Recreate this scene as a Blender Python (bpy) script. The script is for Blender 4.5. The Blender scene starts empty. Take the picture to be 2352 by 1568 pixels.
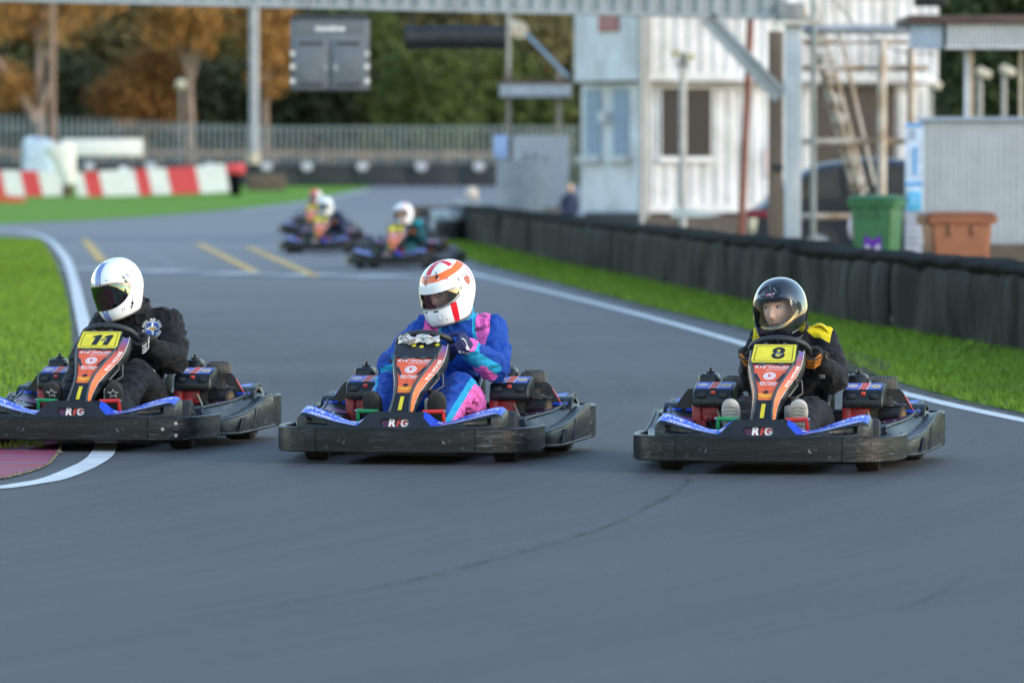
import bpy, bmesh, math, random
import numpy as np
from mathutils import Vector, Matrix, noise
from mathutils.bvhtree import BVHTree
R = math.radians
random.seed(7)
SC = bpy.context.scene
COL = SC.collection

# ------------------------------------------------------------------ camera
CAM_H = 1.53
cd = bpy.data.cameras.new('camera')
cam = bpy.data.objects.new('camera', cd); COL.objects.link(cam)
cd.sensor_width = 36.0; cd.lens = 200.0
cam.location = (0, 0, CAM_H)
cam.rotation_euler = (R(90 - 1.806), 0, 0)
cd.clip_start = 0.5; cd.clip_end = 4000
cd.dof.use_dof = True; cd.dof.focus_distance = 29.3; cd.dof.aperture_fstop = 3.3
SC.camera = cam

# ------------------------------------------------------------------ sky, sun, exposure
SUN_EL, SUN_AZ = 18.0, 116.0          # degrees; azimuth clockwise from +Y (camera axis); 90 = straight from the right
w = bpy.data.worlds.new('World'); SC.world = w; w.use_nodes = True
nt = w.node_tree; nt.nodes.clear()
sky = nt.nodes.new('ShaderNodeTexSky'); sky.sky_type = 'NISHITA'; sky.sun_disc = False
sky.sun_elevation = R(SUN_EL); sky.sun_rotation = R(SUN_AZ)
sky.air_density = 1.2; sky.dust_density = 0.4; sky.ozone_density = 1.5
bg = nt.nodes.new('ShaderNodeBackground'); bg.inputs[1].default_value = 0.15
wo = nt.nodes.new('ShaderNodeOutputWorld')
nt.links.new(sky.outputs[0], bg.inputs[0]); nt.links.new(bg.outputs[0], wo.inputs[0])
sl = bpy.data.lights.new('sun', 'SUN'); sl.energy = 0.55; sl.angle = R(10.0); sl.color = (1.0, 0.84, 0.66)
so = bpy.data.objects.new('sun', sl); COL.objects.link(so)
sd = Vector((math.sin(R(SUN_AZ)) * math.cos(R(SUN_EL)), math.cos(R(SUN_AZ)) * math.cos(R(SUN_EL)), math.sin(R(SUN_EL))))
so.rotation_euler = sd.to_track_quat('Z', 'Y').to_euler()
so.location = (40, 20, 30)
vs = SC.view_settings
vs.view_transform = 'Standard'; vs.look = 'None'; vs.gamma = 1.0; vs.use_curve_mapping = False
vs.exposure = 1.7
SC.cycles.max_bounces = 6; SC.cycles.transparent_max_bounces = 16
SC.cycles.use_denoising = True

# ------------------------------------------------------------------ measuring: photo point -> place on the ground
FPX = 13067.0
def gz(Y):
    t = max(0.0, Y - 120.0); z = 0.008 * t * t / (t + 20.0)
    s = min(1.0, max(0.0, (Y - 217.0) / 4.0)); s = s * s * (3 - 2 * s)
    return z + 0.62 * s
def PX(px, d): return (px - 1176.0) / FPX * d
def PZ(py, d): return CAM_H - (py - 372.0) / FPX * d
def G(px, py):
    lo, hi = 5.0, 216.0
    for _ in range(50):
        m = 0.5 * (lo + hi)
        y = 372.0 + (CAM_H - gz(m)) * FPX / m
        if y > py: lo = m
        else: hi = m
    return (PX(px, lo), lo)

# ------------------------------------------------------------------ materials
def srgb(r, g, b):
    f = lambda c: (c / 255 / 12.92) if c / 255 <= 0.04045 else ((c / 255 + 0.055) / 1.055) ** 2.4
    return (f(r), f(g), f(b))
_mats = {}
def nodes(m):
    m.use_nodes = True; n = m.node_tree; n.nodes.clear()
    o = n.nodes.new('ShaderNodeOutputMaterial'); b = n.nodes.new('ShaderNodeBsdfPrincipled')
    n.links.new(b.outputs[0], o.inputs[0]); return n, b, o
def mth(n, op, a, b=None, clamp=False):
    x = n.nodes.new('ShaderNodeMath'); x.operation = op; x.use_clamp = clamp
    for i, v in enumerate((a, b)):
        if v is None: continue
        if isinstance(v, (int, float)): x.inputs[i].default_value = v
        else: n.links.new(v, x.inputs[i])
    return x.outputs[0]
def coord(n, scale=(1, 1, 1), rot=(0, 0, 0), kind='Object'):
    t = n.nodes.new('ShaderNodeTexCoord'); mp = n.nodes.new('ShaderNodeMapping')
    mp.inputs['Scale'].default_value = scale; mp.inputs['Rotation'].default_value = rot
    if kind == 'Object':          # shift the grain by where the thing stands, so alike things wear differently
        oi = n.nodes.new('ShaderNodeObjectInfo'); va = n.nodes.new('ShaderNodeVectorMath'); va.operation = 'MULTIPLY_ADD'; va.inputs[1].default_value = (.37, .37, .37)
        n.links.new(oi.outputs['Location'], va.inputs[0]); n.links.new(t.outputs[kind], va.inputs[2]); n.links.new(va.outputs[0], mp.inputs[0])
    else: n.links.new(t.outputs[kind], mp.inputs[0])
    return mp.outputs[0]
def nz(n, vec, scale, detail=4, rough=0.6, dist=0.0):
    x = n.nodes.new('ShaderNodeTexNoise'); x.inputs['Scale'].default_value = scale
    x.inputs['Detail'].default_value = detail; x.inputs['Roughness'].default_value = rough
    x.inputs['Distortion'].default_value = dist
    if vec is not None: n.links.new(vec, x.inputs['Vector'])
    return x.outputs[0]
def ramp(n, fac, lo, hi):
    x = n.nodes.new('ShaderNodeMapRange'); x.inputs[1].default_value = lo; x.inputs[2].default_value = hi
    n.links.new(fac, x.inputs[0]); return x.outputs[0]
def mixc(n, fac, a, b):
    x = n.nodes.new('ShaderNodeMix'); x.data_type = 'RGBA'
    for idx, v in ((0, fac), (6, a), (7, b)):
        if isinstance(v, (int, float)): x.inputs[idx].default_value = v
        elif isinstance(v, tuple): x.inputs[idx].default_value = (*v[:3], 1)
        else: n.links.new(v, x.inputs[idx])
    return x.outputs[2]
def bump(n, b, h, strength=0.3, dist=0.01):
    x = n.nodes.new('ShaderNodeBump'); x.inputs['Strength'].default_value = strength; x.inputs['Distance'].default_value = dist
    n.links.new(h, x.inputs['Height']); n.links.new(x.outputs[0], b.inputs['Normal'])
def mat(name, col, rough=0.5, metal=0.0, var=0.15, vscale=6.0, spec=0.5, bmp=0.0, bscale=40.0, coat=0.0, col2=None, stretch=(1, 1, 1)):
    """a solid colour with patchy grain, uneven gloss and fine relief"""
    if name in _mats: return _mats[name]
    m = bpy.data.materials.new(name); n, b, o = nodes(m)
    v = coord(n, stretch)
    f = nz(n, v, vscale, 5)
    dark = tuple(c * (1 - var) for c in col) if col2 is None else col2
    f2 = ramp(n, f, 0.35, 0.65)
    n.links.new(mixc(n, f2, tuple(dark), tuple(min(1, c * (1 + var)) for c in col)), b.inputs['Base Color'])
    rr = n.nodes.new('ShaderNodeMapRange'); rr.inputs[3].default_value = max(0.02, rough * 0.8); rr.inputs[4].default_value = min(1, rough * 1.25)
    n.links.new(f, rr.inputs[0]); n.links.new(rr.outputs[0], b.inputs['Roughness'])
    b.inputs['Metallic'].default_value = metal; b.inputs['Specular IOR Level'].default_value = spec
    b.inputs['Coat Weight'].default_value = coat; b.inputs['Coat Roughness'].default_value = 0.08
    if bmp > 0: bump(n, b, nz(n, v, bscale, 4), bmp)
    _mats[name] = m; return m
def scuffed(name, col=(0.0065, 0.0075, 0.0095), light=(0.17, 0.18, 0.19), rough=0.36, amount=0.5, axis=(1.6, 1.6, 22)):
    """black moulded plastic, scraped along its length"""
    if name in _mats: return _mats[name]
    m = bpy.data.materials.new(name); n, b, o = nodes(m)
    v = coord(n, axis); s = nz(n, v, 5.5, 7, 0.7, 0.25)
    g = nz(n, coord(n, (1, 1, 1)), 4.5, 3)
    s2 = nz(n, coord(n, (5, 5, 75), (0.10, 0.22, 0.1)), 2.6, 6, 0.7)
    a = mth(n, 'MULTIPLY', ramp(n, s, 0.52, 0.66), ramp(n, g, 0.40, 0.62))
    a = mth(n, 'MULTIPLY', a, amount, True)
    a2 = mth(n, 'MULTIPLY', ramp(n, s2, 0.60, 0.645), 1.1 * amount, True)
    k = mth(n, 'MAXIMUM', a, a2, True)
    n.links.new(mixc(n, k, col, light), b.inputs['Base Color'])
    n.links.new(mth(n, 'ADD', mth(n, 'MULTIPLY', g, 0.25), rough - 0.1), b.inputs['Roughness'])
    b.inputs['Specular IOR Level'].default_value = 0.30
    bump(n, b, mth(n, 'ADD', s, mth(n, 'MULTIPLY', s2, 0.7)), 0.2, 0.004)
    _mats[name] = m; return m
def zoned(name, base, zones, rough=0.8, cloth=True, coat=0.0, var=0.12, metal=0.0, fold=0.0):
    """base colour plus coloured fields whose outlines are stored on the mesh as signed distances"""
    if name in _mats: return _mats[name]
    m = bpy.data.materials.new(name); n, b, o = nodes(m)
    c = n.nodes.new('ShaderNodeRGB'); c.outputs[0].default_value = (*base, 1); cur = c.outputs[0]
    for at, col in zones:
        a = n.nodes.new('ShaderNodeAttribute'); a.attribute_name = at
        f = mth(n, 'MULTIPLY', a.outputs['Fac'], 1500.0); f = mth(n, 'ADD', f, 0.5, True)
        cur = mixc(n, f, cur, col)
    v = coord(n); f = nz(n, v, 9.0, 4)
    dk = n.nodes.new('ShaderNodeMix'); dk.data_type = 'RGBA'; dk.blend_type = 'MULTIPLY'; dk.inputs[0].default_value = 1.0
    n.links.new(cur, dk.inputs[6])
    g = n.nodes.new('ShaderNodeMapRange'); g.inputs[1].default_value = 0.3; g.inputs[2].default_value = 0.7
    g.inputs[3].default_value = 1 - var; g.inputs[4].default_value = 1 + var; n.links.new(f, g.inputs[0])
    n.links.new(g.outputs[0], dk.inputs[7])
    n.links.new(dk.outputs[2], b.inputs['Base Color'])
    b.inputs['Roughness'].default_value = rough; b.inputs['Coat Weight'].default_value = coat; b.inputs['Coat Roughness'].default_value = 0.05
    if cloth:
        b.inputs['Specular IOR Level'].default_value = 0.3
        b.inputs['Sheen Weight'].default_value = 0.05; b.inputs['Sheen Roughness'].default_value = 0.5
        h = mth(n, 'ADD', nz(n, v, 26.0, 4, 0.55, 0.6), mth(n, 'MULTIPLY', nz(n, v, 300.0, 2), 0.15))
        bump(n, b, h, 0.5, 0.014)
    _mats[name] = m; return m
def clearmat(name, tint, gloss, rough=0.03, face=0.04):
    if name in _mats: return _mats[name]
    m = bpy.data.materials.new(name); m.use_nodes = True; n = m.node_tree; n.nodes.clear()
    o = n.nodes.new('ShaderNodeOutputMaterial'); t = n.nodes.new('ShaderNodeBsdfTransparent'); g = n.nodes.new('ShaderNodeBsdfGlossy')
    t.inputs[0].default_value = (*tint, 1); g.inputs['Roughness'].default_value = rough; g.inputs[0].default_value = (*gloss, 1)
    fr = n.nodes.new('ShaderNodeFresnel'); fr.inputs[0].default_value = 1.28
    f = mth(n, 'ADD', fr.outputs[0], face, True)
    mx = n.nodes.new('ShaderNodeMixShader'); n.links.new(f, mx.inputs[0]); n.links.new(t.outputs[0], mx.inputs[1]); n.links.new(g.outputs[0], mx.inputs[2])
    n.links.new(mx.outputs[0], o.inputs[0]); _mats[name] = m; return m

# ------------------------------------------------------------------ mesh building
class MB:
    def __init__(s): s.v = []; s.f = []; s.m = []
    def add(s, vs, fs, mi=0, M=None):
        o = len(s.v)
        if M is not None: vs = [M @ Vector(p) for p in vs]
        s.v += [tuple(p) for p in vs]; s.f += [tuple(i + o for i in f) for f in fs]; s.m += [mi] * len(fs); return s
    def box(s, c, d, mi=0, M=None, bev=0.0, rot=None):
        x, y, z = d[0] / 2, d[1] / 2, d[2] / 2
        if bev > 0:
            vs, fs = rbox(d, bev)
        else:
            vs = [(-x, -y, -z), (x, -y, -z), (x, y, -z), (-x, y, -z), (-x, -y, z), (x, -y, z), (x, y, z), (-x, y, z)]
            fs = [(0, 3, 2, 1), (4, 5, 6, 7), (0, 1, 5, 4), (1, 2, 6, 5), (2, 3, 7, 6), (3, 0, 4, 7)]
        T = Matrix.Translation(c)
        if rot is not None: T = T @ rot
        if M is not None: T = M @ T
        return s.add(vs, fs, mi, T)
    def tube(s, pts, r, seg=8, mi=0, closed=False, caps=True, M=None):
        pts = [Vector(p) for p in pts]; n = len(pts)
        rr = r if isinstance(r, (list, tuple)) else [r] * n
        vs, fs = [], []; prev = None
        for i, p in enumerate(pts):
            a = pts[(i - 1) % n] if (closed or i > 0) else p
            b = pts[(i + 1) % n] if (closed or i < n - 1) else p
            t = (b - a).normalized()
            if prev is None:
                ref = Vector((0, 0, 1)) if abs(t.z) < 0.9 else Vector((1, 0, 0))
                u = t.cross(ref).normalized()
            else:
                u = (prev - t * prev.dot(t)).normalized()
            prev = u; w_ = t.cross(u)
            for k in range(seg):
                an = 2 * math.pi * k / seg
                vs.append(p + (u * math.cos(an) + w_ * math.sin(an)) * rr[i])
        m_ = n if closed else n - 1
        for i in range(m_):
            for k in range(seg):
                a, b = i * seg, ((i + 1) % n) * seg
                fs.append((a + k, a + (k + 1) % seg, b + (k + 1) % seg, b + k))
        if caps and not closed:
            fs.append(tuple(range(seg - 1, -1, -1))); fs.append(tuple((n - 1) * seg + k for k in range(seg)))
        return s.add(vs, fs, mi, M)
    def cyl(s, a, b, r, r2=None, seg=16, mi=0, M=None):
        return s.tube([a, b], [r, r if r2 is None else r2], seg, mi, M=M)
    def loft(s, rings, mi=0, closed=True, caps=True, M=None):
        n = len(rings[0]); vs = [p for r_ in rings for p in r_]; fs = []
        for i in range(len(rings) - 1):
            for k in range(n if closed else n - 1):
                a, b = i * n, (i + 1) * n
                fs.append((a + k, a + (k + 1) % n, b + (k + 1) % n, b + k))
        if caps and closed:
            fs.append(tuple(range(n - 1, -1, -1))); fs.append(tuple((len(rings) - 1) * n + k for k in range(n)))
        return s.add(vs, fs, mi, M)
    def prism(s, poly, h0, h1, mi=0, M=None):
        """poly in local XY, extruded along Z"""
        n = len(poly); vs = [(x, y, h0) for x, y in poly] + [(x, y, h1) for x, y in poly]
        fs = [tuple(range(n - 1, -1, -1)), tuple(range(n, 2 * n))] + [(i, (i + 1) % n, n + (i + 1) % n, n + i) for i in range(n)]
        return s.add(vs, fs, mi, M)
    def lathe(s, prof, seg=24, mi=0, M=None):
        """prof = [(r, z)] about Z"""
        vs = [(r * math.cos(2 * math.pi * k / seg), r * math.sin(2 * math.pi * k / seg), z) for r, z in prof for k in range(seg)]
        fs = []
        for i in range(len(prof) - 1):
            for k in range(seg):
                fs.append((i * seg + k, i * seg + (k + 1) % seg, (i + 1) * seg + (k + 1) % seg, (i + 1) * seg + k))
        return s.add(vs, fs, mi, M)
    def ball(s, c, r, seg=14, rings=9, mi=0, M=None):
        if isinstance(r, (int, float)): r = (r, r, r)
        prof = []
        vs, fs = [], []
        for i in range(rings + 1):
            th = math.pi * i / rings
            for k in range(seg):
                ph = 2 * math.pi * k / seg
                vs.append((c[0] + r[0] * math.sin(th) * math.cos(ph), c[1] + r[1] * math.sin(th) * math.sin(ph), c[2] + r[2] * math.cos(th)))
        for i in range(rings):
            for k in range(seg):
                fs.append((i * seg + k, (i + 1) * seg + k, (i + 1) * seg + (k + 1) % seg, i * seg + (k + 1) % seg))
        return s.add(vs, fs, mi, M)
    def quad(s, a, b, c, d, mi=0): return s.add([a, b, c, d], [(0, 1, 2, 3)], mi)
    def mesh(s, name, mats, smooth=True, angle=35, fix=True):
        me = bpy.data.meshes.new(name); me.from_pydata(s.v, [], s.f)
        for m_ in (mats if isinstance(mats, (list, tuple)) else [mats]): me.materials.append(m_)
        me.polygons.foreach_set('material_index', s.m)
        if fix:
            bm = bmesh.new(); bm.from_mesh(me); bmesh.ops.remove_doubles(bm, verts=bm.verts, dist=1e-6)
            bmesh.ops.recalc_face_normals(bm, faces=bm.faces); bm.to_mesh(me); bm.free()
        if smooth:
            me.shade_smooth(); me.set_sharp_from_angle(angle=R(angle))
        me.update(); return me
    def build(s, name, mats, parent=None, **k):
        return link(name, s.mesh(name, mats, **k), parent)
_rb = {}
def rbox(d, bev, seg=2):
    k = (tuple(round(x, 4) for x in d), bev)
    if k in _rb: return _rb[k]
    bm = bmesh.new(); bmesh.ops.create_cube(bm, size=1.0)
    for v in bm.verts: v.co = Vector((v.co.x * d[0], v.co.y * d[1], v.co.z * d[2]))
    bmesh.ops.bevel(bm, geom=list(bm.edges), offset=min(bev, min(d) * 0.49), segments=seg, profile=0.5, affect='EDGES')
    bm.verts.index_update()
    out = ([tuple(v.co) for v in bm.verts], [tuple(v.index for v in f.verts) for f in bm.faces]); bm.free()
    _rb[k] = out; return out
def link(name, data, parent=None):
    o = bpy.data.objects.new(name, data); COL.objects.link(o)
    if parent is not None: o.parent = parent
    return o
def tag(o, label=None, cat=None, group=None, kind=None):
    for k, v in (('label', label), ('category', cat), ('group', group), ('kind', kind)):
        if v: o[k] = v
    return o
def thing(name, label, cat, loc=(0, 0, 0), rz=0.0, group=None):
    o = link(name, None); o.location = loc; o.rotation_euler = (0, 0, rz); return tag(o, label, cat, group)
_kids = {}
def copy_tree(o, parent=None):
    kids = [c for c in o.children]
    c = o.copy(); COL.objects.link(c); c.parent = parent
    for k in kids: copy_tree(k, c)
    return c
def remeshed(mb, voxel, smooth_it=6, name='body'):
    me = mb.mesh(name, [], smooth=False)
    o = bpy.data.objects.new('tmp', me); COL.objects.link(o)
    m = o.modifiers.new('r', 'REMESH'); m.mode = 'VOXEL'; m.voxel_size = voxel; m.use_smooth_shade = True
    if smooth_it:
        s = o.modifiers.new('s', 'SMOOTH'); s.iterations = smooth_it; s.factor = 0.5
    dg = bpy.context.evaluated_depsgraph_get()
    out = bpy.data.meshes.new_from_object(o.evaluated_get(dg)); out.name = name
    bpy.data.objects.remove(o); out.shade_smooth(); return out
def cut(rows, n):  # linear table lookup
    xs = [r[0] for r in rows]
    return lambda t: [float(np.interp(t, xs, [r[k] for r in rows])) for k in range(1, n + 1)]

# lettering: polygons in a flat plane, wrapped on to a surface by a mapping (u, v) -> point
def text_polys(s, size, bold=0.0, shear=0.0, spacing=1.0, width=1.0):
    c = bpy.data.curves.new('t', 'FONT'); c.body = s; c.size = size; c.offset = bold * size; c.shear = shear
    c.space_character = spacing; c.align_x = 'CENTER'; c.align_y = 'CENTER'; c.resolution_u = 3
    o = bpy.data.objects.new('t', c); COL.objects.link(o)
    dg = bpy.context.evaluated_depsgraph_get(); me = bpy.data.meshes.new_from_object(o.evaluated_get(dg))
    vs = [(v.co.x * width, v.co.y) for v in me.vertices]; fs = [tuple(p.vertices) for p in me.polygons]
    bpy.data.objects.remove(o); bpy.data.curves.remove(c); bpy.data.meshes.remove(me)
    return vs, fs
def put(mb, polys, fn, mi=0, du=0.0, dv=0.0):
    vs, fs = polys
    return mb.add([fn(x + du, y + dv) for x, y in vs], fs, mi)
def disc(r, n=20, rx=1.0): return fan([(r * rx * math.cos(2 * math.pi * k / n), r * math.sin(2 * math.pi * k / n)) for k in range(n)])
def ring(r0, r1, n=24, rx=1.0):
    v = [(r * rx * math.cos(2 * math.pi * k / n), r * math.sin(2 * math.pi * k / n)) for r in (r0, r1) for k in range(n)]
    return (v, [(k, n + k, n + (k + 1) % n, (k + 1) % n) for k in range(n)])
def rect(w_, h): return ([(-w_ / 2, -h / 2), (w_ / 2, -h / 2), (w_ / 2, h / 2), (-w_ / 2, h / 2)], [(0, 1, 2, 3)])
def grid(w_, h, nx, ny):
    v = [(-w_ / 2 + w_ * i / nx, -h / 2 + h * j / ny) for j in range(ny + 1) for i in range(nx + 1)]
    return (v, [(j * (nx + 1) + i, j * (nx + 1) + i + 1, (j + 1) * (nx + 1) + i + 1, (j + 1) * (nx + 1) + i) for j in range(ny) for i in range(nx)])
def fan(pts):
    n = len(pts); c = (sum(p[0] for p in pts) / n, sum(p[1] for p in pts) / n); mid_ = [((p[0] + c[0]) / 2, (p[1] + c[1]) / 2) for p in pts]
    return (list(pts) + mid_ + [c], [(i, (i + 1) % n, n + (i + 1) % n, n + i) for i in range(n)] + [(n + i, n + (i + 1) % n, 2 * n) for i in range(n)])
def poly(pts): return (list(pts), [tuple(range(len(pts)))])
# ================================================================== GO-KART
from mathutils.geometry import tessellate_polygon
def smooth2(pts, n, closed=False):
    """Catmull-Rom through pts, n samples per span"""
    P = [Vector(p) for p in pts]; out = []
    for i in range(len(P) - 1):
        p0 = P[max(0, i - 1)]; p1 = P[i]; p2 = P[i + 1]; p3 = P[min(len(P) - 1, i + 2)]
        for k in range(n):
            t = k / n
            out.append(0.5 * ((2 * p1) + (p2 - p0) * t + (2 * p0 - 5 * p1 + 4 * p2 - p3) * t * t + (3 * p1 - p0 - 3 * p2 + p3) * t ** 3))
    out.append(P[-1]); return out
def prism_hole(mb, outer, holes, h0, h1, mi, M):
    loops = [outer] + holes; flat = [p for l in loops for p in l]; n = len(flat)
    tris = tessellate_polygon([[Vector((x, y, 0)) for x, y in l] for l in loops])
    vs = [(x, y, h0) for x, y in flat] + [(x, y, h1) for x, y in flat]
    fs = [tuple(t) for t in tris] + [tuple(i + n for i in reversed(t)) for t in tris]
    o = 0
    for l in loops:
        for i in range(len(l)):
            a, b = o + i, o + (i + 1) % len(l); fs.append((a, b, n + b, n + a))
        o += len(l)
    return mb.add(vs, fs, mi, M)
def sweep_band(mb, path, z0, z1, th, mi=0, rim=0.006, z0f=None, z1f=None):
    """upright plastic band along a plan path (outer face on the left of travel)"""
    rings = []; n = len(path)
    for i, p in enumerate(path):
        t = (path[min(n - 1, i + 1)] - path[max(0, i - 1)]).normalized(); nn = Vector((-t.y, t.x))
        a = z0f(i / (n - 1)) if z0f else z0; b = z1f(i / (n - 1)) if z1f else z1
        sec = [(0, a + rim), (0, a + (b - a) * .35), (.0015, (a + b) / 2), (0, a + (b - a) * .65), (0, b - rim), (-rim, b), (-th + rim, b), (-th, b - rim), (-th, a + rim), (-th + rim, a), (-rim, a)]
        rings.append([(p.x + nn.x * o, p.y + nn.y * o, z) for o, z in sec])
    return mb.loft(rings, mi)

PLAST = scuffed('black_scuffed_plastic', amount=0.20)
PLASTC = scuffed('scraped_corner_plastic', amount=0.62)
PLAST2 = scuffed('pod_plastic', (0.006, 0.0075, 0.010), (0.085, 0.09, 0.095), 0.34, 0.85, (3, 2, 9))
PLAST_S = mat('smooth_black_plastic', (0.008, 0.010, 0.014), 0.34, var=0.3, vscale=14, bmp=0.05, bscale=60, spec=.38)
GREYPL = mat('grey_plastic_edge', (0.05, 0.055, 0.06), 0.42, var=0.3)
RUBBER = mat('tyre_rubber', (0.014, 0.014, 0.014), 0.7, var=0.3, vscale=20, bmp=0.15)
STEEL = mat('steel', (0.42, 0.42, 0.43), 0.34, 1.0, 0.2, 20)
DSTEEL = mat('dark_steel', (0.06, 0.06, 0.065), 0.45, 0.7, 0.3, 25)
ENGRED = mat('engine_red_paint', (0.30, 0.012, 0.014), 0.42, var=0.4, vscale=25, bmp=0.1)
BLUE = mat('blue_sticker', (0.010, 0.060, 0.52), 0.28, var=0.18, vscale=12)
WHITEP = mat('white_print', (0.78, 0.79, 0.80), 0.4, var=0.06)
YELLOW = mat('yellow_plate', (0.72, 0.60, 0.028), 0.45, var=0.10, vscale=18)
BLACKP = mat('black_print', (0.006, 0.008, 0.012), 0.45, var=0.2)
REDP = mat('red_print', (0.62, 0.055, 0.03), 0.4, var=0.15)
CREAM = mat('cream_print', (0.72, 0.55, 0.30), 0.4, var=0.1)
PURPLE = mat('purple_print', (0.16, 0.02, 0.12), 0.4, var=0.2)
YTAPE = mat('yellow_tape', (0.62, 0.50, 0.02), 0.5, var=0.15)
BOTTLE = mat('cloudy_bottle', (0.42, 0.43, 0.40), 0.35, var=0.15)
GREENP = mat('green_pedal_paint', (0.01, 0.20, 0.06), 0.35, var=0.2)
REDPED = mat('red_pedal_paint', (0.58, 0.03, 0.02), 0.3, var=0.2)
GREASE = mat('greasy_metal', (0.035, 0.030, 0.026), 0.55, 0.4, 0.5, 30, bmp=0.3)
def fairing_mat(name, stops, streak):
    m = bpy.data.materials.new(name); n, b, o = nodes(m)
    t = n.nodes.new('ShaderNodeTexCoord'); sx = n.nodes.new('ShaderNodeSeparateXYZ'); n.links.new(t.outputs['Object'], sx.inputs[0])
    f = nz(n, t.outputs['Object'], 8, 4)
    zz = mth(n, 'ADD', sx.outputs[2], mth(n, 'MULTIPLY', mth(n, 'SUBTRACT', f, 0.5), streak))
    mr = n.nodes.new('ShaderNodeMapRange'); mr.inputs[1].default_value = 0.25; mr.inputs[2].default_value = 0.65; n.links.new(zz, mr.inputs[0])
    r = n.nodes.new('ShaderNodeValToRGB'); cr = r.color_ramp
    while len(cr.elements) < len(stops): cr.elements.new(0.5)
    for e, (z, c) in zip(cr.elements, stops): e.position = (z - 0.25) / 0.4; e.color = (*c, 1)
    n.links.new(mr.outputs[0], r.inputs[0])
    g = nz(n, coord(n, (1, 1, 1)), 45, 6, 0.75)
    n.links.new(mixc(n, mth(n, 'MULTIPLY', ramp(n, g, 0.62, 0.75), 0.6), r.outputs[0], (0.05, 0.03, 0.03)), b.inputs['Base Color'])
    b.inputs['Roughness'].default_value = 0.42; b.inputs['Specular IOR Level'].default_value = .3; return m
FACE = fairing_mat('orange_red_sticker', [(0.26, (0.75, 0.20, 0.03)), (0.345, (.66, .085, .03)), (0.375, (0.80, 0.26, 0.03)), (0.395, (.74, .115, .04)), (0.56, (.72, .105, .04))], 0.02)
SIDE = fairing_mat('flame_side_sticker', [(0.26, (0.85, 0.20, 0.035)), (0.40, (.78, .15, .045)), (0.46, (.50, .055, .03)), (0.53, (.20, .016, .05)), (0.58, (.03, .03, .30))], 0.06)

# --- fairing spine: z -> (y, half width, side splay, side depth)
FT = cut([(.255, .835, .052, .014, -.055), (.30, .785, .046, .020, -.075), (.355, .715, .044, .033, -.125), (.40, .64, .053, .045, -.165), (.43, .585, .066, .051, -.195),
          (.46, .53, .080, .053, -.215), (.50, .45, .099, .045, -.195), (.54, .36, .113, .031, -.15), (.575, .29, .120, .022, -.11), (.62, .22, .122, .016, -.06)], 4)
def fair_pt(u, z, off=0.0015):
    y, hw, dx, dy = FT(z); y2 = FT(z + .004)[0]
    t = Vector((0, y2 - y, .004)).normalized(); nn = Vector((0, t.z, -t.y))
    return Vector((-u, y, z)) + nn * off
def face_map(z0, off=0.002):
    def fn(u, v):
        return fair_pt(u, z0 + v * 0.56, off)
    return fn
def side_pt(z, w_, s, off=0.0025):
    """w_: 0 front edge .. 1 back edge of the side panel; s = -1 driver's left"""
    y, hw, dx, dy = FT(z)
    p = Vector((s * (hw + dx * w_), y + dy * w_, z))
    return p + Vector((s * .95, .3, -.1)).normalized() * off

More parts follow.
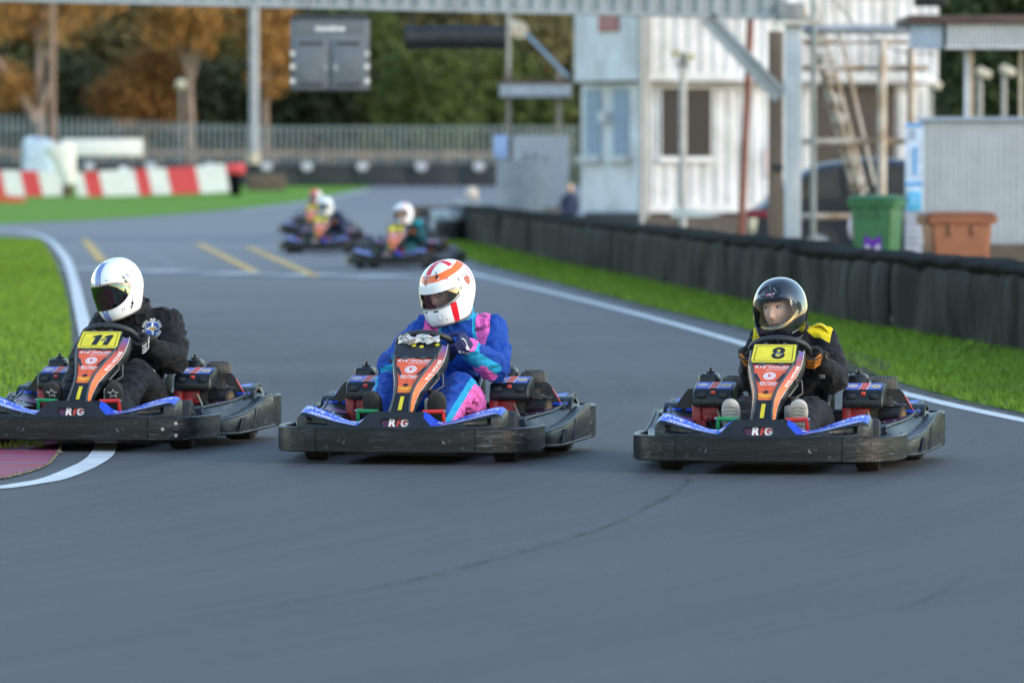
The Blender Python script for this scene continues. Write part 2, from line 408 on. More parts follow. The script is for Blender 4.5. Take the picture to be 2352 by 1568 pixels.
def make_kart():
    K = thing('go_kart', 'x', 'go-kart')
    # ---- front bumper: centre panel and two wrapped corners
    half = smooth2([(0, 1.0), (.14, .995), (.285, .975), (.41, .945), (.50, .915), (.572, .868), (.624, .795), (.655, .70), (.672, .58), (.676, .46), (.672, .36), (.660, .335)], 6)
    si = min(range(len(half)), key=lambda i: abs(half[i].x - .41))
    centre = [Vector((-p.x, p.y)) for p in reversed(half[1:si + 1])] + half[:si + 1]
    cor = half[si:]; cor = [cor[0] + (cor[1] - cor[0]) * .22] + cor[1:]
    m = MB(); sweep_band(m, centre, .062, .186, .032); pc = m.build('bumper_panel', PLAST, K)
    def bolts(parent, spots, s=1, mats=DSTEEL):
        for (bx, bz) in spots:
            i = min(range(len(half)), key=lambda i: abs(half[i].x - bx)) 
            p = half[i]; t = (half[i + 1] - half[i - 1]).normalized(); nn = Vector((-t.y, t.x))
            b = MB(); o = Vector((s * p.x, p.y, bz)); d = Vector((s * nn.x, nn.y, 0))
            b.cyl(o, o + d * .003, .0085, seg=12); b.cyl(o + d * .003, o + d * .0045, .0045, .003, 8, 1)
            b.build('bolt', [mats, BLACKP], parent)
    for s in (1, -1):
        m = MB(); pth = [Vector((s * p.x, p.y)) for p in cor]
        if s < 0: pth = list(reversed(pth))
        sweep_band(m, pth, .060, .186, .032)
        o = m.build('bumper_corner', PLASTC, K)
        bolts(o, [(.548, .152), (.49, .122), (.548, .088)], s)
        bolts(pc, [(.36, .158), (.295, .122), (.36, .088)], s)
    # ---- nose plate with the lettered slot
    M = Matrix(((1, 0, 0, 0), (0, -.28, .96, .978), (0, .96, .28, .176), (0, 0, 0, 1)))
    outer = [(-.215, 0), (.215, 0), (.195, .018), (.133, .085), (.122, .094), (.108, .098), (-.108, .098), (-.122, .094), (-.133, .085), (-.195, .018)]
    slot = [(.072 * math.copysign(1, math.cos(a)) * .75 + .021 * math.cos(a), .040 + .021 * math.sin(a)) for a in [2 * math.pi * k / 20 for k in range(20)]]
    m = MB(); prism_hole(m, outer, [slot], -.018, 0, 0, M); npl = m.build('nose_plate', PLAST_S, K)
    pl = lambda off: (lambda u, v: M @ Vector((-u, .040 + v, off)))
    m = MB()
    put(m, rect(.20, .058), pl(-.0175), 0)
    put(m, rect(.118, .05), pl(-.0165), 1, .03, 0)
    for k in range(4): put(m, poly([(-.075 + k * .010, .02), (-.071 + k * .010, .02), (-.046 + k * .010, -.02), (-.052 + k * .010, -.02)]), pl(-.016), 3)
    put(m, rect(.030, .05), pl(-.0155), 0, .016, 0.006)
    put(m, text_polys('R', .060, .035, .12), pl(-.0145), 2, -.016, 0); put(m, text_polys('F', .054, .03, .12), pl(-.0145), 1, .020, 0)
    put(m, text_polys('G', .058, .03, .05), pl(-.0145), 2, .050, 0)
    m.build('nose_badge', [BLACKP, REDP, WHITEP, PURPLE], npl, smooth=False)
    # ---- front wings
    ZC = cut([(.12, .184), (.2, .19), (.24, .2), (.3, .216), (.36, .234), (.42, .253), (.47, .268), (.495, .276), (.514, .272), (.530, .252)], 1)
    ZB = cut([(.10, .268), (.125, .268), (.16, .25), (.19, .224), (.22, .213), (.26, .217), (.3, .235), (.36, .263), (.42, .288), (.47, .304), (.495, .308), (.514, .301), (.530, .272)], 1)
    YF = cut([(.1, .955), (.2, .945), (.3, .925), (.4, .895), (.5, .85), (.545, .825)], 1)
    WD = cut([(.1, .10), (.3, .10), (.4, .11), (.47, .14), (.545, .17)], 1)
    def wsec(x):
        yf, zc, zb, wd = YF(x)[0], ZC(x)[0], ZB(x)[0], WD(x)[0]
        k_ = float(np.interp(x, [.2, .3], [1, .80])); zc = .185 + (zc - .185) * k_; zb = .205 + (zb - .205) * k_ if x > .2 else zb
        d = 0.03 * float(np.interp(x, [.35, .375, .46, .475], [0, 1, 1, 0])); h = zc - .185
        return [(yf, .15), (yf + .003, .19), (yf + .001 - d * .1, .192 + .12 * h), (yf - d, .197 + .15 * h), (yf - d - .002, .19 + .62 * h), (yf - .004, .19 + .70 * h), (yf - .008, zc - .010), (yf - .018, zc - .001), (yf - .026, zc + .001),
                (yf - .026 - wd * .5, (zc + zb) / 2 + .004), (yf - .02 - wd, zb), (yf - .028 - wd, zb - .012), (yf - .03 - wd, .14)]
    def wtop(x, k, off=.002):
        sec = wsec(x); a, c = sec[8], sec[10]; return Vector((x, a[0] + (c[0] - a[0]) * k, a[1] + (c[1] - a[1]) * k + off))
    xs = [.10, .13, .16, .19, .22, .26, .30, .34, .36, .38, .42, .455, .478, .500, .512, .522, .530]
    for s in (1, -1):
        m = MB(); rings = [[(s * x, y, z) for y, z in wsec(x)] for x in xs]
        m.loft(rings, 0, closed=True, caps=True); n = len(rings[0])
        for i in range(len(xs) - 1):
            if .12 < xs[i] < .52:
                for k in (8, 9): m.m[i * n + k] = 1
        W = m.build('front_wing', [PLAST2, BLUE], K, angle=50)
        L = MB()
        def wm(u, v, s=s):
            x = .345 + (u if s < 0 else -u)
            return (lambda p: Vector((s * p.x, p.y, p.z)))(wtop(x, .46 + v))
        sc_ = 1 / .105
        for ch, sz, dv, du in (('RYE HOUSE', .050, .13, .005), ('KART RACEWAY', .019, -.25, .045)):
            vs_, fs_ = text_polys(ch, sz, .02, .25, 1.05, 1.15)
            L.add([wm(x + du, y * sc_ * 1.0 + dv) for x, y in vs_], fs_, 0)
        for k in range(11):
            for r_ in range(2):
                cx = -.115 + k * .0105; vv = -.19 - r_ * .10 - (k % 2) * 0.0
                if (k + r_) % 2 == 0:
                    L.add([wm(cx + a * .005, vv + b * .05) for a, b in ((-1, -1), (1, -1), (1.6, 1), (-.4, 1))], [(0, 1, 2, 3)], 0)
        for k in range(12):
            u0 = -.13 + k * .0235
            L.add([wm(u0, -.40), wm(u0 + .0235, -.40), wm(u0 + .0235, -.45), wm(u0, -.45)], [(0, 1, 2, 3)], 0)
        L.build('lettering', WHITEP, W, smooth=False)
    # ---- steering fairing
    zs = [.255, .30, .354, .356, .375, .40, .43, .46, .49, .515, .54, .560, .580]
    rings = []
    for z in zs:
        y, hw, dx, dy = FT(z); y2 = FT(z + .004)[0]; t = Vector((0, y2 - y, .004)).normalized(); nn = Vector((0, t.z, -t.y))
        half_r = [(hw - .011, 0, 0), (hw - .010, 0, .004), (hw - .002, 0, .004), (hw + .002, -.004, 0), (hw + dx * .72, dy * .72, 0), (hw + dx, dy, -.004), (hw + dx * .9, dy * 1.12, -.03)]
        f = lambda a, s: tuple(Vector((s * a[0], y + a[1], z + (a[2] if a[1] < -.01 else 0))) + (nn * a[2] if a[1] > -.01 else Vector((0, 0, 0))))
        rings.append([f(a, 1) for a in reversed(half_r)] + [f(a, -1) for a in half_r])
    m = MB(); m.loft(rings, 0, True, True); n = len(rings[0])
    kinds = {0: 3, 1: 3, 2: 2, 3: 3, 4: 1, 5: 1, 6: 0, 7: 1, 8: 1, 9: 3, 10: 2, 11: 3, 12: 3, 13: 3}
    for i in range(len(zs) - 1):
        for k in range(n):
            m.m[i * n + k] = kinds[k] if not (k == 6 and zs[i] < .355) else 4
    m.m[-1] = m.m[-2] = 3
    FA = m.build('steering_fairing', [FACE, BLACKP, SIDE, PLAST_S, BLACKP], K, angle=40)
    fm = face_map
    L = MB()
    put(L, text_polys('RYE HOUSE', .0255, .02, .25, 1.1, 1.2), fm(.506), 0, 0, 0); put(L, text_polys('KART RACEWAY', .011, .02, .25, 1.1, 1.2), fm(.506), 0, .03, -.020)
    for k in range(14):
        if k % 2 == 0: put(L, rect(.0055, .005), fm(.531), 0, -.075 + k * .0055, -.019)
        else: put(L, rect(.0055, .005), fm(.531), 0, -.075 + k * .0055, -.025)
    put(L, disc(.031, 24, 1.0), fm(.466), 0); put(L, ring(.021, .024), fm(.466, .0028), 1); put(L, text_polys('B', .034, .04), fm(.466, .0028), 1); put(L, disc(.003), fm(.466, .0028), 1, .016, 0)
    put(L, text_polys('Rye House', .0165, .03, .2, 1.0, 1.2), fm(.431), 0, 0, .008); put(L, text_polys('Kart Club', .0165, .03, .2, 1.0, 1.2), fm(.431), 0, 0, -.009)
    put(L, disc(.012, 16, 1.2), fm(.392), 2); put(L, disc(.0035, 10), fm(.411), 2)
    for sgn in (1, -1):
        put(L, poly([(sgn * .066, .028), (sgn * .083, .030), (sgn * .052, -.040), (sgn * .034, -.042)]), fm(.462, .0022), 3)
        put(L, poly([(sgn * .070, .024), (sgn * .079, .026), (sgn * .052, -.034), (sgn * .040, -.036)]), fm(.462, .0030), 2)
    # swoosh at the foot of the sticker
    for k in range(10):
        a = -.034 + k * .0068; b = a + .0068; g = lambda x: .374 + 7.0 * x * x
        L.add([fair_pt(a, g(a) - .006), fair_pt(b, g(b) - .006), fair_pt(b, g(b) + .003), fair_pt(a, g(a) + .003)], [(0, 1, 2, 3)], 4)
    for s in (-1, 1):
        T = text_polys('RYE HOUSE', .036, .025, .22, 1.02, 1.0)
        for (x, y) in [(0, 0)]:
            def sm(u, v, s=s):
                z = .462 + (u if s < 0 else -u) * .50
                y_, hw, dx, dy = FT(z); wl = math.hypot(dx, dy)
                return side_pt(z, .44 - v / .105, s, .003)
            put(L, T, sm, 0)
        for i in range(26):
            z0 = .27 + i * .0122; z1 = z0 + .0122
            L.add([side_pt(z0, .665, s, .002), side_pt(z1, .665, s, .002), side_pt(z1, .70, s, .002), side_pt(z0, .70, s, .002)], [(0, 1, 2, 3)], 0)
    put(L, grid(.020, .15, 1, 8), (lambda u, v: fair_pt(u, .302 + v * .44, .004)), 5)
    L.build('lettering', [WHITEP, REDP, BLACKP, GREYPL, mat('flame_yellow', (.85, .38, .03), .4), YTAPE], FA, smooth=False)
    # edging cords of the fairing
    for s in (1, -1):
        m = MB(); m.tube([(s * FT(z)[1], FT(z)[0] + .003, z + .004) for z in np.linspace(.257, .58, 22)], .0065, 8); m.build('edge_bead', GREYPL, FA)
    # steering column, wheel
    m = MB()
    C = Vector((0, .08, .568)); u = Vector((0, .8, .6)); ex = Vector((1, 0, 0)); nn = Vector((0, -.6, .8))
    rim = []
    for k in range(48):
        a = 2 * math.pi * k / 48; r_ = .148 if math.sin(a) < .55 else .148 - .020 * ((math.sin(a) - .55) / .45)
        rim.append(C + ex * math.cos(a) * r_ + u * math.sin(a) * r_)
    m.tube(rim, .0165, 12, 0, True)
    for a in (200, 340, 90): m.tube([C - nn * .03, C - nn * .012 + (ex * math.cos(R(a)) + u * math.sin(R(a))) * .140], .009, 8, 1)
    m.cyl(C - nn * .045, C - nn * .02, .035, seg=16, mi=1)
    m.build('steering_wheel', [mat('wheel_grip', (.02, .022, .026), .5, var=.3, bmp=.1, bscale=120), DSTEEL], K)
    m = MB(); m.tube([C - nn * .04, (0, .40, .33), (0, .60, .17)], .011, 8); m.build('steering_column', STEEL, K)
    # ---- frame, tray, axle
    m = MB()
    for s in (1, -1):
        m.tube([(s * .30, .62, .075), (s * .30, .2, .07), (s * .26, -.3, .07), (s * .28, -.75, .10)], .015, 8)
        m.tube([(s * .26, .98, .12), (s * .20, .86, .09), (s * .20, .45, .075)], .013, 8)
        m.tube([(s * .30, .30, .08), (s * .64, .26, .10), (s * .66, -.3, .10), (s * .30, -.36, .08)], .012, 8)
        m.tube([(s * .30, .52, .08), (s * .42, .50, .13)], .014, 8)
        m.tube([(s * .10, .66, .14), (s * .40, .54, .13)], .006, 6, 1)
        m.tube([(s * .045, .79, .28), (s * .03, .62, .10)], .012, 8, 1)
    m.tube([(-.58, -.57, .14), (.58, -.57, .14)], .018, 10, 1)
    m.tube([(-.30, .62, .075), (.30, .62, .075)], .015, 8); m.tube([(-.29, -.75, .10), (.29, -.75, .10)], .015, 8)
    m.build('frame', [DSTEEL, STEEL], K)
    m = MB(); m.box((0, .42, .055), (.56, .85, .006)); m.box((0, -.40, .052), (.9, .7, .006)); m.build('floor_tray', DSTEEL, K)
    # ---- seat
    st = [(-.13, .185, .085, .15), (-.20, .205, .07, .26), (-.30, .215, .07, .37), (-.40, .215, .09, .425), (-.48, .21, .15, .45), (-.55, .195, .27, .47), (-.60, .16, .42, .50)]
    m = MB(); rings = []
    for y, hw, zb, zt in st:
        prof = [(-hw, zt), (-hw * 1.02, zb + (zt - zb) * .5), (-hw * .85, zb + (zt - zb) * .12), (-hw * .45, zb), (0, zb), (hw * .45, zb), (hw * .85, zb + (zt - zb) * .12), (hw * 1.02, zb + (zt - zb) * .5), (hw, zt)]
        rings.append([(x, y, z) for x, z in prof])
    m.loft(rings, 0, False, False)
    for s in (0, -1): m.tube([r_[s] for r_ in rings], .010, 8, 1)
    m.build('seat', [mat('seat_shell', (.02, .021, .024), .4, var=.3), mat('seat_rim', (.30, .32, .34), .35, .6)], K)
    # ---- two engines, the same way round
    for cx in (.385, -.385):
        m = MB(); m.box((cx, -.37, .195), (.20, .18, .20), 1, bev=.012); m.box((cx + .085, -.33, .20), (.05, .20, .19), 0, bev=.012); m.box((cx - .01, -.52, .21), (.24, .16, .26), 1, bev=.02); m.box((cx + .02, -.262, .245), (.10, .03, .075), 0, bev=.008)
        for k in range(6): m.box((cx + .085, -.236 + 0.001, .125 + k * .022), (.042, .006, .010), 1)
        m.box((cx + .03, -.255, .22), (.05, .02, .035), 0, bev=.006); m.box((cx - .03, -.262, .175), (.06, .03, .02), 1)
        for k in range(5): m.box((cx - .045, -.262, .135 + k * .020), (.075, .02, .006), 2)
        m.tube([(cx - .01, -.245, .12), (cx + .005, -.235, .17), (cx + .03, -.25, .23)], .005, 6, 3); m.tube([(cx - .06, -.24, .12), (cx - .055, -.235, .19), (cx - .02, -.25, .26)], .006, 6, 4)
        m.cyl((cx + .055, -.236, .19), (cx + .055, -.228, .19), .02, seg=14, mi=0)
        E = m.build('engine', [ENGRED, GREASE, DSTEEL, BLACKP, mat('hose', (.25, .24, .2), .5)], K)
        m = MB(); prof = [(-.205, .282), (-.200, .30), (-.212, .352), (-.226, .366), (-.365, .402), (-.395, .400), (-.405, .385), (-.40, .29), (-.36, .285)]
        bm = bmesh.new(); vs_ = [bm.verts.new((cx - .104, y, z)) for y, z in prof]; fc = bm.faces.new(vs_)
        ex_ = bmesh.ops.extrude_face_region(bm, geom=[fc]); bmesh.ops.translate(bm, verts=[v for v in ex_['geom'] if isinstance(v, bmesh.types.BMVert)], vec=(.208, 0, 0))
        bmesh.ops.bevel(bm, geom=[e for e in bm.edges if abs(e.verts[0].co.x - e.verts[1].co.x) < .001], offset=.016, segments=3, affect='EDGES', profile=.6)
        bm.verts.index_update(); m.add([tuple(v.co) for v in bm.verts], [tuple(v.index for v in f.verts) for f in bm.faces], 0); bm.free()
        tp = lambda u, v, cx=cx: Vector((cx - u, -.297 - v * .966, .3845 + v * .25 + .0025))
        put(m, grid(.178, .112, 1, 1), tp, 1)
        tp2 = lambda u, v: tp(u, v) + Vector((0, 0, .001)); tp3 = lambda u, v: tp(u, v) + Vector((0, 0, .002))
        put(m, poly([(-.026, -.058), (.020, -.058), (.030, .056), (-.016, .056)]), tp2, 2); put(m, poly([(-.022, -.058), (.016, -.058), (.026, .056), (-.012, .056)]), tp3, 3)
        put(m, disc(.030), tp2, 2, -.058, .0); put(m, ring(.026, .030), tp3, 3, -.058, 0); put(m, text_polys('SUPER', .014, .02), tp3, 4, -.058, .004); put(m, text_polys('KARTS', .012, .02), tp3, 4, -.058, -.01)
        put(m, disc(.031), tp2, 5, .058, .0); put(m, ring(.026, .028), tp3, 4, .058, 0); put(m, text_polys('UK', .022, .03), tp3, 4, .058, 0)
        m.box((cx - .003, -.2085, .354), (.024, .008, .018), 3, bev=.0038)
        for s in (1, -1):
            m.box((cx + s * .058, -.2035, .338), (.046, .010, .030), 6, bev=.0048); m.box((cx + s * .058, -.1985, .336), (.034, .003, .020), 4, bev=.001)
        m.build('engine_cover', [PLAST_S, BLUE, WHITEP, REDP, BLACKP, CREAM, PLAST_S], E)
        m = MB(); m.box((cx + .055, -.50, .385), (.105, .11, .115), 0, bev=.022); m.cyl((cx + .05, -.50, .44), (cx + .05, -.50, .452), .024, seg=14); m.cyl((cx + .05, -.50, .452), (cx + .05, -.50, .470), .012, .009, 8)
        m.build('fuel_tank', PLAST_S, E)
        m = MB(); m.box((cx - .075, -.53, .385), (.125, .12, .085), 0, bev=.026)
        for k in range(6): m.box((cx - .138, -.53 + (k - 2.5) * .0, .352 + k * .014), (.012, .10, .006), 0, bev=.002)
        for k in range(5): m.box((cx - .115 + k * .018, -.53, .428), (.006, .085, .006), 1)
        m.build('air_filter', [mat('dusty_plastic', (.075, .066, .056), .6, var=.35, vscale=30, bmp=.3), BLACKP], E)
        m = MB(); a, b = Vector((cx - .09, -.31, .245)), Vector((cx - .195, -.275, .240)); m.cyl(a, b, .044, seg=22); d_ = (b - a).normalized()
        m.cyl(b, b + d_ * .004, .046, seg=22, mi=1); m.cyl(b + d_ * .004, b + d_ * .008, .030, seg=18, mi=2); m.box(tuple(a + Vector((-.05, 0, .055))), (.14, .09, .004), 0, rot=Matrix.Rotation(R(-6), 4, 'Y'))
        m.build('exhaust_silencer', [mat('soot_steel', (.028, .027, .027), .45, .3, .4, 20), GREASE, mat('brown_cap', (.10, .06, .03), .6)], E)
    # ---- side pods
    sp = [(.335, .50, .175, .56, .178, .60, .135, .640, .130, .075), (.31, .47, .20, .555, .208, .605, .145, .665, .142, .060), (.18, .45, .205, .57, .215, .62, .15, .690, .150, .055), (.0, .45, .20, .595, .220, .635, .155, .712, .160, .052), (-.22, .46, .198, .615, .228, .655, .175, .722, .182, .055),
          (-.42, .49, .215, .635, .248, .672, .215, .730, .218, .058), (-.55, .52, .258, .65, .280, .678, .238, .738, .243, .060), (-.66, .54, .288, .655, .300, .68, .238, .740, .243, .062), (-.76, .57, .285, .65, .292, .68, .22, .738, .230, .064)]
    def pod_top(y, k, s, off=.0085):
        rows = sorted(sp); f = [float(np.interp(y, [r_[0] for r_ in rows], [r_[j] for r_ in rows])) for j in range(1, 5)]
        return Vector((s * (f[0] + (f[2] - f[0]) * k), y, f[1] + (f[3] - f[1]) * k + off))
    for s in (1, -1):
        m = MB(); rings = []
        for y, xi, zi, xr, zr, xs_, zs_, xo, zo, zb in sp:
            rings.append([(s * x, y, z) for x, z in ((xi, zb), (xi, zi - .02), (xi + .01, zi), ((xi + xr) / 2, (zi + zr) / 2 + .004), (xr - .008, zr), (xr, zr - .004), (xr + .008, zr - .018), (xs_ - .006, zs_ + .012), (xs_, zs_), (xo - .014, zo - .001), (xo - .004, zo - .002), (xo, zo - .012), (xo + .002, (zo + zb) / 2), (xo, zb + .006), (xo - .008, zb))])
        m.loft(rings); P = m.build('side_pod', PLAST2, K, angle=42)
        # slots: near-black faces on the skin, the shade inside put into their colour
        for y0, zt in ((.09, .140), (-.21, .180)):
            m = MB()
            q = [(y0, .078), (y0 - .075, .078), (y0 - .150, zt), (y0 - .075, zt)]
            m.add([(s * (.7145 if y0 > 0 else .7255), y, z) for y, z in q] + [(s * .700, y, z) for y, z in q], [(0, 1, 2, 3), (0, 4, 5, 1), (1, 5, 6, 2), (2, 6, 7, 3), (3, 7, 4, 0)], 0)
            ed = [Vector((s * (.7140 if y0 > 0 else .7250), y, z)) for y, z in q]; m.tube(ed, .0055, 6, 1, closed=True); m.build('slot', [BLACKP, PLAST2], P)
        m = MB(); rid = [(y, xr, zr) for y, xi, zi, xr, zr, xs_, zs_, xo, zo, zb in sp]; m.tube([(s * xr, y, zr) for y, xr, zr in rid], .0075, 8)
        m.tube([(s * (r_[7] - .008), r_[0], r_[8] - .001) for r_ in sp], .0075, 8); m.tube([(s * r_[7], r_[0], r_[9] + .012) for r_ in sp], .006, 8); m.build('pod_edge', PLASTC, P)
        m = MB(); q = [(.50, -.38, .232), (.648, -.38, .236), (.668, -.60, .292), (.50, -.60, .288)]
        m.add([(s * x, y, z) for x, y, z in q] + [(s * x, y, z - .02) for x, y, z in q], [(0, 1, 2, 3), (7, 6, 5, 4), (0, 4, 5, 1), (1, 5, 6, 2), (2, 6, 7, 3), (3, 7, 4, 0)], 0)
        for x0, x1, f0, f1 in ((.520, .555, .2, .85), (.580, .655, .25, .95)):
            m.add([(s * x, -.38 - .22 * f, .2345 + .0565 * f + .003) for x, f in ((x0, f0), (x1, f0), (x1 + .004, f1), (x0, f1))], [(0, 1, 2, 3)], 1)
        put(m, text_polys('JNR', .030, .03, .2), (lambda u, v, s=s: (s * (.628 + (u if s < 0 else -u) * -1), -.55 - v * 1.6, .2345 + .0565 * (.17 + v * 1.6) / .22 + .007)), 2); m.build('pod_deck', [PLAST_S, BLUE, WHITEP], P, smooth=False)
        m = MB()
        def pm(y0, k0, s=s): return lambda u, v: pod_top(y0 + (u if s < 0 else -u) * .0 + (-v), k0 + (u if s < 0 else -u) / .15, s)
        put(m, grid(.085, .10, 4, 4), pm(-.61, .50), 0); put(m, grid(.085, .06, 4, 4), pm(-.50, .46), 0); put(m, grid(.12, .20, 4, 4), pm(-.20, .50), 1)
        put(m, text_polys('JNR', .022, .02, .2), (lambda u, v, s=s: pod_top(-.61 - v, .5 + (u if s < 0 else -u) / .15, s, .0100)), 2)
        for k in range(3): put(m, rect(.014, .05), (lambda u, v, s=s, k=k: pod_top(-.02 - v, .45 + k * .18 + (u if s < 0 else -u) / .15, s, .0100)), 2 if k != 1 else 3)
        m.build('pod_sticker', [BLUE, PURPLE, WHITEP, REDP], P, smooth=False)
        # guards and mudguards
        m = MB(); MX = Matrix(((s, 0, 0, 0), (0, 0, 1, -.47), (0, 1, 0, 0), (0, 0, 0, 1)))
        if s < 0:
            arc = [(.455 + .125 * math.sin(t), .225 + .095 * math.cos(t)) for t in np.linspace(1.5, 0.05, 9)]
            gp = [(.438, .345), (.455, .368), (.545, .368), (.563, .352), (.640, .225), (.600, .220)] + arc + [(.44, .325)]
        else:
            gp = [(.43, .19), (.435, .33), (.455, .366), (.545, .362), (.560, .345), (.640, .235), (.70, .235), (.70, .225), (.60, .21)]
        m.prism(gp, -.012, 0, 0, MX)
        if s < 0: m.box((s * .598, -.474, .292), (.004, .012, .10), 1, rot=Matrix.Rotation(R(-31 * s), 4, 'Y'))
        m.build('wheel_guard', [mat('worn_black_plastic', (.022, .020, .019), .55, var=.5, vscale=30, bmp=.3) if s < 0 else PLAST_S, REDP], K)
        m = MB(); rings = []
        for a in np.linspace(R(15), R(170), 14):
            c_, s_ = math.cos(a), math.sin(a); rings.append([(s * x, -.57 + c_ * r_, .135 + s_ * r_) for x, r_ in ((.50, .158), (.675, .158), (.677, .150), (.677, .140), (.673, .151), (.50, .151))])
        m.loft(rings); m.build('mudguard', PLAST2, K)
        # wheels
        for (wx, wy, rad, wd, steer) in ((.492, .50, .130, .124, 6), (.575, -.57, .140, .17, 0)):
            T = Matrix.Translation((s * wx, wy, rad)) @ Matrix.Rotation(R(steer), 4, 'Z') @ Matrix.Rotation(R(90), 4, 'Y')
            h = wd / 2; m = MB()
            m.lathe([(rad * .52, -h * .8), (rad * .62, -h * .95), (rad * .86, -h), (rad * .97, -h * .82), (rad, -h * .5), (rad, h * .5), (rad * .97, h * .82), (rad * .86, h), (rad * .62, h * .95), (rad * .52, h * .8)], 32, 0, T)
            Wh = m.build('wheel', RUBBER, K)
            m = MB(); m.lathe([(rad * .56, -h * .85), (rad * .60, -h * .93), (rad * .52, -h * .9), (rad * .44, -h * .5), (rad * .2, -h * .35), (.0, -h * .35)], 24, 0, T); m.lathe([(rad * .56, h * .85), (rad * .60, h * .93), (rad * .52, h * .9), (rad * .44, h * .5), (rad * .2, h * .35), (.0, h * .35)], 24, 0, T)
            m.build('wheel_rim', STEEL, Wh)
    # ---- rear bumper
    hp = smooth2([(.735, -.64), (.748, -.76), (.744, -.86), (.715, -.94), (.64, -.985), (.5, -1.0), (.25, -1.005), (0, -1.005)], 5)
    full = hp + [Vector((-p.x, p.y)) for p in reversed(hp[:-1])]
    top = lambda t: .235 - .012 * math.cos(t * 2 * math.pi) + .012 * (1 if .06 < t < .94 else 0)
    m = MB(); sweep_band(m, full, .064, .24, .03, 0, .008)
    rb = m.build('rear_bumper', PLASTC, K)
    for s in (1, -1):
        m = MB(); m.ball((s * .712, -.925, .155), (.02, .035, .052), 12, 8, 0); m.build('bumper_vent', BLACKP, rb)
    # ---- pedals, reservoir, cables
    for s, mt_ in ((1, GREENP), (-1, REDPED)):
        m = MB(); m.tube([(s * .115, .80, .262), (s * .225, .80, .266)], .011, 10); m.tube([(s * .22, .80, .268), (s * .222, .79, .20), (s * .215, .74, .10)], .009, 8); m.cyl((s * .222, .80, .266), (s * .236, .80, .266), .007, seg=8, mi=1)
        m.build('pedal', [mt_, STEEL], K)
    m = MB(); m.box((-.125, .56, .275), (.085, .065, .10), 0, bev=.014); m.cyl((-.125, .56, .32), (-.125, .56, .334), .022, seg=16); R_ = m.build('brake_reservoir', BOTTLE, K)
    m = MB(); m.cyl((-.125, .56, .332), (-.125, .56, .366), .028, .027, 18); m.build('reservoir_cap', PLAST_S, R_)
    m = MB(); m.tube([(-.09, .50, .36), (-.13, .42, .42), (-.10, .36, .46)], .005, 6); m.tube([(-.10, .52, .34), (-.16, .47, .38), (-.15, .42, .44), (-.08, .40, .45)], .004, 6); m.build('cable', mat('cable_sleeve', (.12, .11, .09), .5), K)
    return K
# ================================================================== DRIVERS
def catm(rows, t):
    """smooth table: rows of numbers at equal steps of t in 0..1"""
    n = len(rows) - 1; x = min(max(t, 0), 1) * n; i = min(int(x), n - 1); f = x - i
    p0 = rows[max(0, i - 1)]; p1 = rows[i]; p2 = rows[i + 1]; p3 = rows[min(n, i + 2)]
    return [0.5 * (2 * b + (c - a) * f + (2 * a - 5 * b + 4 * c - d) * f * f + (3 * b - a - 3 * c + d) * f ** 3) for a, b, c, d in zip(p0, p1, p2, p3)]
WC, WU, WN = Vector((0, .08, .568)), Vector((0, .8, .6)), Vector((0, -.6, .8))
def rim_at(deg):
    a = R(deg); return WC + Vector((1, 0, 0)) * math.cos(a) * .148 + WU * math.sin(a) * .148
def seg_near(p, a, b):
    d = b - a; t = max(0, min(1, (p - a).dot(d) / d.length_squared)); return a + d * t, t
def attr(me, name, vals):
    a = me.attributes.new(name, 'FLOAT', 'POINT'); a.data.foreach_set('value', vals)

class Pose: pass
def make_pose(elr=.30, ell=.30, knee=.17, knee_z=.36, la=163, ra=17, sh=0.0, shz=0.0, head=(0, -.28, .84), size=1.0, elz=.42):
    P = Pose(); P.size = size; P.head = Vector(head)
    P.sh = {s: Vector((s * .172 * size + sh, -.36, .645 + shz)) for s in (1, -1)}
    P.el = {1: Vector((elr, -.20, elz)), -1: Vector((-ell, -.20, elz))}
    P.hand = {1: rim_at(ra), -1: rim_at(la)}
    P.wr = {}
    for s in (1, -1):
        d = (P.hand[s] + Vector((s * .03, -.02, .01)) - P.el[s]); P.wr[s] = P.el[s] + d * (1 - .085 / d.length)
    P.hip = {s: Vector((s * .11, -.34, .205)) for s in (1, -1)}
    P.kn = {s: Vector((s * knee, .12, knee_z)) for s in (1, -1)}
    P.an = {s: Vector((s * .158, .585, .185)) for s in (1, -1)}
    P.top = sh; P.shz = shz
    return P
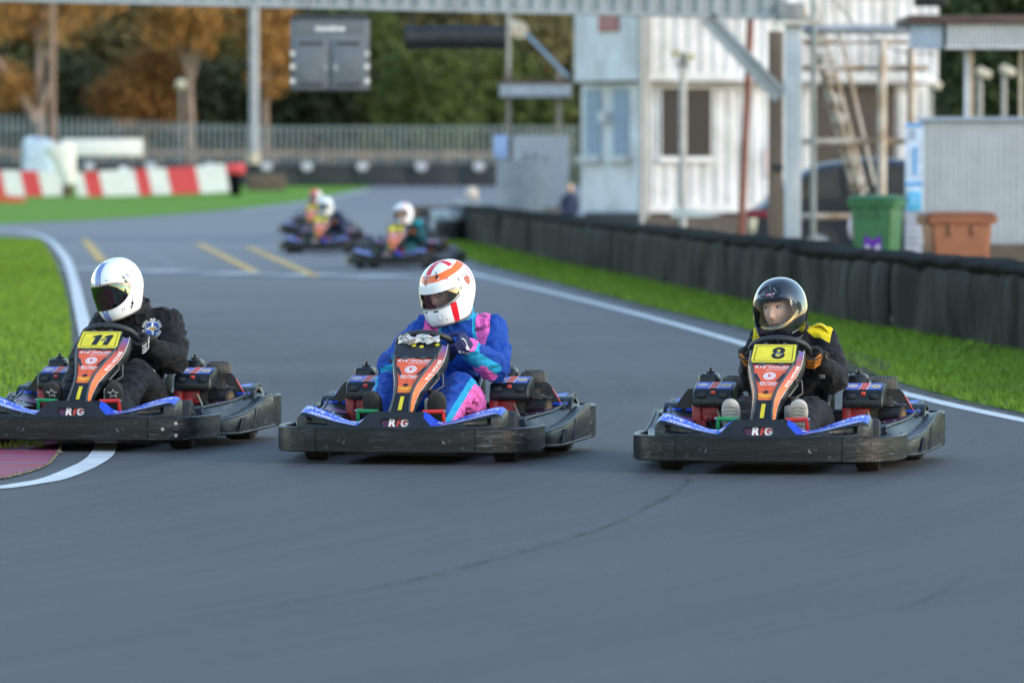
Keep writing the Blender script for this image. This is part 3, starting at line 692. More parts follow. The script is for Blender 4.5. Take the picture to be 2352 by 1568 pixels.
def body_mesh(P, voxel, name='body', amp=1.0):
    m = MB(); k = P.size
    secs = [((0, -.40, .10), .15, .12), ((0, -.41, .17), .185, .15), ((0, -.43, .26), .178, .145), ((P.top * .3, -.44, .36), .172, .135), ((P.top * .6, -.42, .46), .182, .135), ((P.top * .9, -.395, .56), .198, .132),
            ((P.top, -.375, .63 + P.shz), .195, .112), ((P.top, -.36, .685 + P.shz), .13, .09), ((P.top, -.345, .715 + P.shz), .082, .078), ((P.top * .7 + P.head.x * .3, -.325, .775 + P.shz), .066, .068)]
    rings = [[(c[0] + rx * k * math.cos(2 * math.pi * i / 24), c[1] + ry * k * math.sin(2 * math.pi * i / 24), c[2]) for i in range(24)] for c, rx, ry in secs]
    m.loft(rings)
    def limb(pts, rad):
        m.tube(pts, rad, 14)
        for p, r_ in zip(pts, rad): m.ball(p, r_, 14, 9)
    for s in (1, -1):
        a, b, c = P.sh[s], P.el[s], P.wr[s]
        limb([Vector((P.top + s * .09, a.y, a.z + .012)), a, a.lerp(b, .5) + Vector((s * .012, 0, -.004)), b, b.lerp(c, .45), c], [.072 * k, .084 * k, .084 * k, .082 * k, .072 * k, .048 * k])
        a, b, c = P.hip[s], P.kn[s], P.an[s]
        limb([a, a.lerp(b, .5) + Vector((s * .02, 0, -.01)), b, b.lerp(c, .45) + Vector((0, 0, -.008)), c], [.125 * k, .108 * k, .086 * k, .076 * k, .060 * k])
    me = remeshed(m, voxel, 8, name)
    n = len(me.vertices); co = np.empty(n * 3); me.vertices.foreach_get('co', co); co = co.reshape(-1, 3)
    no = np.empty(n * 3); me.vertex_normals.foreach_get('vector', no); no = no.reshape(-1, 3)
    for i in range(n):
        p = Vector(co[i]); d = 0.0
        j = 0.35
        for s in (1, -1):
            for q, rr in ((P.el[s], .13), (P.sh[s], .14), (P.kn[s], .14), (P.wr[s], .10), (P.hip[s], .2), (P.an[s], .12)):
                j = max(j, 1 - (p - q).length / rr)
        w1 = noise.noise(Vector((p.x * 11, p.y * 11, p.z * 17 + 3)) + Vector((1, 1, 1)) * noise.noise(p * 7) * .8)
        w2 = noise.noise(Vector((p.x * 20 + 2 * w1, p.y * 18, p.z * 34)))
        w3 = noise.noise(p * 60)
        d = (.5 - abs(w1) ** .8) * .024 * (.45 + j) + (.4 - abs(w2) ** .8) * .0085 * (.35 + j) + w3 * .0012
        co[i] += no[i] * (d - .004) * amp
    me.vertices.foreach_set('co', co.ravel()); me.update()
    return me, co
def leg_field(P, co):
    """signed distance-like field across the outer lower side of the trousers"""
    out = np.full(len(co), -1.0)
    for i, c in enumerate(co):
        p = Vector(c); s = 1 if p.x >= 0 else -1
        q1, t1 = seg_near(p, P.hip[s], P.kn[s]); q2, t2 = seg_near(p, P.kn[s], P.an[s])
        d1, d2 = (p - q1).length, (p - q2).length
        if min(d1, d2) < .17 and p.z < .47 and p.y > -.42:
            q = q1 if d1 < d2 else q2
            out[i] = s * (p.x - q.x) * .75 - (p.z - q.z) * .66 - .012
    return out
def suit_mid(P, me, co):
    leg = leg_field(P, co); pink = np.full(len(co), -1.0); cyan = np.full(len(co), -1.0)
    pink = np.maximum(pink, leg - .026); cyan = np.maximum(cyan, leg + .008)
    for i, c in enumerate(co):
        x, y, z = c; ax = abs(x - P.top); s = 1 if x > P.top else -1
        if z > .5:
            arm = (Vector(c) - P.sh[s]).length
            yk = min(ax - (.098 + .16 * max(0, .66 - z)), .178 - .10 * max(0, z - .64) - ax - .3 * max(0, .63 - z), z - .545)
            pink[i] = max(pink[i], yk)
            cyan[i] = max(cyan[i], min(.012 - abs(ax - (.092 + .16 * max(0, .66 - z))), z - .50))
        if z > .705 + P.shz and ax < .095: cyan[i] = max(cyan[i], z - .705 - P.shz)
        p = Vector(c); q, t = seg_near(p, P.el[s], P.wr[s]); q0, t0 = seg_near(p, P.sh[s], P.el[s])
        if (p - q).length < .09 and (p - q).length <= (p - q0).length + .004:
            u_ = q.z - p.z - .010
            cyan[i] = max(cyan[i], min(u_, t - .12)); pink[i] = max(pink[i], min(u_ - .040, t - .05, .62 - t))
            cyan[i] = max(cyan[i], (t - .90) * .25)
    attr(me, 'cyan', cyan); attr(me, 'pink', pink)
def suit_yellow(P, me, co):
    yl = np.full(len(co), -1.0)
    for i, (x, y, z) in enumerate(co):
        ax = abs(x - P.top)
        yl[i] = min(ax - .066, .200 - ax + .35 * max(0, z - .69 - P.shz), z - (.664 + P.shz) - .9 * max(0, .115 - ax) + .55 * max(0, ax - .15))
    attr(me, 'yellow', yl)

SKIN = mat('skin', (.50, .27, .19), .5, var=.10, vscale=30, spec=.4)
def make_head(parent, M, detail=True):
    m = MB(); nu, nv = 56, 44; vs = []
    g = lambda d, s_: math.exp(-(d / s_) ** 2)
    for j in range(nv + 1):
        th = math.pi * j / nv
        for i in range(nu):
            ph = 2 * math.pi * i / nu
            x, y, z = .074 * math.sin(th) * math.sin(ph), .094 * math.sin(th) * math.cos(ph), .118 * math.cos(th)
            if z < 0: x *= 1 - .28 * (z / .118) ** 2
            if y > 0:
                f = 0
                f += .024 * g(x, .011) * max(0, g(z + .030, .017)) + .012 * g(x, .009) * g(z - .002, .026)
                for s in (1, -1):
                    f -= .011 * g(x - s * .032, .016) * g(z - .017, .011); f += .005 * g(x - s * .03, .022) * g(z - .040, .009); f += .005 * g(x - s * .042, .02) * g(z + .018, .02)
                f += .006 * g(x, .022) * g(z + .064, .0055) + .007 * g(x, .019) * g(z + .0765, .006) - .004 * g(x, .024) * g(z + .070, .0028)
                f += .010 * g(x, .025) * g(z + .102, .014)
                y += f * (y / .094)
            vs.append((x, y, z))
    fs = [(j * nu + i, j * nu + (i + 1) % nu, (j + 1) * nu + (i + 1) % nu, (j + 1) * nu + i) for j in range(nv) for i in range(nu)]
    m.add(vs, fs)
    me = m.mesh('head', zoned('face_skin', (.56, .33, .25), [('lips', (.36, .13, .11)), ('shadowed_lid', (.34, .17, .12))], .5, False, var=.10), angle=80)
    co = np.empty(len(me.vertices) * 3); me.vertices.foreach_get('co', co); co = co.reshape(-1, 3)
    attr(me, 'lips', [min(.022 - abs(c[0]), .009 - abs(c[2] + .070)) if c[1] > .03 else -1 for c in co])
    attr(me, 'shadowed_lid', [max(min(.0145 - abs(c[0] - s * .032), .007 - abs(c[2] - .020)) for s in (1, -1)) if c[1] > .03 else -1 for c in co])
    me.transform(M); H = link('head', me, parent)
    if detail:
        for s in (1, -1):
            m = MB(); e = Vector((s * .032, .0735, .0165)); m.ball(e, (.0130, .0105, .0064), 14, 9, 0, M); m.ball(e + Vector((.002, .0085, .0003)), (.0052, .0025, .0050), 12, 8, 1, M); m.ball(e + Vector((.002, .0105, .0003)), (.0022, .001, .0022), 8, 6, 2, M)
            m.tube([M @ (e + Vector((k * .0125, .009 - abs(k) * .005, .0065 - k * k * .004))) for k in (-1, -.5, 0, .5, 1)], .0017, 6, 2)
            m.build('eye', [mat('eye_white', (.62, .60, .58), .25), mat('iris', (.05, .035, .02), .2), BLACKP], H)
            m = MB(); m.tube([M @ Vector((s * (.019 + k * .0078), .088 - k * k * .0022 + .0, .042 + .003 * math.sin(k * .9))) for k in range(5)], [.0014, .0022, .0024, .002, .0012], 6); m.build('eyebrow', mat('brow_hair', (.09, .055, .04), .8), H)
    return H

# ---- helmet shell: rows (z, half width, front, back) from crown to base
HROWS = [(.150, .002, .002, .002), (.1475, .026, .030, .031), (.139, .053, .062, .066), (.123, .077, .092, .098), (.100, .0975, .116, .122), (.070, .1135, .134, .142), (.036, .1225, .1445, .151), (.0, .1265, .150, .153), (-.036, .1265, .154, .147), (-.070, .1235, .159, .134), (-.100, .117, .163, .116), (-.126, .108, .161, .100), (-.146, .098, .152, .090), (-.156, .090, .143, .084)]
def hel_pt(t, ph, off=0.0, chin=0.0):
    z, a, f, b = catm(HROWS, t); e = 2 / 2.25
    c, s = math.cos(ph), math.sin(ph)
    x = a * math.copysign(abs(s) ** e, s); y = (f if c > 0 else b) * math.copysign(abs(c) ** e, c)
    lo = max(0, min(1, (-z) / .15)); z2 = z + .034 * lo * max(0, -y / .1)
    if c > 0: y += chin * lo * max(0, c)
    v = Vector((x, y, z2))
    return v + Vector((x / a if a > .01 else 0, y / max(f, .01), z * 3)).normalized() * off if off else v
def vis_edge(ph, grow=0.0, hi=.052, lo=-.070, span=84):
    q = min(1, abs(math.degrees(ph)) / span); k = (1 - q ** 3.2)
    mid = (hi + lo) / 2 + .016 * q * q; return mid - (mid - lo) * k - grow, mid + (hi - mid) * k + grow
def make_helmet(parent, M, zone_fn, shell_mat, visor_mat, seg=128, rows=72, hi=.050, lo=-.066, span=84, visor_span=86, brow=None):
    m = MB(); vs = []
    zt_ = lambda z: float(np.interp(-z, [-r_[0] for r_ in HROWS], np.linspace(0, 1, len(HROWS))))
    JB, JA = 30, 50; cols_ = []
    for i in range(seg):
        ph = 2 * math.pi * i / seg; ph = ph - 2 * math.pi if ph > math.pi else ph; az = abs(math.degrees(ph)); q = min(1, az / span)
        k = max(1 - q ** 3.2, .22) if az < span else .22 + .78 * min(1, (az - span) / 50); mid = (hi + lo) / 2 + .016 * q * q
        tb, ta = zt_(mid + (hi - (hi + lo) / 2) * k), zt_(mid - ((hi + lo) / 2 - lo) * k)
        cols_.append([float(np.interp(j, [0, JB, JA, rows], [0, tb, ta, 1])) for j in range(rows + 1)])
    for j in range(rows + 1):
        for i in range(seg): vs.append(hel_pt(cols_[i][j], 2 * math.pi * i / seg))
    fs = []
    for j in range(rows):
        for i in range(seg):
            q = (j * seg + i, j * seg + (i + 1) % seg, (j + 1) * seg + (i + 1) % seg, (j + 1) * seg + i)
            ph = 2 * math.pi * (i + .5) / seg; ph = ph - 2 * math.pi if ph > math.pi else ph
            z = (vs[q[0]].z + vs[q[3]].z) / 2
            if abs(math.degrees(ph)) < span and JB <= j < JA: continue
            fs.append(q)
    m.add(vs, fs)
    me = m.mesh('helmet', shell_mat, fix=False, angle=70)
    n = len(me.vertices); z_ = [zone_fn(v.co) for v in me.vertices]
    for k in (z_[0] or {}): attr(me, k, [q[k] for q in z_])
    bv_m = MB(); bv_m.add(vs, [(j * seg + i, j * seg + (i + 1) % seg, (j + 1) * seg + (i + 1) % seg, (j + 1) * seg + i) for j in range(rows) for i in range(seg)])
    bv = BVHTree.FromPolygons([Vector(v) for v in bv_m.v], bv_m.f)
    me.transform(M); H = link('helmet', me, parent)
    # padding inside, lower rim
    m = MB(); pad = [[hel_pt(t, 2 * math.pi * i / 40) * .972 for i in range(40)] for t in np.linspace(.3, 1, 10)]
    vs2 = [p for r_ in pad for p in r_]; fs2 = []
    for j in range(9):
        for i in range(40):
            ph = 2 * math.pi * (i + .5) / 40; ph = ph - 2 * math.pi if ph > math.pi else ph; z = (pad[j][i].z + pad[j + 1][i].z) / 2
            if abs(math.degrees(ph)) < 56 and -.085 < z < .05: continue
            fs2.append((j * 40 + i, j * 40 + (i + 1) % 40, (j + 1) * 40 + (i + 1) % 40, (j + 1) * 40 + i))
    m.add(vs2, fs2, 0, M); m.build('helmet_lining', mat('black_lining', (.008, .008, .009), .9), H)
    m = MB(); m.tube([M @ hel_pt(1, 2 * math.pi * i / 64) for i in range(64)], .0055, 8, 0, True); m.build('rim_trim', mat('grey_trim', (.06, .06, .065), .5), H)
    # visor
    m = MB(); nu, nv = 60, 12; outer = []
    for i in range(nu + 1):
        ph = R(-visor_span + 2 * visor_span * i / nu); a, b = vis_edge(ph, .007, hi, lo, visor_span + 3)
        col_ = []
        for j in range(nv + 1):
            z = a + (b - a) * j / nv; t = float(np.interp(-z, [-r_[0] for r_ in HROWS], np.linspace(0, 1, len(HROWS))))
            p = hel_pt(t, ph); col_.append(p + Vector((p.x, p.y, 0)).normalized() * .0035)
        outer.append(col_)
    m.loft(outer, 0, False, False, M); V = m.build('visor', visor_mat, H, angle=60, fix=False)
    def proj(az0, z0):
        """plane metres -> helmet surface, centred at azimuth az0 and height z0"""
        def fn(u, v, off=.0012):
            d0 = Vector((math.sin(az0), math.cos(az0), 0)); rt = Vector((-math.cos(az0), math.sin(az0), 0))
            o = d0 * .4 + rt * u + Vector((0, 0, z0 + v)); h = bv.ray_cast(o, -d0)
            if h[0] is None: return M @ (d0 * .1 + rt * u + Vector((0, 0, z0 + v)))
            nn = h[1] if h[1].dot(d0) > 0 else -h[1]; return M @ (h[0] + nn * off)
        return fn
    def radial(az, el, off=.0012):
        d = Vector((math.sin(az) * math.cos(el), math.cos(az) * math.cos(el), math.sin(el))); h = bv.ray_cast(d * .5, -d)
        p = h[0] if h[0] is not None else d * .15; return M @ (p + d * off)
    return H, proj, radial, M

def glove(parent, P, s, mats, voxel=.0042):
    h = P.hand[s]; r_ = (h - WC).normalized(); t = r_.cross(WN).normalized(); n_ = WN
    if t.z < 0: t = -t
    fr = lambda a, b, c: h + r_ * a + n_ * b + t * c
    m = MB(); sc = 1.0
    for k in range(4):
        c = (k - 1.5) * .0225; L = (1.0, 1.08, 1.02, .88)[3 - k]
        pts = [fr(.046, .018, c), fr(.048, -.012 * L, c * 1.02), fr(.026, -.036 * L, c), fr(-.004, -.039 * L, c * .98), fr(-.022 * L, -.022, c * .96)]
        m.tube(pts, [.0138, .0138, .013, .0125, .011], 10)
        for p, q in zip(pts, [.0138, .0138, .013, .0125, .011]): m.ball(p, q, 10, 7)
    wr = P.wr[s]; kn = fr(.044, .022, 0)
    d = (wr - kn); side = t
    rings = []
    for f, a, b in ((-.12, .040, .016), (0, .051, .024), (.35, .053, .029), (.7, .045, .031), (1.0, .040, .036), (1.25, .045, .041), (1.75, .052, .047)):
        c = kn + d * f; ax = d.normalized(); u = (side - ax * side.dot(ax)).normalized(); v = ax.cross(u)
        rings.append([c + u * a * math.cos(2 * math.pi * i / 18) + v * b * math.sin(2 * math.pi * i / 18) for i in range(18)])
    m.loft(rings)
    th = [fr(.046, .028, .026), fr(.028, .034, .036), fr(.004, .031, .038), fr(-.010, .020, .034)]
    m.tube(th, [.016, .014, .0125, .011], 10)
    for p, q in zip(th, [.016, .014, .0125, .011]): m.ball(p, q, 10, 7)
    me = remeshed(m, voxel, 2, 'glove')
    co = np.empty(len(me.vertices) * 3); me.vertices.foreach_get('co', co); co = co.reshape(-1, 3)
    fing = []
    for c in co:
        p = Vector(c) - h; fing.append(min(-p.dot(n_) - .004, p.dot(r_) + .03, .006 - abs((p.dot(t) / .0215 + .0) % 1 - .5) * .0215 + .002))
    attr(me, 'fingers', fing)
    for x in mats: me.materials.append(x)
    g = link('glove', me, parent)
    return g, fr, kn, d
def shoe(parent, P, s, upper, sole, ridges=False, star_=True):
    a = P.an[s]; heel = Vector((s * .160, .622, .125)); toe = Vector((s * .170, .715, .352)); L = (toe - heel); l = L.normalized()
    fwd = Vector((0, l.z, -l.y)); sd = Vector((1, 0, 0)); m = MB(); rings = []
    for f, wd, up in ((-.02, .020, .03), (.06, .034, .055), (.25, .037, .060), (.45, .040, .050), (.68, .045, .042), (.86, .042, .034), (.97, .028, .024), (1.0, .012, .015)):
        c = heel + L * f - fwd * (up * .9); rings.append([c + sd * wd * math.cos(2 * math.pi * i / 20) + fwd * up * math.sin(2 * math.pi * i / 20) for i in range(20)])
    m.loft(rings); m.tube([heel + L * .22 - fwd * .05, a + Vector((0, -.02, .02))], [.052, .056], 14)
    S = m.build('shoe', upper, parent, angle=60)
    out = [(.034, .02), (.039, .2), (.036, .42), (.043, .62), (.047, .78), (.040, .93), (.022, 1.02), (0, 1.045)]
    op = smooth2([(w_, f) for w_, f in out], 4); pts = [(p.x, p.y) for p in op] + [(-p.x, p.y) for p in reversed(op[:-1])]
    m = MB(); n = len(pts); fr = lambda x, f, h: heel + L * f + sd * x + fwd * h
    vs = [fr(x, f, 0) for x, f in pts] + [fr(x, f, .014) for x, f in pts] + [fr(x * .92, .5 + (f - .5) * .97, .018) for x, f in pts]
    fs = [(i, (i + 1) % n, n + (i + 1) % n, n + i) for i in range(n)] + [(n + i, n + (i + 1) % n, 2 * n + (i + 1) % n, 2 * n + i) for i in range(n)] + [tuple(range(2 * n, 3 * n))]
    m.add(vs, fs, 0); SO = m.build('shoe_sole', sole, S, angle=50)
    if ridges:
        m = MB()
        for k in range(7):
            f = .42 + k * .078; hw = float(np.interp(f, [o[1] for o in out], [o[0] for o in out])) * .82
            m.tube([fr(hw * math.cos(a_), f + .05 * math.sin(a_) - .03, .019) for a_ in np.linspace(.15, math.pi - .15, 9)], .0035, 6)
        m.build('tread', mat('tread_grey', (.30, .29, .27), .7), S)
    elif star_:
        m = MB(); star = []
        for k in range(10):
            an = 2 * math.pi * k / 10 + .3; rr = .026 if k % 2 == 0 else .010; star.append((rr * math.cos(an) * 1.2, rr * math.sin(an)))
        m.tube([fr(x, .80 + y / L.length, .019) for x, y in star], .0014, 5, 0, True); m.build('sole_star', WHITEP, S)
    return S
def strap(parent, P, s, m_, w0=.05, lift=.02):
    """padded shoulder epaulette standing a little clear of the suit"""
    x0, x1 = P.top + s * .10, P.top + s * .205; zt = .712 + P.shz; rings = []
    for k in range(9):
        f = k / 8; x = x0 + (x1 - x0) * f; z = zt + lift * math.sin(math.pi * f) - .055 * f * f + .004; hw = w0 * (.8 + .3 * f)
        rings.append([(x, -.365 + a, z + b) for a, b in ((-hw, -.003), (0, .001), (hw, -.003), (hw, .005), (0, .010), (-hw, .005))])
    m = MB(); m.loft(rings); return m.build('epaulette', m_, parent)
def collar(parent, P, m_):
    m = MB(); c = Vector((P.top * .8 + P.head.x * .2, -.340, .712 + P.shz)); rings = []
    for f, r_ in ((0, .098), (.25, .092), (.6, .088), (1, .086), (1.0, .078), (.4, .078)):
        rings.append([(c.x + r_ * math.cos(a), c.y + r_ * math.sin(a) * .95, c.z + f * .055 - .02 * math.sin(a) * 1.0 + .003 * math.sin(9 * a)) for a in [2 * math.pi * i / 40 for i in range(40)]])
    m.loft(rings, 0, True, False); return m.build('collar', m_, parent)
def on_body(me, M=None):
    bv = BVHTree.FromPolygons([v.co for v in me.vertices], [tuple(p.vertices) for p in me.polygons])
    def at(x0, z0, rot=0.0, off=.003, top=False):
        c, s = math.cos(rot), math.sin(rot)
        def fn(u, v):
            x = x0 - (u * c - v * s); z = z0 + (u * s + v * c)
            o, d = (Vector((x, .9, z)), Vector((0, -1, 0)))
            h = bv.ray_cast(o, d)
            return h[0] - d * off if h[0] is not None else Vector((x, -.2, z))
        return fn
    return at
def head_matrix(P, yaw, pitch, roll, sc):
    return Matrix.Translation(P.head) @ Matrix.Rotation(R(-yaw), 4, 'Z') @ Matrix.Rotation(R(-pitch), 4, 'X') @ Matrix.Rotation(R(roll), 4, 'Y') @ Matrix.Scale(sc, 4)
# ================================================================== THE THREE LEADERS AND THEIR KARTS
YAW = 180 - 9.8
KPOS = {'left': (-2.166, 30.97), 'mid': (-.431, 29.67), 'right': (1.368, 28.77)}
kproto = make_kart()
def place(o, key, yaw=YAW): o.location = (*KPOS[key], 0); o.rotation_euler = (0, 0, R(yaw)); return o
kart_r = place(kproto, 'right'); kart_m = place(copy_tree(kproto), 'mid'); kart_l = place(copy_tree(kproto), 'left')
GK = 'twin-engined hire karts on the track'
tag(kart_r, 'hire kart carrying yellow plate 8, nearest the right edge of the track', 'go-kart', GK)
tag(kart_m, 'hire kart with flipped black number plate under torn tape, middle of the front three', 'go-kart', GK)
tag(kart_l, 'hire kart carrying yellow plate 11, clipping the red painted apron', 'go-kart', GK)
for c in kart_l.children:
    if c.name.startswith('bumper_corner'):
        for b in c.children:
            b.material_slots[0].link = 'OBJECT'; b.material_slots[0].material = mat('zinc_bolt', (.62, .62, .60), .4, .3)
# plates on the fairings
def plate_map(off):
    t = Vector((0, -.14, .090)).normalized(); nn = Vector((0, .090, .14)).normalized(); c = Vector((0, .330, .561))
    return lambda u, v: c + Vector((-u, 0, 0)) + t * v + nn * off
def number_plate(K, txt):
    m = MB(); pm = lambda o_: plate_map(o_)
    out = [(-.118, -.088), (.118, -.088), (.112, .088), (-.112, .088)]
    m.add([pm(.004)(*p) for p in out] + [pm(.012)(*p) for p in out], [(3, 2, 1, 0), (4, 5, 6, 7), (0, 1, 5, 4), (1, 2, 6, 5), (2, 3, 7, 6), (3, 0, 4, 7)])
    for u in (-.05, .045):
        a = [(u - .013, -.098), (u + .013, -.098), (u + .013, -.078), (u - .013, -.078)]
        m.add([pm(.014)(*p) for p in a] + [pm(.004)(*p) for p in a], [(0, 1, 2, 3), (0, 4, 5, 1), (1, 5, 6, 2), (2, 6, 7, 3), (3, 7, 4, 0)], 1)
        a = [(u - .010, .082), (u + .010, .082), (u + .010, .098), (u - .010, .098)]
        m.add([pm(.014)(*p) for p in a] + [pm(.004)(*p) for p in a], [(0, 1, 2, 3), (0, 4, 5, 1), (1, 5, 6, 2), (2, 6, 7, 3), (3, 7, 4, 0)], 1)
    N = m.build('number_plate', [mat('plate_backing', (.014, .016, .02), .38, var=.4, vscale=30), GREYPL], K, smooth=False)
    if txt:
        m = MB(); put(m, poly([(-.111, -.076), (.111, -.076), (.106, .081), (-.106, .081)]), pm(.0128), 0)
        i_, o_ = [(-.094, -.060), (.094, -.060), (.090, .066), (-.090, .066)], [(-.097, -.063), (.097, -.063), (.093, .069), (-.093, .069)]
        m.add([pm(.0136)(*p) for p in i_ + o_], [(k, 4 + k, 4 + (k + 1) % 4, (k + 1) % 4) for k in range(4)], 1)
        if txt == '11':
            one = [(-.016, -.048), (.014, -.048), (.014, .048), (-.006, .048), (-.030, .036), (-.030, .018), (-.016, .024)]
            for du in (-.012, .050): put(m, poly([(x + y * .18, y) for x, y in one]), pm(.0142), 1, du, 0)
        else: put(m, text_polys(txt, .135, .030, .0, .96, 1.0), pm(.0142), 1, .022, 0)
        for k in range(9): put(m, disc(.0045 + .002 * (k % 3), 7), pm(.0148), 2 if k % 3 else 0, .012 + .007 * (k % 4) + (.0 if k < 5 else .006), -.004 + .008 * ((k * 7) % 3 - 1))
        m.build('numeral', [YELLOW, BLACKP, mat('scrape', (.25, .25, .24), .6)], N, smooth=False)
    return N
number_plate(kart_r, '8'); number_plate(kart_l, '11'); npm = number_plate(kart_m, None)
# crumpled tape over the top of the middle plate
random.seed(3); m = MB(); nx, ny = 16, 6; vs_ = []
for j in range(ny + 1):
    for i in range(nx + 1):
        u = -.108 + .216 * i / nx; v = .028 + .066 * j / ny + .012 * math.sin(i * .9)
        vs_.append(plate_map(.014 + abs(noise.noise(Vector((i * .30, j * .55, 2.2)))) * .045 + .003 * random.random() + (.006 if j in (2, 3, 4) else 0))(u + .006 * random.uniform(-1, 1), v))
m.add(vs_, [(j * (nx + 1) + i, j * (nx + 1) + i + 1, (j + 1) * (nx + 1) + i + 1, (j + 1) * (nx + 1) + i) for j in range(ny) for i in range(nx)])
for k, f in enumerate(m.f): m.m[k] = 1 if noise.noise(Vector((k * .13, k // nx * .7, 5))) > .12 else 0
m.build('torn_tape', [mat('white_tape', (.50, .51, .50), .85, var=.2, vscale=60), mat('dirty_tape', (.26, .22, .18), .8, var=.3, vscale=60)], npm, angle=120)
m = MB()
for u, v in ((-.100, .078), (.092, .078), (-.022, .022), (.02, .012), (.10, .030)): put(m, poly([(-.010, -.012), (.012, -.010), (.009, .012), (-.008, .009)]), plate_map(.0135), 0, u, v)
m.build('yellow_edge', YELLOW, npm, smooth=False)

def driver(key, label, group=None):
    o = thing('person', label, 'person', (0, 0, 0)); place(o, key); return o

# ------------------------------------------------ middle driver: blue and pink suit, white and red helmet
Pm = make_pose(elr=.235, ell=.31, knee=.185, knee_z=.35, la=168, ra=-52, sh=-.095, head=(-.046, -.27, .863), elz=.455)
D = driver('mid', 'kart driver in blue, pink and cyan suit, white helmet crossed in red and orange')
me, co = body_mesh(Pm, .007, amp=1.35); suit_mid(Pm, me, co)
SUITM = zoned('blue_pink_suit', (.002, .050, .31), [('cyan', (.010, .30, .52)), ('pink', (.74, .13, .46))], .75)
me.materials.append(SUITM); link('body', me, D); at = on_body(me)
L = MB()
put(L, text_polys('sparco', .036, .01, 0, 1.0, 1.0), at(.030, .655, R(-62)), 0); put(L, text_polys('sparco', .036, .01, 0, 1.0, 1.0), at(-.232, .662, R(18)), 0)
L.build('suit_lettering', mat('purple_black', (.02, .008, .04), .6), D, smooth=False)
CY = mat('cyan_cloth', (.010, .28, .48), .8, bmp=.3, bscale=80); PK = mat('pink_cloth', (.72, .12, .45), .8, bmp=.3, bscale=60)
collar(D, Pm, CY)
for s in (1, -1): strap(D, Pm, s, PK)
NAVY = mat('navy_glove', (.006, .012, .085), .7, var=.2, bmp=.3, bscale=120)
for s in (1, -1):
    g, fr, kn, d_ = glove(D, Pm, s, [NAVY])
    mm = MB(); mm.tube([fr(.066, .010 - .008 * abs(k), k * .023) for k in (-1.8, -1, 0, 1, 1.8)], .0042, 6)
    mm.tube([kn + d_ * 1.28 + Vector((s * .0, 0, 0)) + (fr(math.cos(a) * .044, math.sin(a) * .0, math.sin(a) * .040) - fr(0, 0, 0)) for a in np.linspace(.5, 2.2, 6)], .003, 6); mm.build('white_piping', WHITEP, g)
    if s < 0:
        gb = BVHTree.FromPolygons([v.co for v in g.data.vertices], [tuple(p.vertices) for p in g.data.polygons]); c0 = kn + d_ * 1.5
        def gm(u, v):
            x, z = c0.x - u, c0.z + v - u * .35; h_ = gb.ray_cast(Vector((x, .9, z)), Vector((0, -1, 0))); return (h_[0] + Vector((0, .003, 0))) if h_[0] is not None else Vector((x, c0.y + .04, z))
        mm = MB(); put(mm, text_polys('sparco', .030, .02), gm, 0, 0, -.004); put(mm, rect(.012, .018), gm, 0, 0, .026); mm.build('glove_lettering', WHITEP, g, smooth=False)
BLKSHOE = mat('black_suede', (.012, .012, .013), .8, var=.3, bmp=.2); BLKSOLE = mat('black_sole', (.018, .018, .018), .7, var=.3)
for s in (1, -1): shoe(D, Pm, s, BLKSHOE, BLKSOLE, False, False)
M = head_matrix(Pm, 33, 17, 4, 1.03)
def zm(p):
    band = p.z - (.082 + .15 * (.155 - p.y)); az = math.degrees(math.atan2(abs(p.x), p.y)) if p.y > -.02 else 180
    org = .0155 - abs(band)
    red = max(min(.0185 - abs(p.x), band - .0185), min(.015 - abs(p.y - .008), band - .0185), min(.017 - abs(az - 50) * .0024, -.048 - p.z, p.y))
    red = max(red, min(.006 - abs(p.y + .085), p.z - .0))
    return {'red': red, 'orange': org}
HM = zoned('white_red_shell', (.80, .81, .82), [('orange', (.82, .15, .02)), ('red', (.70, .015, .03))], .26, False, .35, .02)
H, proj, radial, HMx = make_helmet(D, M, zm, HM, clearmat('smoked_visor', (.72, .74, .75), (.95, .95, .95), .02, .10), hi=.040, lo=-.058)
L = MB(); SH = [(-.5, .5), (.5, .5), (.5, -.05), (.36, -.36), (0, -.58), (-.36, -.36), (-.5, -.05)]
def crest(az, z0, sc_, lively=True):
    f = proj(az, z0); f2 = lambda u, v: f(u, v, .0020); f3 = lambda u, v: f(u, v, .0028)
    put(L, fan([(x * sc_ * 1.16, y * sc_ * 1.12) for x, y in SH]), f, 0); put(L, fan([(x * sc_, y * sc_) for x, y in SH]), f2, 1)
    for k in range(3):
        for q in range(2): put(L, poly([(-.16 * sc_, -.05 * sc_), (.02 * sc_, -.09 * sc_), (.17 * sc_, -.02 * sc_), (.05 * sc_, .08 * sc_)]), f3, 2, (q - .5) * .42 * sc_, (.28 - k * .27) * sc_)
    for k in range(5): put(L, poly([(-.05 * sc_, -.10 * sc_), (.05 * sc_, -.10 * sc_), (0, (.22 + .1 * (k == 2)) * sc_)]), f2, 3, (k - 2) * .24 * sc_, .80 * sc_)
    put(L, rect(1.05 * sc_, .07 * sc_), f2, 3, 0, .68 * sc_)
crest(0.05, .078, .030); crest(-1.85, .030, .042)
for az in (.32, -.32):
    f = proj(az, -.108); put(L, fan([(x * .034, y * .034) for x, y in SH]), f, 4); put(L, fan([(x * .024, y * .024) for x, y in SH]), (lambda u, v, f=f: f(u, v, .002)), 0)
for az, wd in ((.22, .020), (-.22, .026)):
    f = proj(az, -.074); put(L, poly([(-wd / 2, -.004), (wd / 2, -.005), (wd / 2 + .002, .004), (-wd / 2 - .001, .003)]), f, 5)
f = proj(-.62, -.112); put(L, poly([(-.022, -.012), (-.020, -.015), (.024, .010), (.023, .012)]), f, 5)
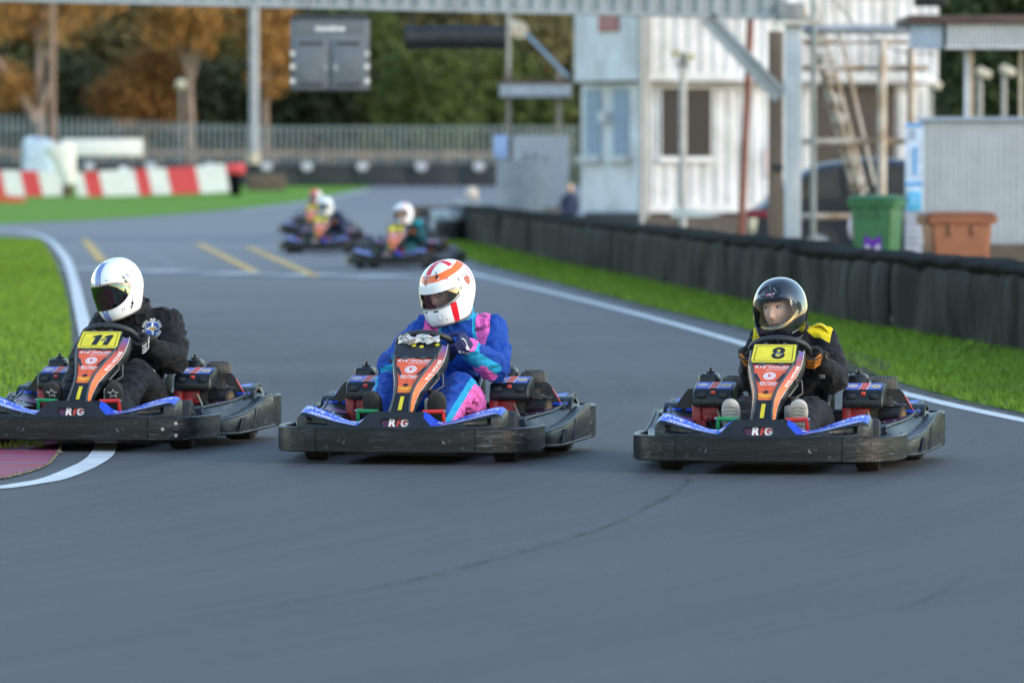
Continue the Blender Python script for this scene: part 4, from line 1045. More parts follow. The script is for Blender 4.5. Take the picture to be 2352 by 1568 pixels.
for az, z0, r_ in ((-1.35, .050, .010), (-1.22, .040, .007), (-1.12, .012, .007), (-1.28, -.004, .007), (-1.5, .0, .0035)):
    put(L, ring(r_ * .55, r_, 14), proj(az, z0), 5); put(L, disc(r_ * .4, 10), proj(az, z0), 6)
f = proj(-.46, .098); f2 = lambda u, v: f(u, v, .002); put(L, poly([(-.004, -.014), (.012, -.006), (-.002, .022), (-.006, .004)]), f2, 5); put(L, poly([(.010, -.018), (.014, -.018), (.003, .024), (.0, .020)]), f2, 0)
f = proj(-.95, .118); put(L, text_polys('ENGLAND', .017, .03, .2), lambda u, v: f(u, v, .0022), 0)
for sg in (1, -1): put(L, poly([(-.014, .0), (.016, .010), (.014, -.004)]), proj(sg * .82, .074), 7)
L.build('helmet_print', [WHITEP, mat('crest_red', (.38, .035, .03), .4), mat('crest_gold', (.62, .36, .14), .4), mat('crown_grey', (.16, .17, .20), .4), mat('ghost_grey', (.52, .53, .55), .4), BLACKP, GREYPL, mat('pale_red', (.80, .22, .18), .4)], H, smooth=False)
m = MB()
for j, (b0, b1) in enumerate(((.018, .048),)):
    for i in range(40):
        p0, p1 = R(-80 + 160 * i / 40), R(-80 + 160 * (i + 1) / 40); q = lambda ph, z: HMx @ (lambda p: p + Vector((p.x, p.y, 0)).normalized() * .0048)(hel_pt(float(np.interp(-z, [-r_[0] for r_ in HROWS], np.linspace(0, 1, len(HROWS)))), ph))
        m.quad(q(p0, b0 + .012 * (p0 / 1.4) ** 2), q(p1, b0 + .012 * (p1 / 1.4) ** 2), q(p1, b1 + .006), q(p0, b1 + .006))
m.build('sun_strip', mat('white_strip', (.80, .81, .82), .3, var=.02), H, angle=60)
make_head(D, HMx @ Matrix.Translation((0, .012, -.012)))
for s in (1, -1):
    m = MB()
    g_ = [HMx @ Vector((s * .034 + .024 * math.cos(a), .108, .006 + .019 * math.sin(a))) for a in np.linspace(0, 2 * math.pi, 18, endpoint=False)]
    m.tube(g_, .0016, 6, 0, True); m.build('spectacles', DSTEEL, D)

# ------------------------------------------------ left driver: black suit, white helmet with a blue honeycomb stripe
Pl = make_pose(elr=.22, ell=.28, knee=.150, knee_z=.375, la=190, ra=-48, sh=-.05, shz=.0, head=(.046, -.26, .852), elz=.445, size=1.0)
D = driver('left', 'kart driver in black suit with round chest badge, white helmet striped with blue hexagons')
me, co = body_mesh(Pl, .007, amp=1.2); SUITB = zoned('black_suit', (.0055, .0055, .0075), [], .8, var=.10); me.materials.append(SUITB); link('body', me, D); at = on_body(me)
L = MB(); f = at(-.150, .615, 0, .010); f2 = lambda u, v: f(u, v) + Vector((0, .0012, 0)); f3 = lambda u, v: f(u, v) + Vector((0, .0024, 0))
put(L, grid(.001, .001, 1, 1), f, 0); put(L, disc(.042, 28), f, 1); put(L, disc(.039, 28), f2, 0)
for k in range(4):
    for q in (1, 2, 3): put(L, rect(.013 - .001 * q, .013 - .001 * q), f3, 1, [0, .0095, 0, -.0095][k] * q, [.0095, 0, -.0095, 0][k] * q)
for dx, dy in ((.008, .008), (-.008, .008), (.008, -.008), (-.008, -.008), (.016, .012), (-.016, .012)): put(L, rect(.008, .008), f3, 1, dx, dy)
f4 = lambda u, v: f(u, v) + Vector((0, .0034, 0)); put(L, poly([(-.030, .010), (-.004, .004), (0, .012), (.004, .004), (.030, .010), (.012, -.004), (0, -.010), (-.012, -.004)]), f4, 2)
def arc_text(s_, rad, a0, a1, up):
    for i, ch in enumerate(s_):
        if ch == ' ': continue
        a = a0 + (a1 - a0) * i / max(1, len(s_) - 1); vs_, fs_ = text_polys(ch, .017, .03); r_ = a - math.pi / 2 if up else a + math.pi / 2
        L.add([f2(rad * math.cos(a) + x * math.cos(r_) - y * math.sin(r_), rad * math.sin(a) + x * math.sin(r_) + y * math.cos(r_)) for x, y in vs_], fs_, 1)
arc_text('ROYAL AIR FORCE', .051, R(165), R(15), True); arc_text('MOTOR SPORTS ASSOC', .052, R(195), R(345), False)
L.build('chest_badge', [mat('badge_blue', (.012, .06, .34), .5), WHITEP, mat('badge_gold', (.62, .36, .05), .5)], D, smooth=False)
L = MB()
def thigh(u, v):
    q = Pl.kn[-1].lerp(Pl.hip[-1], .28 + u * 2.6); dirn = Vector((-.72, .25, .64)); h_ = thigh.bv.ray_cast(q + dirn * .4 + Vector((0, .0, v)), -dirn); return (h_[0] + dirn * .003) if h_[0] is not None else q + dirn * .1
thigh.bv = BVHTree.FromPolygons([v.co for v in me.vertices], [tuple(p.vertices) for p in me.polygons])
put(L, text_polys('FIA', .055, .03, .1), thigh, 0); L.build('leg_lettering', WHITEP, D, smooth=False)
BC = mat('black_cloth', (.0065, .0065, .0085), .8, bmp=.3, bscale=60); collar(D, Pl, BC)
for s in (1, -1): strap(D, Pl, s, BC)
BG = mat('black_glove', (.010, .010, .012), .6, var=.3, bmp=.4, bscale=90)
for s in (1, -1):
    g, fr, kn, d_ = glove(D, Pl, s, [BG]); mm = MB()
    for c in (-1.5, -.5, .5, 1.5): mm.tube([fr(.060, .008, c * .0215), fr(.060, -.012, c * .022 + .004), fr(.042, -.040, c * .022), fr(.030, -.049, c * .0215 + .003)], .0022, 5)
    mm.tube([fr(.062, .02, -.03), fr(.060, .004, -.012), fr(.062, .008, .004), fr(.058, .0, .020), fr(.06, .02, .034)], .003, 6)
    mm.tube([kn + d_ * f + (fr(.036 * math.cos(a), 0, .046 * math.sin(a)) - fr(0, 0, 0)) for f, a in ((.5, .6), (.7, .2), (.9, .5), (1.1, -.1), (1.3, .3))], .0032, 6); mm.build('white_piping', WHITEP, g)
    m2 = MB(); c0 = kn + d_ * 1.35; m2.ball(c0 + (fr(.026, -.026, 0) - fr(0, 0, 0)), (.024, .018, .026), 12, 8); m2.build('wrist_patch', mat('silver_patch', (.42, .43, .45), .5), g)
for s in (1, -1): shoe(D, Pl, s, BLKSHOE, BLKSOLE)
M = head_matrix(Pl, 27, 21, 9, 1.0)
H, proj, radial, HMx = make_helmet(D, M, lambda p: {'none': -1.0}, zoned('white_gloss_shell', (.82, .83, .84), [], .18, False, .9, .02), clearmat('iridium_visor', (.12, .05, .035), (.40, .55, .50), .03, .22), hi=.050, lo=-.078, span=80, visor_span=80)
L = MB(); hexp = lambda r_: [(r_ * math.cos(math.pi * k / 3), r_ * math.sin(math.pi * k / 3)) for k in range(6)]
step = .0155
cen = [HROWS[i] for i in range(len(HROWS))]
arc_ts = np.linspace(.02, 1, 400); ptsc = [hel_pt(t, 0.0) for t in arc_ts]; cum = [0]
for i in range(1, 400): cum.append(cum[-1] + (ptsc[i] - ptsc[i - 1]).length)
def strip_pt(s_, x):
    t = float(np.interp(s_, cum, arc_ts)); c = hel_pt(t, 0.0); f_ = catm(HROWS, t); a = max(f_[1], .02); ph = math.asin(max(-1, min(1, (abs(x) / a) ** 1.125))) * (1 if x > 0 else -1)
    p = hel_pt(t, ph); e = hel_pt(min(1, t + .01), ph) - hel_pt(max(0, t - .01), ph); nn = Vector((p.x * .6, p.y, p.z * 1.5)).normalized()
    return HMx @ (p + nn * .0014)
for row in range(40):
    s0 = .03 + row * step
    for c in (-1, 0, 1):
        sc0 = s0 + (step / 2 if c == 0 else 0); tz = float(np.interp(sc0, cum, [p.z for p in ptsc]))
        if sc0 > cum[-1] - .012 or (-.088 < tz < .058): continue
        L.add([strip_pt(sc0 + y, c * .0145 + x) for x, y in hexp(.0071)], [tuple(range(6))], 0)
for az, z0, n_ in ((.42, .066, 0), (-.42, .070, 0)): put(L, rect(.016, .003), proj(az, z0), 1)
for dx in (0, .012): put(L, poly([(-.002 + dx, -.010), (.0 + dx, -.010), (.004 + dx, .010), (.002 + dx, .010)]), proj(-.62, -.108), 1)
f = proj(-1.12, -.095); put(L, poly([(-.020, -.026), (-.006, -.008), (-.012, .004), (.0, .004), (.014, .040), (.006, .002), (.012, -.008), (.0, -.012), (-.004, -.024)]), f, 1); put(L, ring(.010, .012, 16, .6), proj(-1.0, -.118), 1)
put(L, poly([(-.012, .012), (-.004, .016), (.010, -.004), (.004, -.010), (.0, .0), (-.006, .002)]), proj(-1.42, .048), 0); put(L, disc(.003, 8), proj(-1.5, .0), 1)
L.build('helmet_print', [mat('hex_blue', (.006, .11, .52), .4), BLACKP], H, smooth=False)
m = MB(); V_ = []
for i in range(61):
    ph = R(-80 + 160 * i / 60); a, b = vis_edge(ph, .006, .050, -.078, 83)
    q = lambda z, ph=ph: (lambda p: HMx @ (p + Vector((p.x, p.y, 0)).normalized() * .0045))(hel_pt(float(np.interp(-z, [-r_[0] for r_ in HROWS], np.linspace(0, 1, len(HROWS)))), ph))
    wd = .006 + .022 * max(0, abs(math.degrees(ph)) - 52) / 28
    V_.append((q(b - wd), q(b + .002)))
for (a, b), (c, d_) in zip(V_, V_[1:]): m.quad(a, c, d_, b)
m.build('visor_surround', mat('bronze_tint', (.34, .24, .16), .3, var=.1), H, angle=60)
m = MB()
for az, z0, r_ in ((-1.18, .052, .012), (-1.20, .028, .013)):
    c = proj(az, z0)(0, 0); o_ = (c - HMx @ Vector((0, 0, z0))).normalized(); m.cyl(c, c + o_ * .006, r_, r_ * .8, 16); m.ball(c + o_ * .006, r_ * .7, 12, 7)
m.build('visor_screw', STEEL, H)
make_head(D, HMx @ Matrix.Translation((0, .012, -.012)))

# ------------------------------------------------ right driver: black and yellow suit, black helmet, clear visor
Pr = make_pose(elr=.175, ell=.24, knee=.158, knee_z=.275, la=194, ra=-14, sh=-.012, shz=-.03, head=(.044, -.27, .787), elz=.425, size=.90)
D = driver('right', 'young kart driver in black suit with yellow shoulders and black helmet, face visible')
me, co = body_mesh(Pr, .0075); suit_yellow(Pr, me, co); me.materials.append(zoned('black_yellow_suit', (.005, .0055, .009), [('yellow', (.68, .52, .008))], .8, var=.10)); link('body', me, D)
collar(D, Pr, BC); YC = mat('yellow_cloth', (.68, .52, .008), .8, bmp=.3, bscale=50)
for s in (1, -1): strap(D, Pr, s, YC)
OG = zoned('black_orange_glove', (.012, .012, .013), [('fingers', (.50, .16, .012))], .7)
for s in (1, -1):
    g, fr, kn, d_ = glove(D, Pr, s, [OG]); mm = MB()
    mm.tube([fr(.061, .02, -.034), fr(.060, .0, -.020), fr(.06, .004, .0), fr(.056, -.01, .028)], .002, 5); mm.tube([fr(.058, .022, -.02), fr(.057, .026, .0), fr(.055, .03, .02)], .002, 5)
    for k in range(4): mm.tube([kn + d_ * (.15 + .12 * k) + (fr(.034, -.012, -.03) - fr(0, 0, 0)), kn + d_ * (.2 + .12 * k) + (fr(.036, -.008, .0) - fr(0, 0, 0)), kn + d_ * (.12 + .12 * k) + (fr(.034, -.010, .026) - fr(0, 0, 0))], .0016, 5)
    mm.build('white_piping', mat('cream_line', (.55, .50, .42), .6), g)
    m2 = MB(); m2.box(kn + d_ * 1.45 + (fr(.0, -.046, -.005) - fr(0, 0, 0)), (.030, .010, .045), 0, bev=.004); m2.build('wrist_patch', mat('grey_patch', (.10, .11, .13), .7), g)
for s in (1, -1): shoe(D, Pr, s, BLKSHOE, mat('cream_sole', (.42, .40, .37), .7, var=.2, vscale=30), True)
M = head_matrix(Pr, 16, 3, 5, 1.03)
H, proj, radial, HMx = make_helmet(D, M, lambda p: {'none': -1.0}, zoned('black_gloss_shell', (.006, .007, .010), [], .10, False, 1.0, .2), clearmat('clear_visor', (.90, .91, .92), (.6, .62, .64), .06, .0), hi=.056, lo=-.082, span=70, visor_span=84)
L = MB(); f = proj(.16, .070); f2 = lambda u, v: f(u, v, .002)
o_ = [(-.050, -.011), (.044, -.011), (.052, .011), (-.042, .011)]; i_ = [(x * .93, y * .72) for x, y in o_]
put(L, (o_ + i_, [(k, 4 + k, 4 + (k + 1) % 4, (k + 1) % 4) for k in range(4)]), f, 0); put(L, poly([(.006, -.008), (.041, -.008), (.048, .008), (.012, .008)]), f, 1)
put(L, text_polys('FLC', .019, .02, .3), f2, 0, -.018, 0); put(L, text_polys('FR', .015, .02, .3), f2, 0, .028, 0)
for az, el, ln in ((.05, .95, .05), (-.18, .78, .03)):
    for k in range(6): L.add([radial(az - .02 * k, el - ln * k, .0012), radial(az - .02 * (k + 1), el - ln * (k + 1), .0012), radial(az - .02 * (k + 1) - .012, el - ln * (k + 1), .0012), radial(az - .02 * k - .012, el - ln * k, .0012)], [(0, 1, 2, 3)], 0 if az < 0 else 2)
put(L, ring(.010, .014, 14, .6), proj(-1.42, -.02), 0); put(L, poly([(-.02, -.004), (.02, .008), (.021, .010), (-.019, -.001)]), proj(-.9, -.122), 0)
for k in range(5): put(L, rect(.007, .004), proj(.18 - k * .09, -.100 - .004 * math.sin(k)), 3)
L.build('helmet_print', [mat('dull_white', (.55, .56, .57), .4), mat('rose_print', (.55, .10, .20), .4), mat('scratch_grey', (.30, .32, .35), .4), GREYPL], H, smooth=False)
m = MB()
for sg in (1, -1):
    m.tube([HMx @ (lambda p: p * 1.012)(hel_pt(t, R(sg * a))) for t, a in ((.27, 8), (.31, 24), (.36, 30), (.385, 12))], .0035, 6)
m.tube([HMx @ (hel_pt(.395, R(a)) * 1.008) for a in range(-26, 27, 6)], .003, 6); m.tube([HMx @ (hel_pt(.905, R(a)) * 1.01) for a in range(-26, 27, 4)], .006, 8); m.build('helmet_vent', PLAST_S, H)
HD = make_head(D, HMx @ Matrix.Translation((.004, .010, -.010)))
m = MB(); hh = MB()
for k in range(26):
    a = -.062 + .124 * k / 25; b = random.uniform(-.010, .010)
    hh.tube([HMx @ Vector((a, .080 - 8 * a * a, .066)), HMx @ Vector((a + b, .098 - 8 * a * a, .058)), HMx @ Vector((a + b * 1.6, .100 - 8 * a * a, .046 + random.uniform(0, .010)))], [.005, .004, .0008], 5)
hh.build('hair', mat('dark_hair', (.025, .018, .012), .6), D)
DR = D

# ------------------------------------------------ the three karts behind
def recolour(o, mapping):
    for c in [o] + list(o.children_recursive):
        base = c.name.split('.')[0]
        if base in mapping and c.type == 'MESH':
            for sl_ in c.material_slots: sl_.link = 'OBJECT'; sl_.material = mapping[base]
def redwhite():
    m = bpy.data.materials.new('red_white_shell'); n, b, o = nodes(m); t = n.nodes.new('ShaderNodeTexCoord'); sx = n.nodes.new('ShaderNodeSeparateXYZ'); n.links.new(t.outputs['Object'], sx.inputs[0])
    n.links.new(mixc(n, mth(n, 'GREATER_THAN', sx.outputs[0], -.02), (.8, .8, .8), (.72, .04, .04)), b.inputs['Base Color']); b.inputs['Roughness'].default_value = .25; return m
def stripe():
    m = bpy.data.materials.new('white_stripe_shell'); n, b, o = nodes(m); t = n.nodes.new('ShaderNodeTexCoord'); sx = n.nodes.new('ShaderNodeSeparateXYZ'); n.links.new(t.outputs['Object'], sx.inputs[0])
    n.links.new(mixc(n, mth(n, 'LESS_THAN', mth(n, 'ABSOLUTE', mth(n, 'ADD', sx.outputs[0], .0)), .014), (.8, .8, .81), (.7, .30, .28)), b.inputs['Base Color']); b.inputs['Roughness'].default_value = .25; return m
WSH = zoned('plain_white_shell', (.80, .81, .82), [], .2, False, .8, .02); DV = clearmat('dark_visor', (.10, .11, .13), (.5, .55, .6), .04, .12)
far = [((-3.15, 95.7), 'white', WSH, zoned('navy_suit', (.008, .016, .05), [('yellow', (.01, .02, .06))], .8), 'distant kart driver in navy suit and plain white helmet with dark visor', 'chasing hire kart with the white helmeted driver, left of the two behind'),
       ((-4.16, 120.0), 'red', redwhite(), zoned('black_green_suit', (.012, .05, .014), [('yellow', (.06, .36, .03))], .8), 'kart driver with red and white helmet and green shoulders, half hidden behind the white helmet', 'rearmost hire kart, mostly hidden behind the chasing kart with the white helmet'),
       ((-1.59, 82.2), 'teal', stripe(), zoned('black_teal_suit', (.006, .070, .085), [('yellow', (.01, .30, .36))], .8), 'kart driver with teal shoulders and a white helmet with a thin red stripe', 'following hire kart with the teal shouldered driver, by the tip of the right verge')]
extra_plate = [c for c in kart_r.children if c.name.startswith('number_plate')][0]
for (xy, nm, hm, sm_, lab, klab) in far:
    k = copy_tree(kproto); k.location = (*xy, 0); k.rotation_euler = (0, 0, R(180 - (13 if nm == 'teal' else 9))); tag(k, klab, 'go-kart', GK)
    d_ = copy_tree(DR); d_.location = k.location; d_.rotation_euler = k.rotation_euler; tag(d_, lab, 'person')
    recolour(d_, {'helmet': hm, 'body': sm_, 'visor': DV if nm != 'teal' else _mats['clear_visor'], 'shoe_sole': BLKSOLE, 'epaulette': {'white': BC, 'red': mat('green_cloth', (.06, .34, .04), .8), 'teal': mat('teal_cloth', (.01, .27, .33), .8)}[nm]})
    for c in list(d_.children_recursive):
        if c.name.split('.')[0] in ('helmet_print', 'helmet_vent', 'tread', 'white_piping', 'wrist_patch', 'eye', 'eyebrow', 'hair'): bpy.data.objects.remove(c)
# ================================================================== GROUND, TRACK, VERGES
def asphalt():
    m = bpy.data.materials.new('asphalt'); n, b, o = nodes(m)
    t = n.nodes.new('ShaderNodeTexCoord'); P_ = t.outputs['Object']; sx = n.nodes.new('ShaderNodeSeparateXYZ'); n.links.new(P_, sx.inputs[0])
    X, Y = sx.outputs[0], sx.outputs[1]
    # racing-line coordinate: the way the karts sweep through the corner
    q0 = mth(n, 'SUBTRACT', Y, 22.0); q = mth(n, 'MINIMUM', q0, 19.0); wv = mth(n, 'SUBTRACT', X, mth(n, 'SUBTRACT', mth(n, 'MULTIPLY', q, .36), mth(n, 'MULTIPLY', mth(n, 'MULTIPLY', q, q), .0115))); wv = mth(n, 'ADD', wv, mth(n, 'MULTIPLY', mth(n, 'SUBTRACT', q0, q), .078))
    cb = n.nodes.new('ShaderNodeCombineXYZ'); n.links.new(mth(n, 'MULTIPLY', wv, 2.4), cb.inputs[0]); n.links.new(mth(n, 'MULTIPLY', Y, .06), cb.inputs[1])
    st = nz(n, cb.outputs[0], 1.6, 6, .65); st2 = nz(n, cb.outputs[0], 6.0, 4, .6)
    big = nz(n, P_, .22, 3); fine = nz(n, P_, 230.0, 3, .7); mid = nz(n, P_, 9.0, 5)
    tone = mth(n, 'ADD', mth(n, 'MULTIPLY', st, .58), mth(n, 'MULTIPLY', big, .18)); tone = mth(n, 'ADD', tone, mth(n, 'MULTIPLY', st2, .22)); tone = mth(n, 'ADD', tone, mth(n, 'MULTIPLY', mth(n, 'ADD', mid, mth(n, 'MULTIPLY', mth(n, 'SUBTRACT', nz(n, P_, 55.0, 3, .7), .5), 2.2)), .14))
    tone = mth(n, 'ADD', tone, mth(n, 'ADD', mth(n, 'MULTIPLY', mth(n, 'SUBTRACT', fine, .5), .5), mth(n, 'MULTIPLY', mth(n, 'SUBTRACT', nz(n, P_, 95.0, 2, .6), .5), 1.1)))
    tone = mth(n, 'ADD', tone, .14)
    ca = mixc(n, ramp(n, tone, .47, .93), (.036, .036, .037), (.112, .110, .112)); far_glare = mth(n, 'MULTIPLY', ramp(n, mth(n, 'ADD', Y, mth(n, 'MULTIPLY', big, 30.0)), 52, 118), .75, True)  # road pales with distance: grazing glare painted into the base colour
    n.links.new(mixc(n, far_glare, ca, (.23, .23, .235)), b.inputs['Base Color'])
    n.links.new(mth(n, 'ADD', mth(n, 'MULTIPLY', st, .25), .58), b.inputs['Roughness']); b.inputs['Specular IOR Level'].default_value = .18
    bump(n, b, mth(n, 'ADD', fine, mth(n, 'MULTIPLY', mid, .3)), .35, .003); return m
def grassy(name, a, c, dirt=None):
    m = bpy.data.materials.new(name); n, b, o = nodes(m); P_ = coord(n)
    f = nz(n, P_, 1.1, 5, .6); g = nz(n, P_, 14.0, 4, .7)
    col_ = mixc(n, ramp(n, mth(n, 'ADD', mth(n, 'MULTIPLY', f, .7), mth(n, 'MULTIPLY', g, .3)), .32, .68), a, c)
    if dirt: col_ = mixc(n, ramp(n, nz(n, coord(n, (1, .35, 1)), .8, 5, .65), .60, .72), col_, dirt)
    n.links.new(col_, b.inputs['Base Color']); b.inputs['Roughness'].default_value = .9; b.inputs['Specular IOR Level'].default_value = .15
    bump(n, b, mth(n, 'ADD', g, f), .8, .03); return m
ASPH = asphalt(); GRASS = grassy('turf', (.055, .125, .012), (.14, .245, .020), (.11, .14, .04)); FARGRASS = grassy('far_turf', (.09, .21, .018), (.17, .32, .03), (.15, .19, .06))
SOIL = grassy('rough_ground', (.05, .055, .03), (.09, .10, .05))
YR = [-60, 0, 20] + list(range(30, 120, 15)) + list(range(120, 217, 6)) + [216.5, 217, 218, 219, 220, 221, 222, 225, 230, 245, 270, 320, 420, 700, 1200, 2400]
def strip_sheet(name, ys, xl, xr, dz, m_, nx=1, kind='structure'):
    mb = MB(); w_ = nx + 1
    for y in ys:
        a, b = xl(y), xr(y)
        for i in range(w_): mb.v.append((a + (b - a) * i / nx, y, gz(y) + dz))
    for j in range(len(ys) - 1):
        for i in range(nx): mb.f.append((j * w_ + i, j * w_ + i + 1, (j + 1) * w_ + i + 1, (j + 1) * w_ + i)); mb.m.append(0)
    return tag(mb.build(name, m_, smooth=False), kind=kind)
strip_sheet('ground', YR, lambda y: -900, lambda y: 900, -.012, SOIL)
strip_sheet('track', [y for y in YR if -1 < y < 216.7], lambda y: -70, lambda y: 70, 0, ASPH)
def flat_poly(name, pts, dz, m_, kind='structure'):
    bm = bmesh.new(); vs_ = [bm.verts.new((x, y, gz(y) + dz)) for x, y in pts]; f_ = bm.faces.new(vs_); f_.normal_update()
    if f_.normal.z < 0: f_.normal_flip()
    bmesh.ops.triangulate(bm, faces=[f_]); me = bpy.data.meshes.new(name); bm.to_mesh(me); bm.free(); me.materials.append(m_); return tag(link(name, me), kind=kind)
def pxs(l): return [G(*p) for p in l]
lg = [Vector(p) for p in pxs([(0, 541), (45, 545), (88, 552), (118, 592), (140, 645), (154, 700), (162, 760), (160, 830), (150, 900), (128, 975), (95, 1030)])]
leftgrass = [(p.x, p.y) for p in smooth2(lg, 4)] + [(-4.2, 29.6), (-9, 29.0), (-30, 30), (-40, 80), (-40, 119)]
flat_poly('grass_infield', leftgrass, .006, GRASS)
rg = pxs([(1003, 578), (1040, 580), (1100, 604), (1290, 652), (1500, 706), (1700, 752), (1860, 806), (2000, 858), (2100, 890), (2220, 922), (2352, 950)])
bb = pxs([(1020, 552), (1060, 557), (1180, 582), (1300, 610), (1500, 650), (1740, 702), (2000, 752), (2352, 812)])
rightgrass = rg + [(3.65, 30.0), (4.6, 20.0), (9.0, 20.0), (6.6, 30.0), (5.5, 36.0)] + list(reversed(bb))
flat_poly('grass_verge', rightgrass, .006, GRASS)
fe = sorted([(y, x) for x, y in pxs([(-900, 545), (-200, 523), (0, 515), (250, 504), (450, 489), (600, 475), (700, 462), (780, 445), (846, 432)])])
fx = lambda y: float(np.interp(y, [a for a, _ in fe], [b for _, b in fe]))
strip_sheet('grass_field', [y for y in list(np.arange(fe[0][0], 214, 4)) + [214]], lambda y: -90 if y > 119.5 else -45, fx, .006, FARGRASS, 6)
# muddy hollow in the right verge
mud = [G(1975 + 72 * math.cos(a) * (1 + .22 * math.sin(3 * a + 1)), 838 + 24 * math.sin(a) * (1 + .3 * math.sin(2 * a))) for a in np.linspace(0, 2 * math.pi, 26, endpoint=False)]
tag(flat_poly('mud_patch', mud, .010, grassy('mud', (.030, .026, .016), (.075, .068, .036))), kind='structure')
# painted lines
PAINT = mat('white_road_paint', (.56, .57, .57), .55, var=.14, vscale=3, bmp=.15, bscale=90); YPAINT = mat('yellow_road_paint', (.50, .29, .045), .6, var=.2, vscale=4)
def ribbon(name, pts, wd, m_, dz=.004, n=5, wob=0.0):
    P_ = smooth2([Vector(p) for p in pts], n); vs_ = []; fs_ = []
    for i, p in enumerate(P_):
        t = (P_[min(len(P_) - 1, i + 1)] - P_[max(0, i - 1)]).normalized(); nn = Vector((-t.y, t.x)); k = wd / 2 * (1 + wob * noise.noise(Vector((p.x * 3, p.y * 2, 1))))
        for s in (-1, 1): vs_.append((p.x + nn.x * k * s, p.y + nn.y * k * s, gz(p.y) + dz))
    fs_ = [(2 * i, 2 * i + 1, 2 * i + 3, 2 * i + 2) for i in range(len(P_) - 1)]
    return tag(MB().add(vs_, fs_).build(name, m_, smooth=False), kind='structure')
ribbon('edge_line', pxs([(846, 437), (700, 466), (560, 483)]), .16, PAINT, .004)
ribbon('edge_line', pxs([(1040, 612), (1100, 632), (1290, 677), (1500, 731), (1710, 791), (1940, 866), (2100, 910), (2352, 966)]) + [(3.9, 27.5)], .115, PAINT, .004, 6, .1)
ribbon('edge_line', pxs([(-60, 519), (0, 526), (60, 533), (108, 548), (148, 588), (168, 640), (182, 700), (196, 760), (215, 850), (236, 950), (243, 1000), (240, 1030), (215, 1060), (130, 1098), (60, 1112), (0, 1121), (-60, 1124)]), .125, PAINT, .004, 6, .05)
for a, b in (((165, 617), (218, 618)), ((330, 621), (415, 623)), ((497, 627), (592, 629)), ((660, 631), (748, 633)), ((820, 635), (905, 637)), ((985, 640), (1060, 642))):
    ribbon('start_line', pxs([a, b]), 1.0, PAINT, .0062)
for a, b in (((194, 550), (236, 602)), ((455, 560), (587, 626)), ((570, 568), (727, 636))): ribbon('grid_line', pxs([a, b]), .17, YPAINT, .008)
ribbon('grid_line', pxs([(300, 566), (400, 606)]), .10, mat('worn_paint', (.14, .15, .16), .6), .0025)
# red apron inside the corner, with a ragged edge
APR = bpy.data.materials.new('red_apron_paint'); n_, b_, o_ = nodes(APR); f_ = nz(n_, coord(n_, (1, 3, 1)), 2.2, 6, .7); f2_ = nz(n_, coord(n_), 60, 4)
n_.links.new(mixc(n_, ramp(n_, mth(n_, 'ADD', mth(n_, 'MULTIPLY', f_, .8), mth(n_, 'MULTIPLY', f2_, .2)), .42, .62), (.32, .014, .030), (.16, .085, .15)), b_.inputs['Base Color']); b_.inputs['Roughness'].default_value = .6; b_.inputs['Specular IOR Level'].default_value = .2; bump(n_, b_, f2_, .3, .01)
ap = smooth2([Vector(G(*p)) for p in [(-60, 1106), (0, 1101), (60, 1088), (105, 1070), (126, 1050), (136, 1034), (134, 1012), (120, 985), (95, 955)]], 8)
ap = [(p.x + .02 * noise.noise(Vector((p.x * 14, p.y * 9, 0))), p.y + .10 * noise.noise(Vector((p.x * 9, p.y * 6, 3)))) for p in ap]
flat_poly('painted_apron', ap + [(-4.6, 31.5), (-4.6, 27.5)], .007, APR)
rag = MB()
for i in range(len(ap) - 1):
    for k in range(3):
        f = random.random(); x = ap[i][0] * (1 - f) + ap[i + 1][0] * f; y = ap[i][1] * (1 - f) + ap[i + 1][1] * f; r_ = random.uniform(.004, .015); z = gz(y) + .006
        a0 = random.random() * 6; rag.add([(x + r_ * math.cos(a0 + a), y + 2 * r_ * math.sin(a0 + a), z) for a in (0, 1.6, 3.1, 4.6)] + [(x, y, z + r_ * .8)], [(0, 1, 4), (1, 2, 4), (2, 3, 4), (3, 0, 4)])
tag(rag.build('moss_crumbs', mat('moss_crumb', (.13, .12, .06), .9, var=.5, vscale=40), smooth=False), kind='stuff')
# crack and skid marks worn into the surface
CR = bpy.data.materials.new('crack_dark'); n_, b_, o_ = nodes(CR); b_.inputs['Base Color'].default_value = (.034, .032, .031, 1); b_.inputs['Roughness'].default_value = .8
tr_ = n_.nodes.new('ShaderNodeBsdfTransparent'); mx_ = n_.nodes.new('ShaderNodeMixShader'); n_.links.new(ramp(n_, mth(n_, 'ADD', nz(n_, coord(n_), 16, 5, .7), mth(n_, 'MULTIPLY', nz(n_, coord(n_), 1.6, 2), .5)), .66, 1.02), mx_.inputs[0]); n_.links.new(tr_.outputs[0], mx_.inputs[1]); n_.links.new(b_.outputs[0], mx_.inputs[2]); n_.links.new(mx_.outputs[0], o_.inputs[0]); SK = mat('skid_rubber', (.055, .060, .068), .5, var=.25, vscale=2)
cp = smooth2([Vector(G(*p)) for p in [(1590, 1086), (1578, 1110), (1555, 1130), (1500, 1158), (1460, 1182), (1360, 1222), (1240, 1258), (1120, 1290), (980, 1325), (860, 1352), (700, 1380), (480, 1420), (260, 1455), (0, 1498), (-60, 1506)]], 12)
v_ = []; 
for i, p in enumerate(cp):
    t = (cp[min(len(cp) - 1, i + 1)] - cp[max(0, i - 1)]).normalized(); nn = Vector((-t.y, t.x)); fade = 1 if i < 80 else max(.0, 1 - (i - 80) / 60)
    k = (.012 + .030 * abs(noise.noise(Vector((i * .35, 0, 0))))) * fade; j = .02 * noise.noise(Vector((i * .23, 4, 0)))
    for s in (-1, 1): v_.append((p.x + nn.x * (k * s + j), p.y + nn.y * (k * s + j), gz(p.y) + .0030))
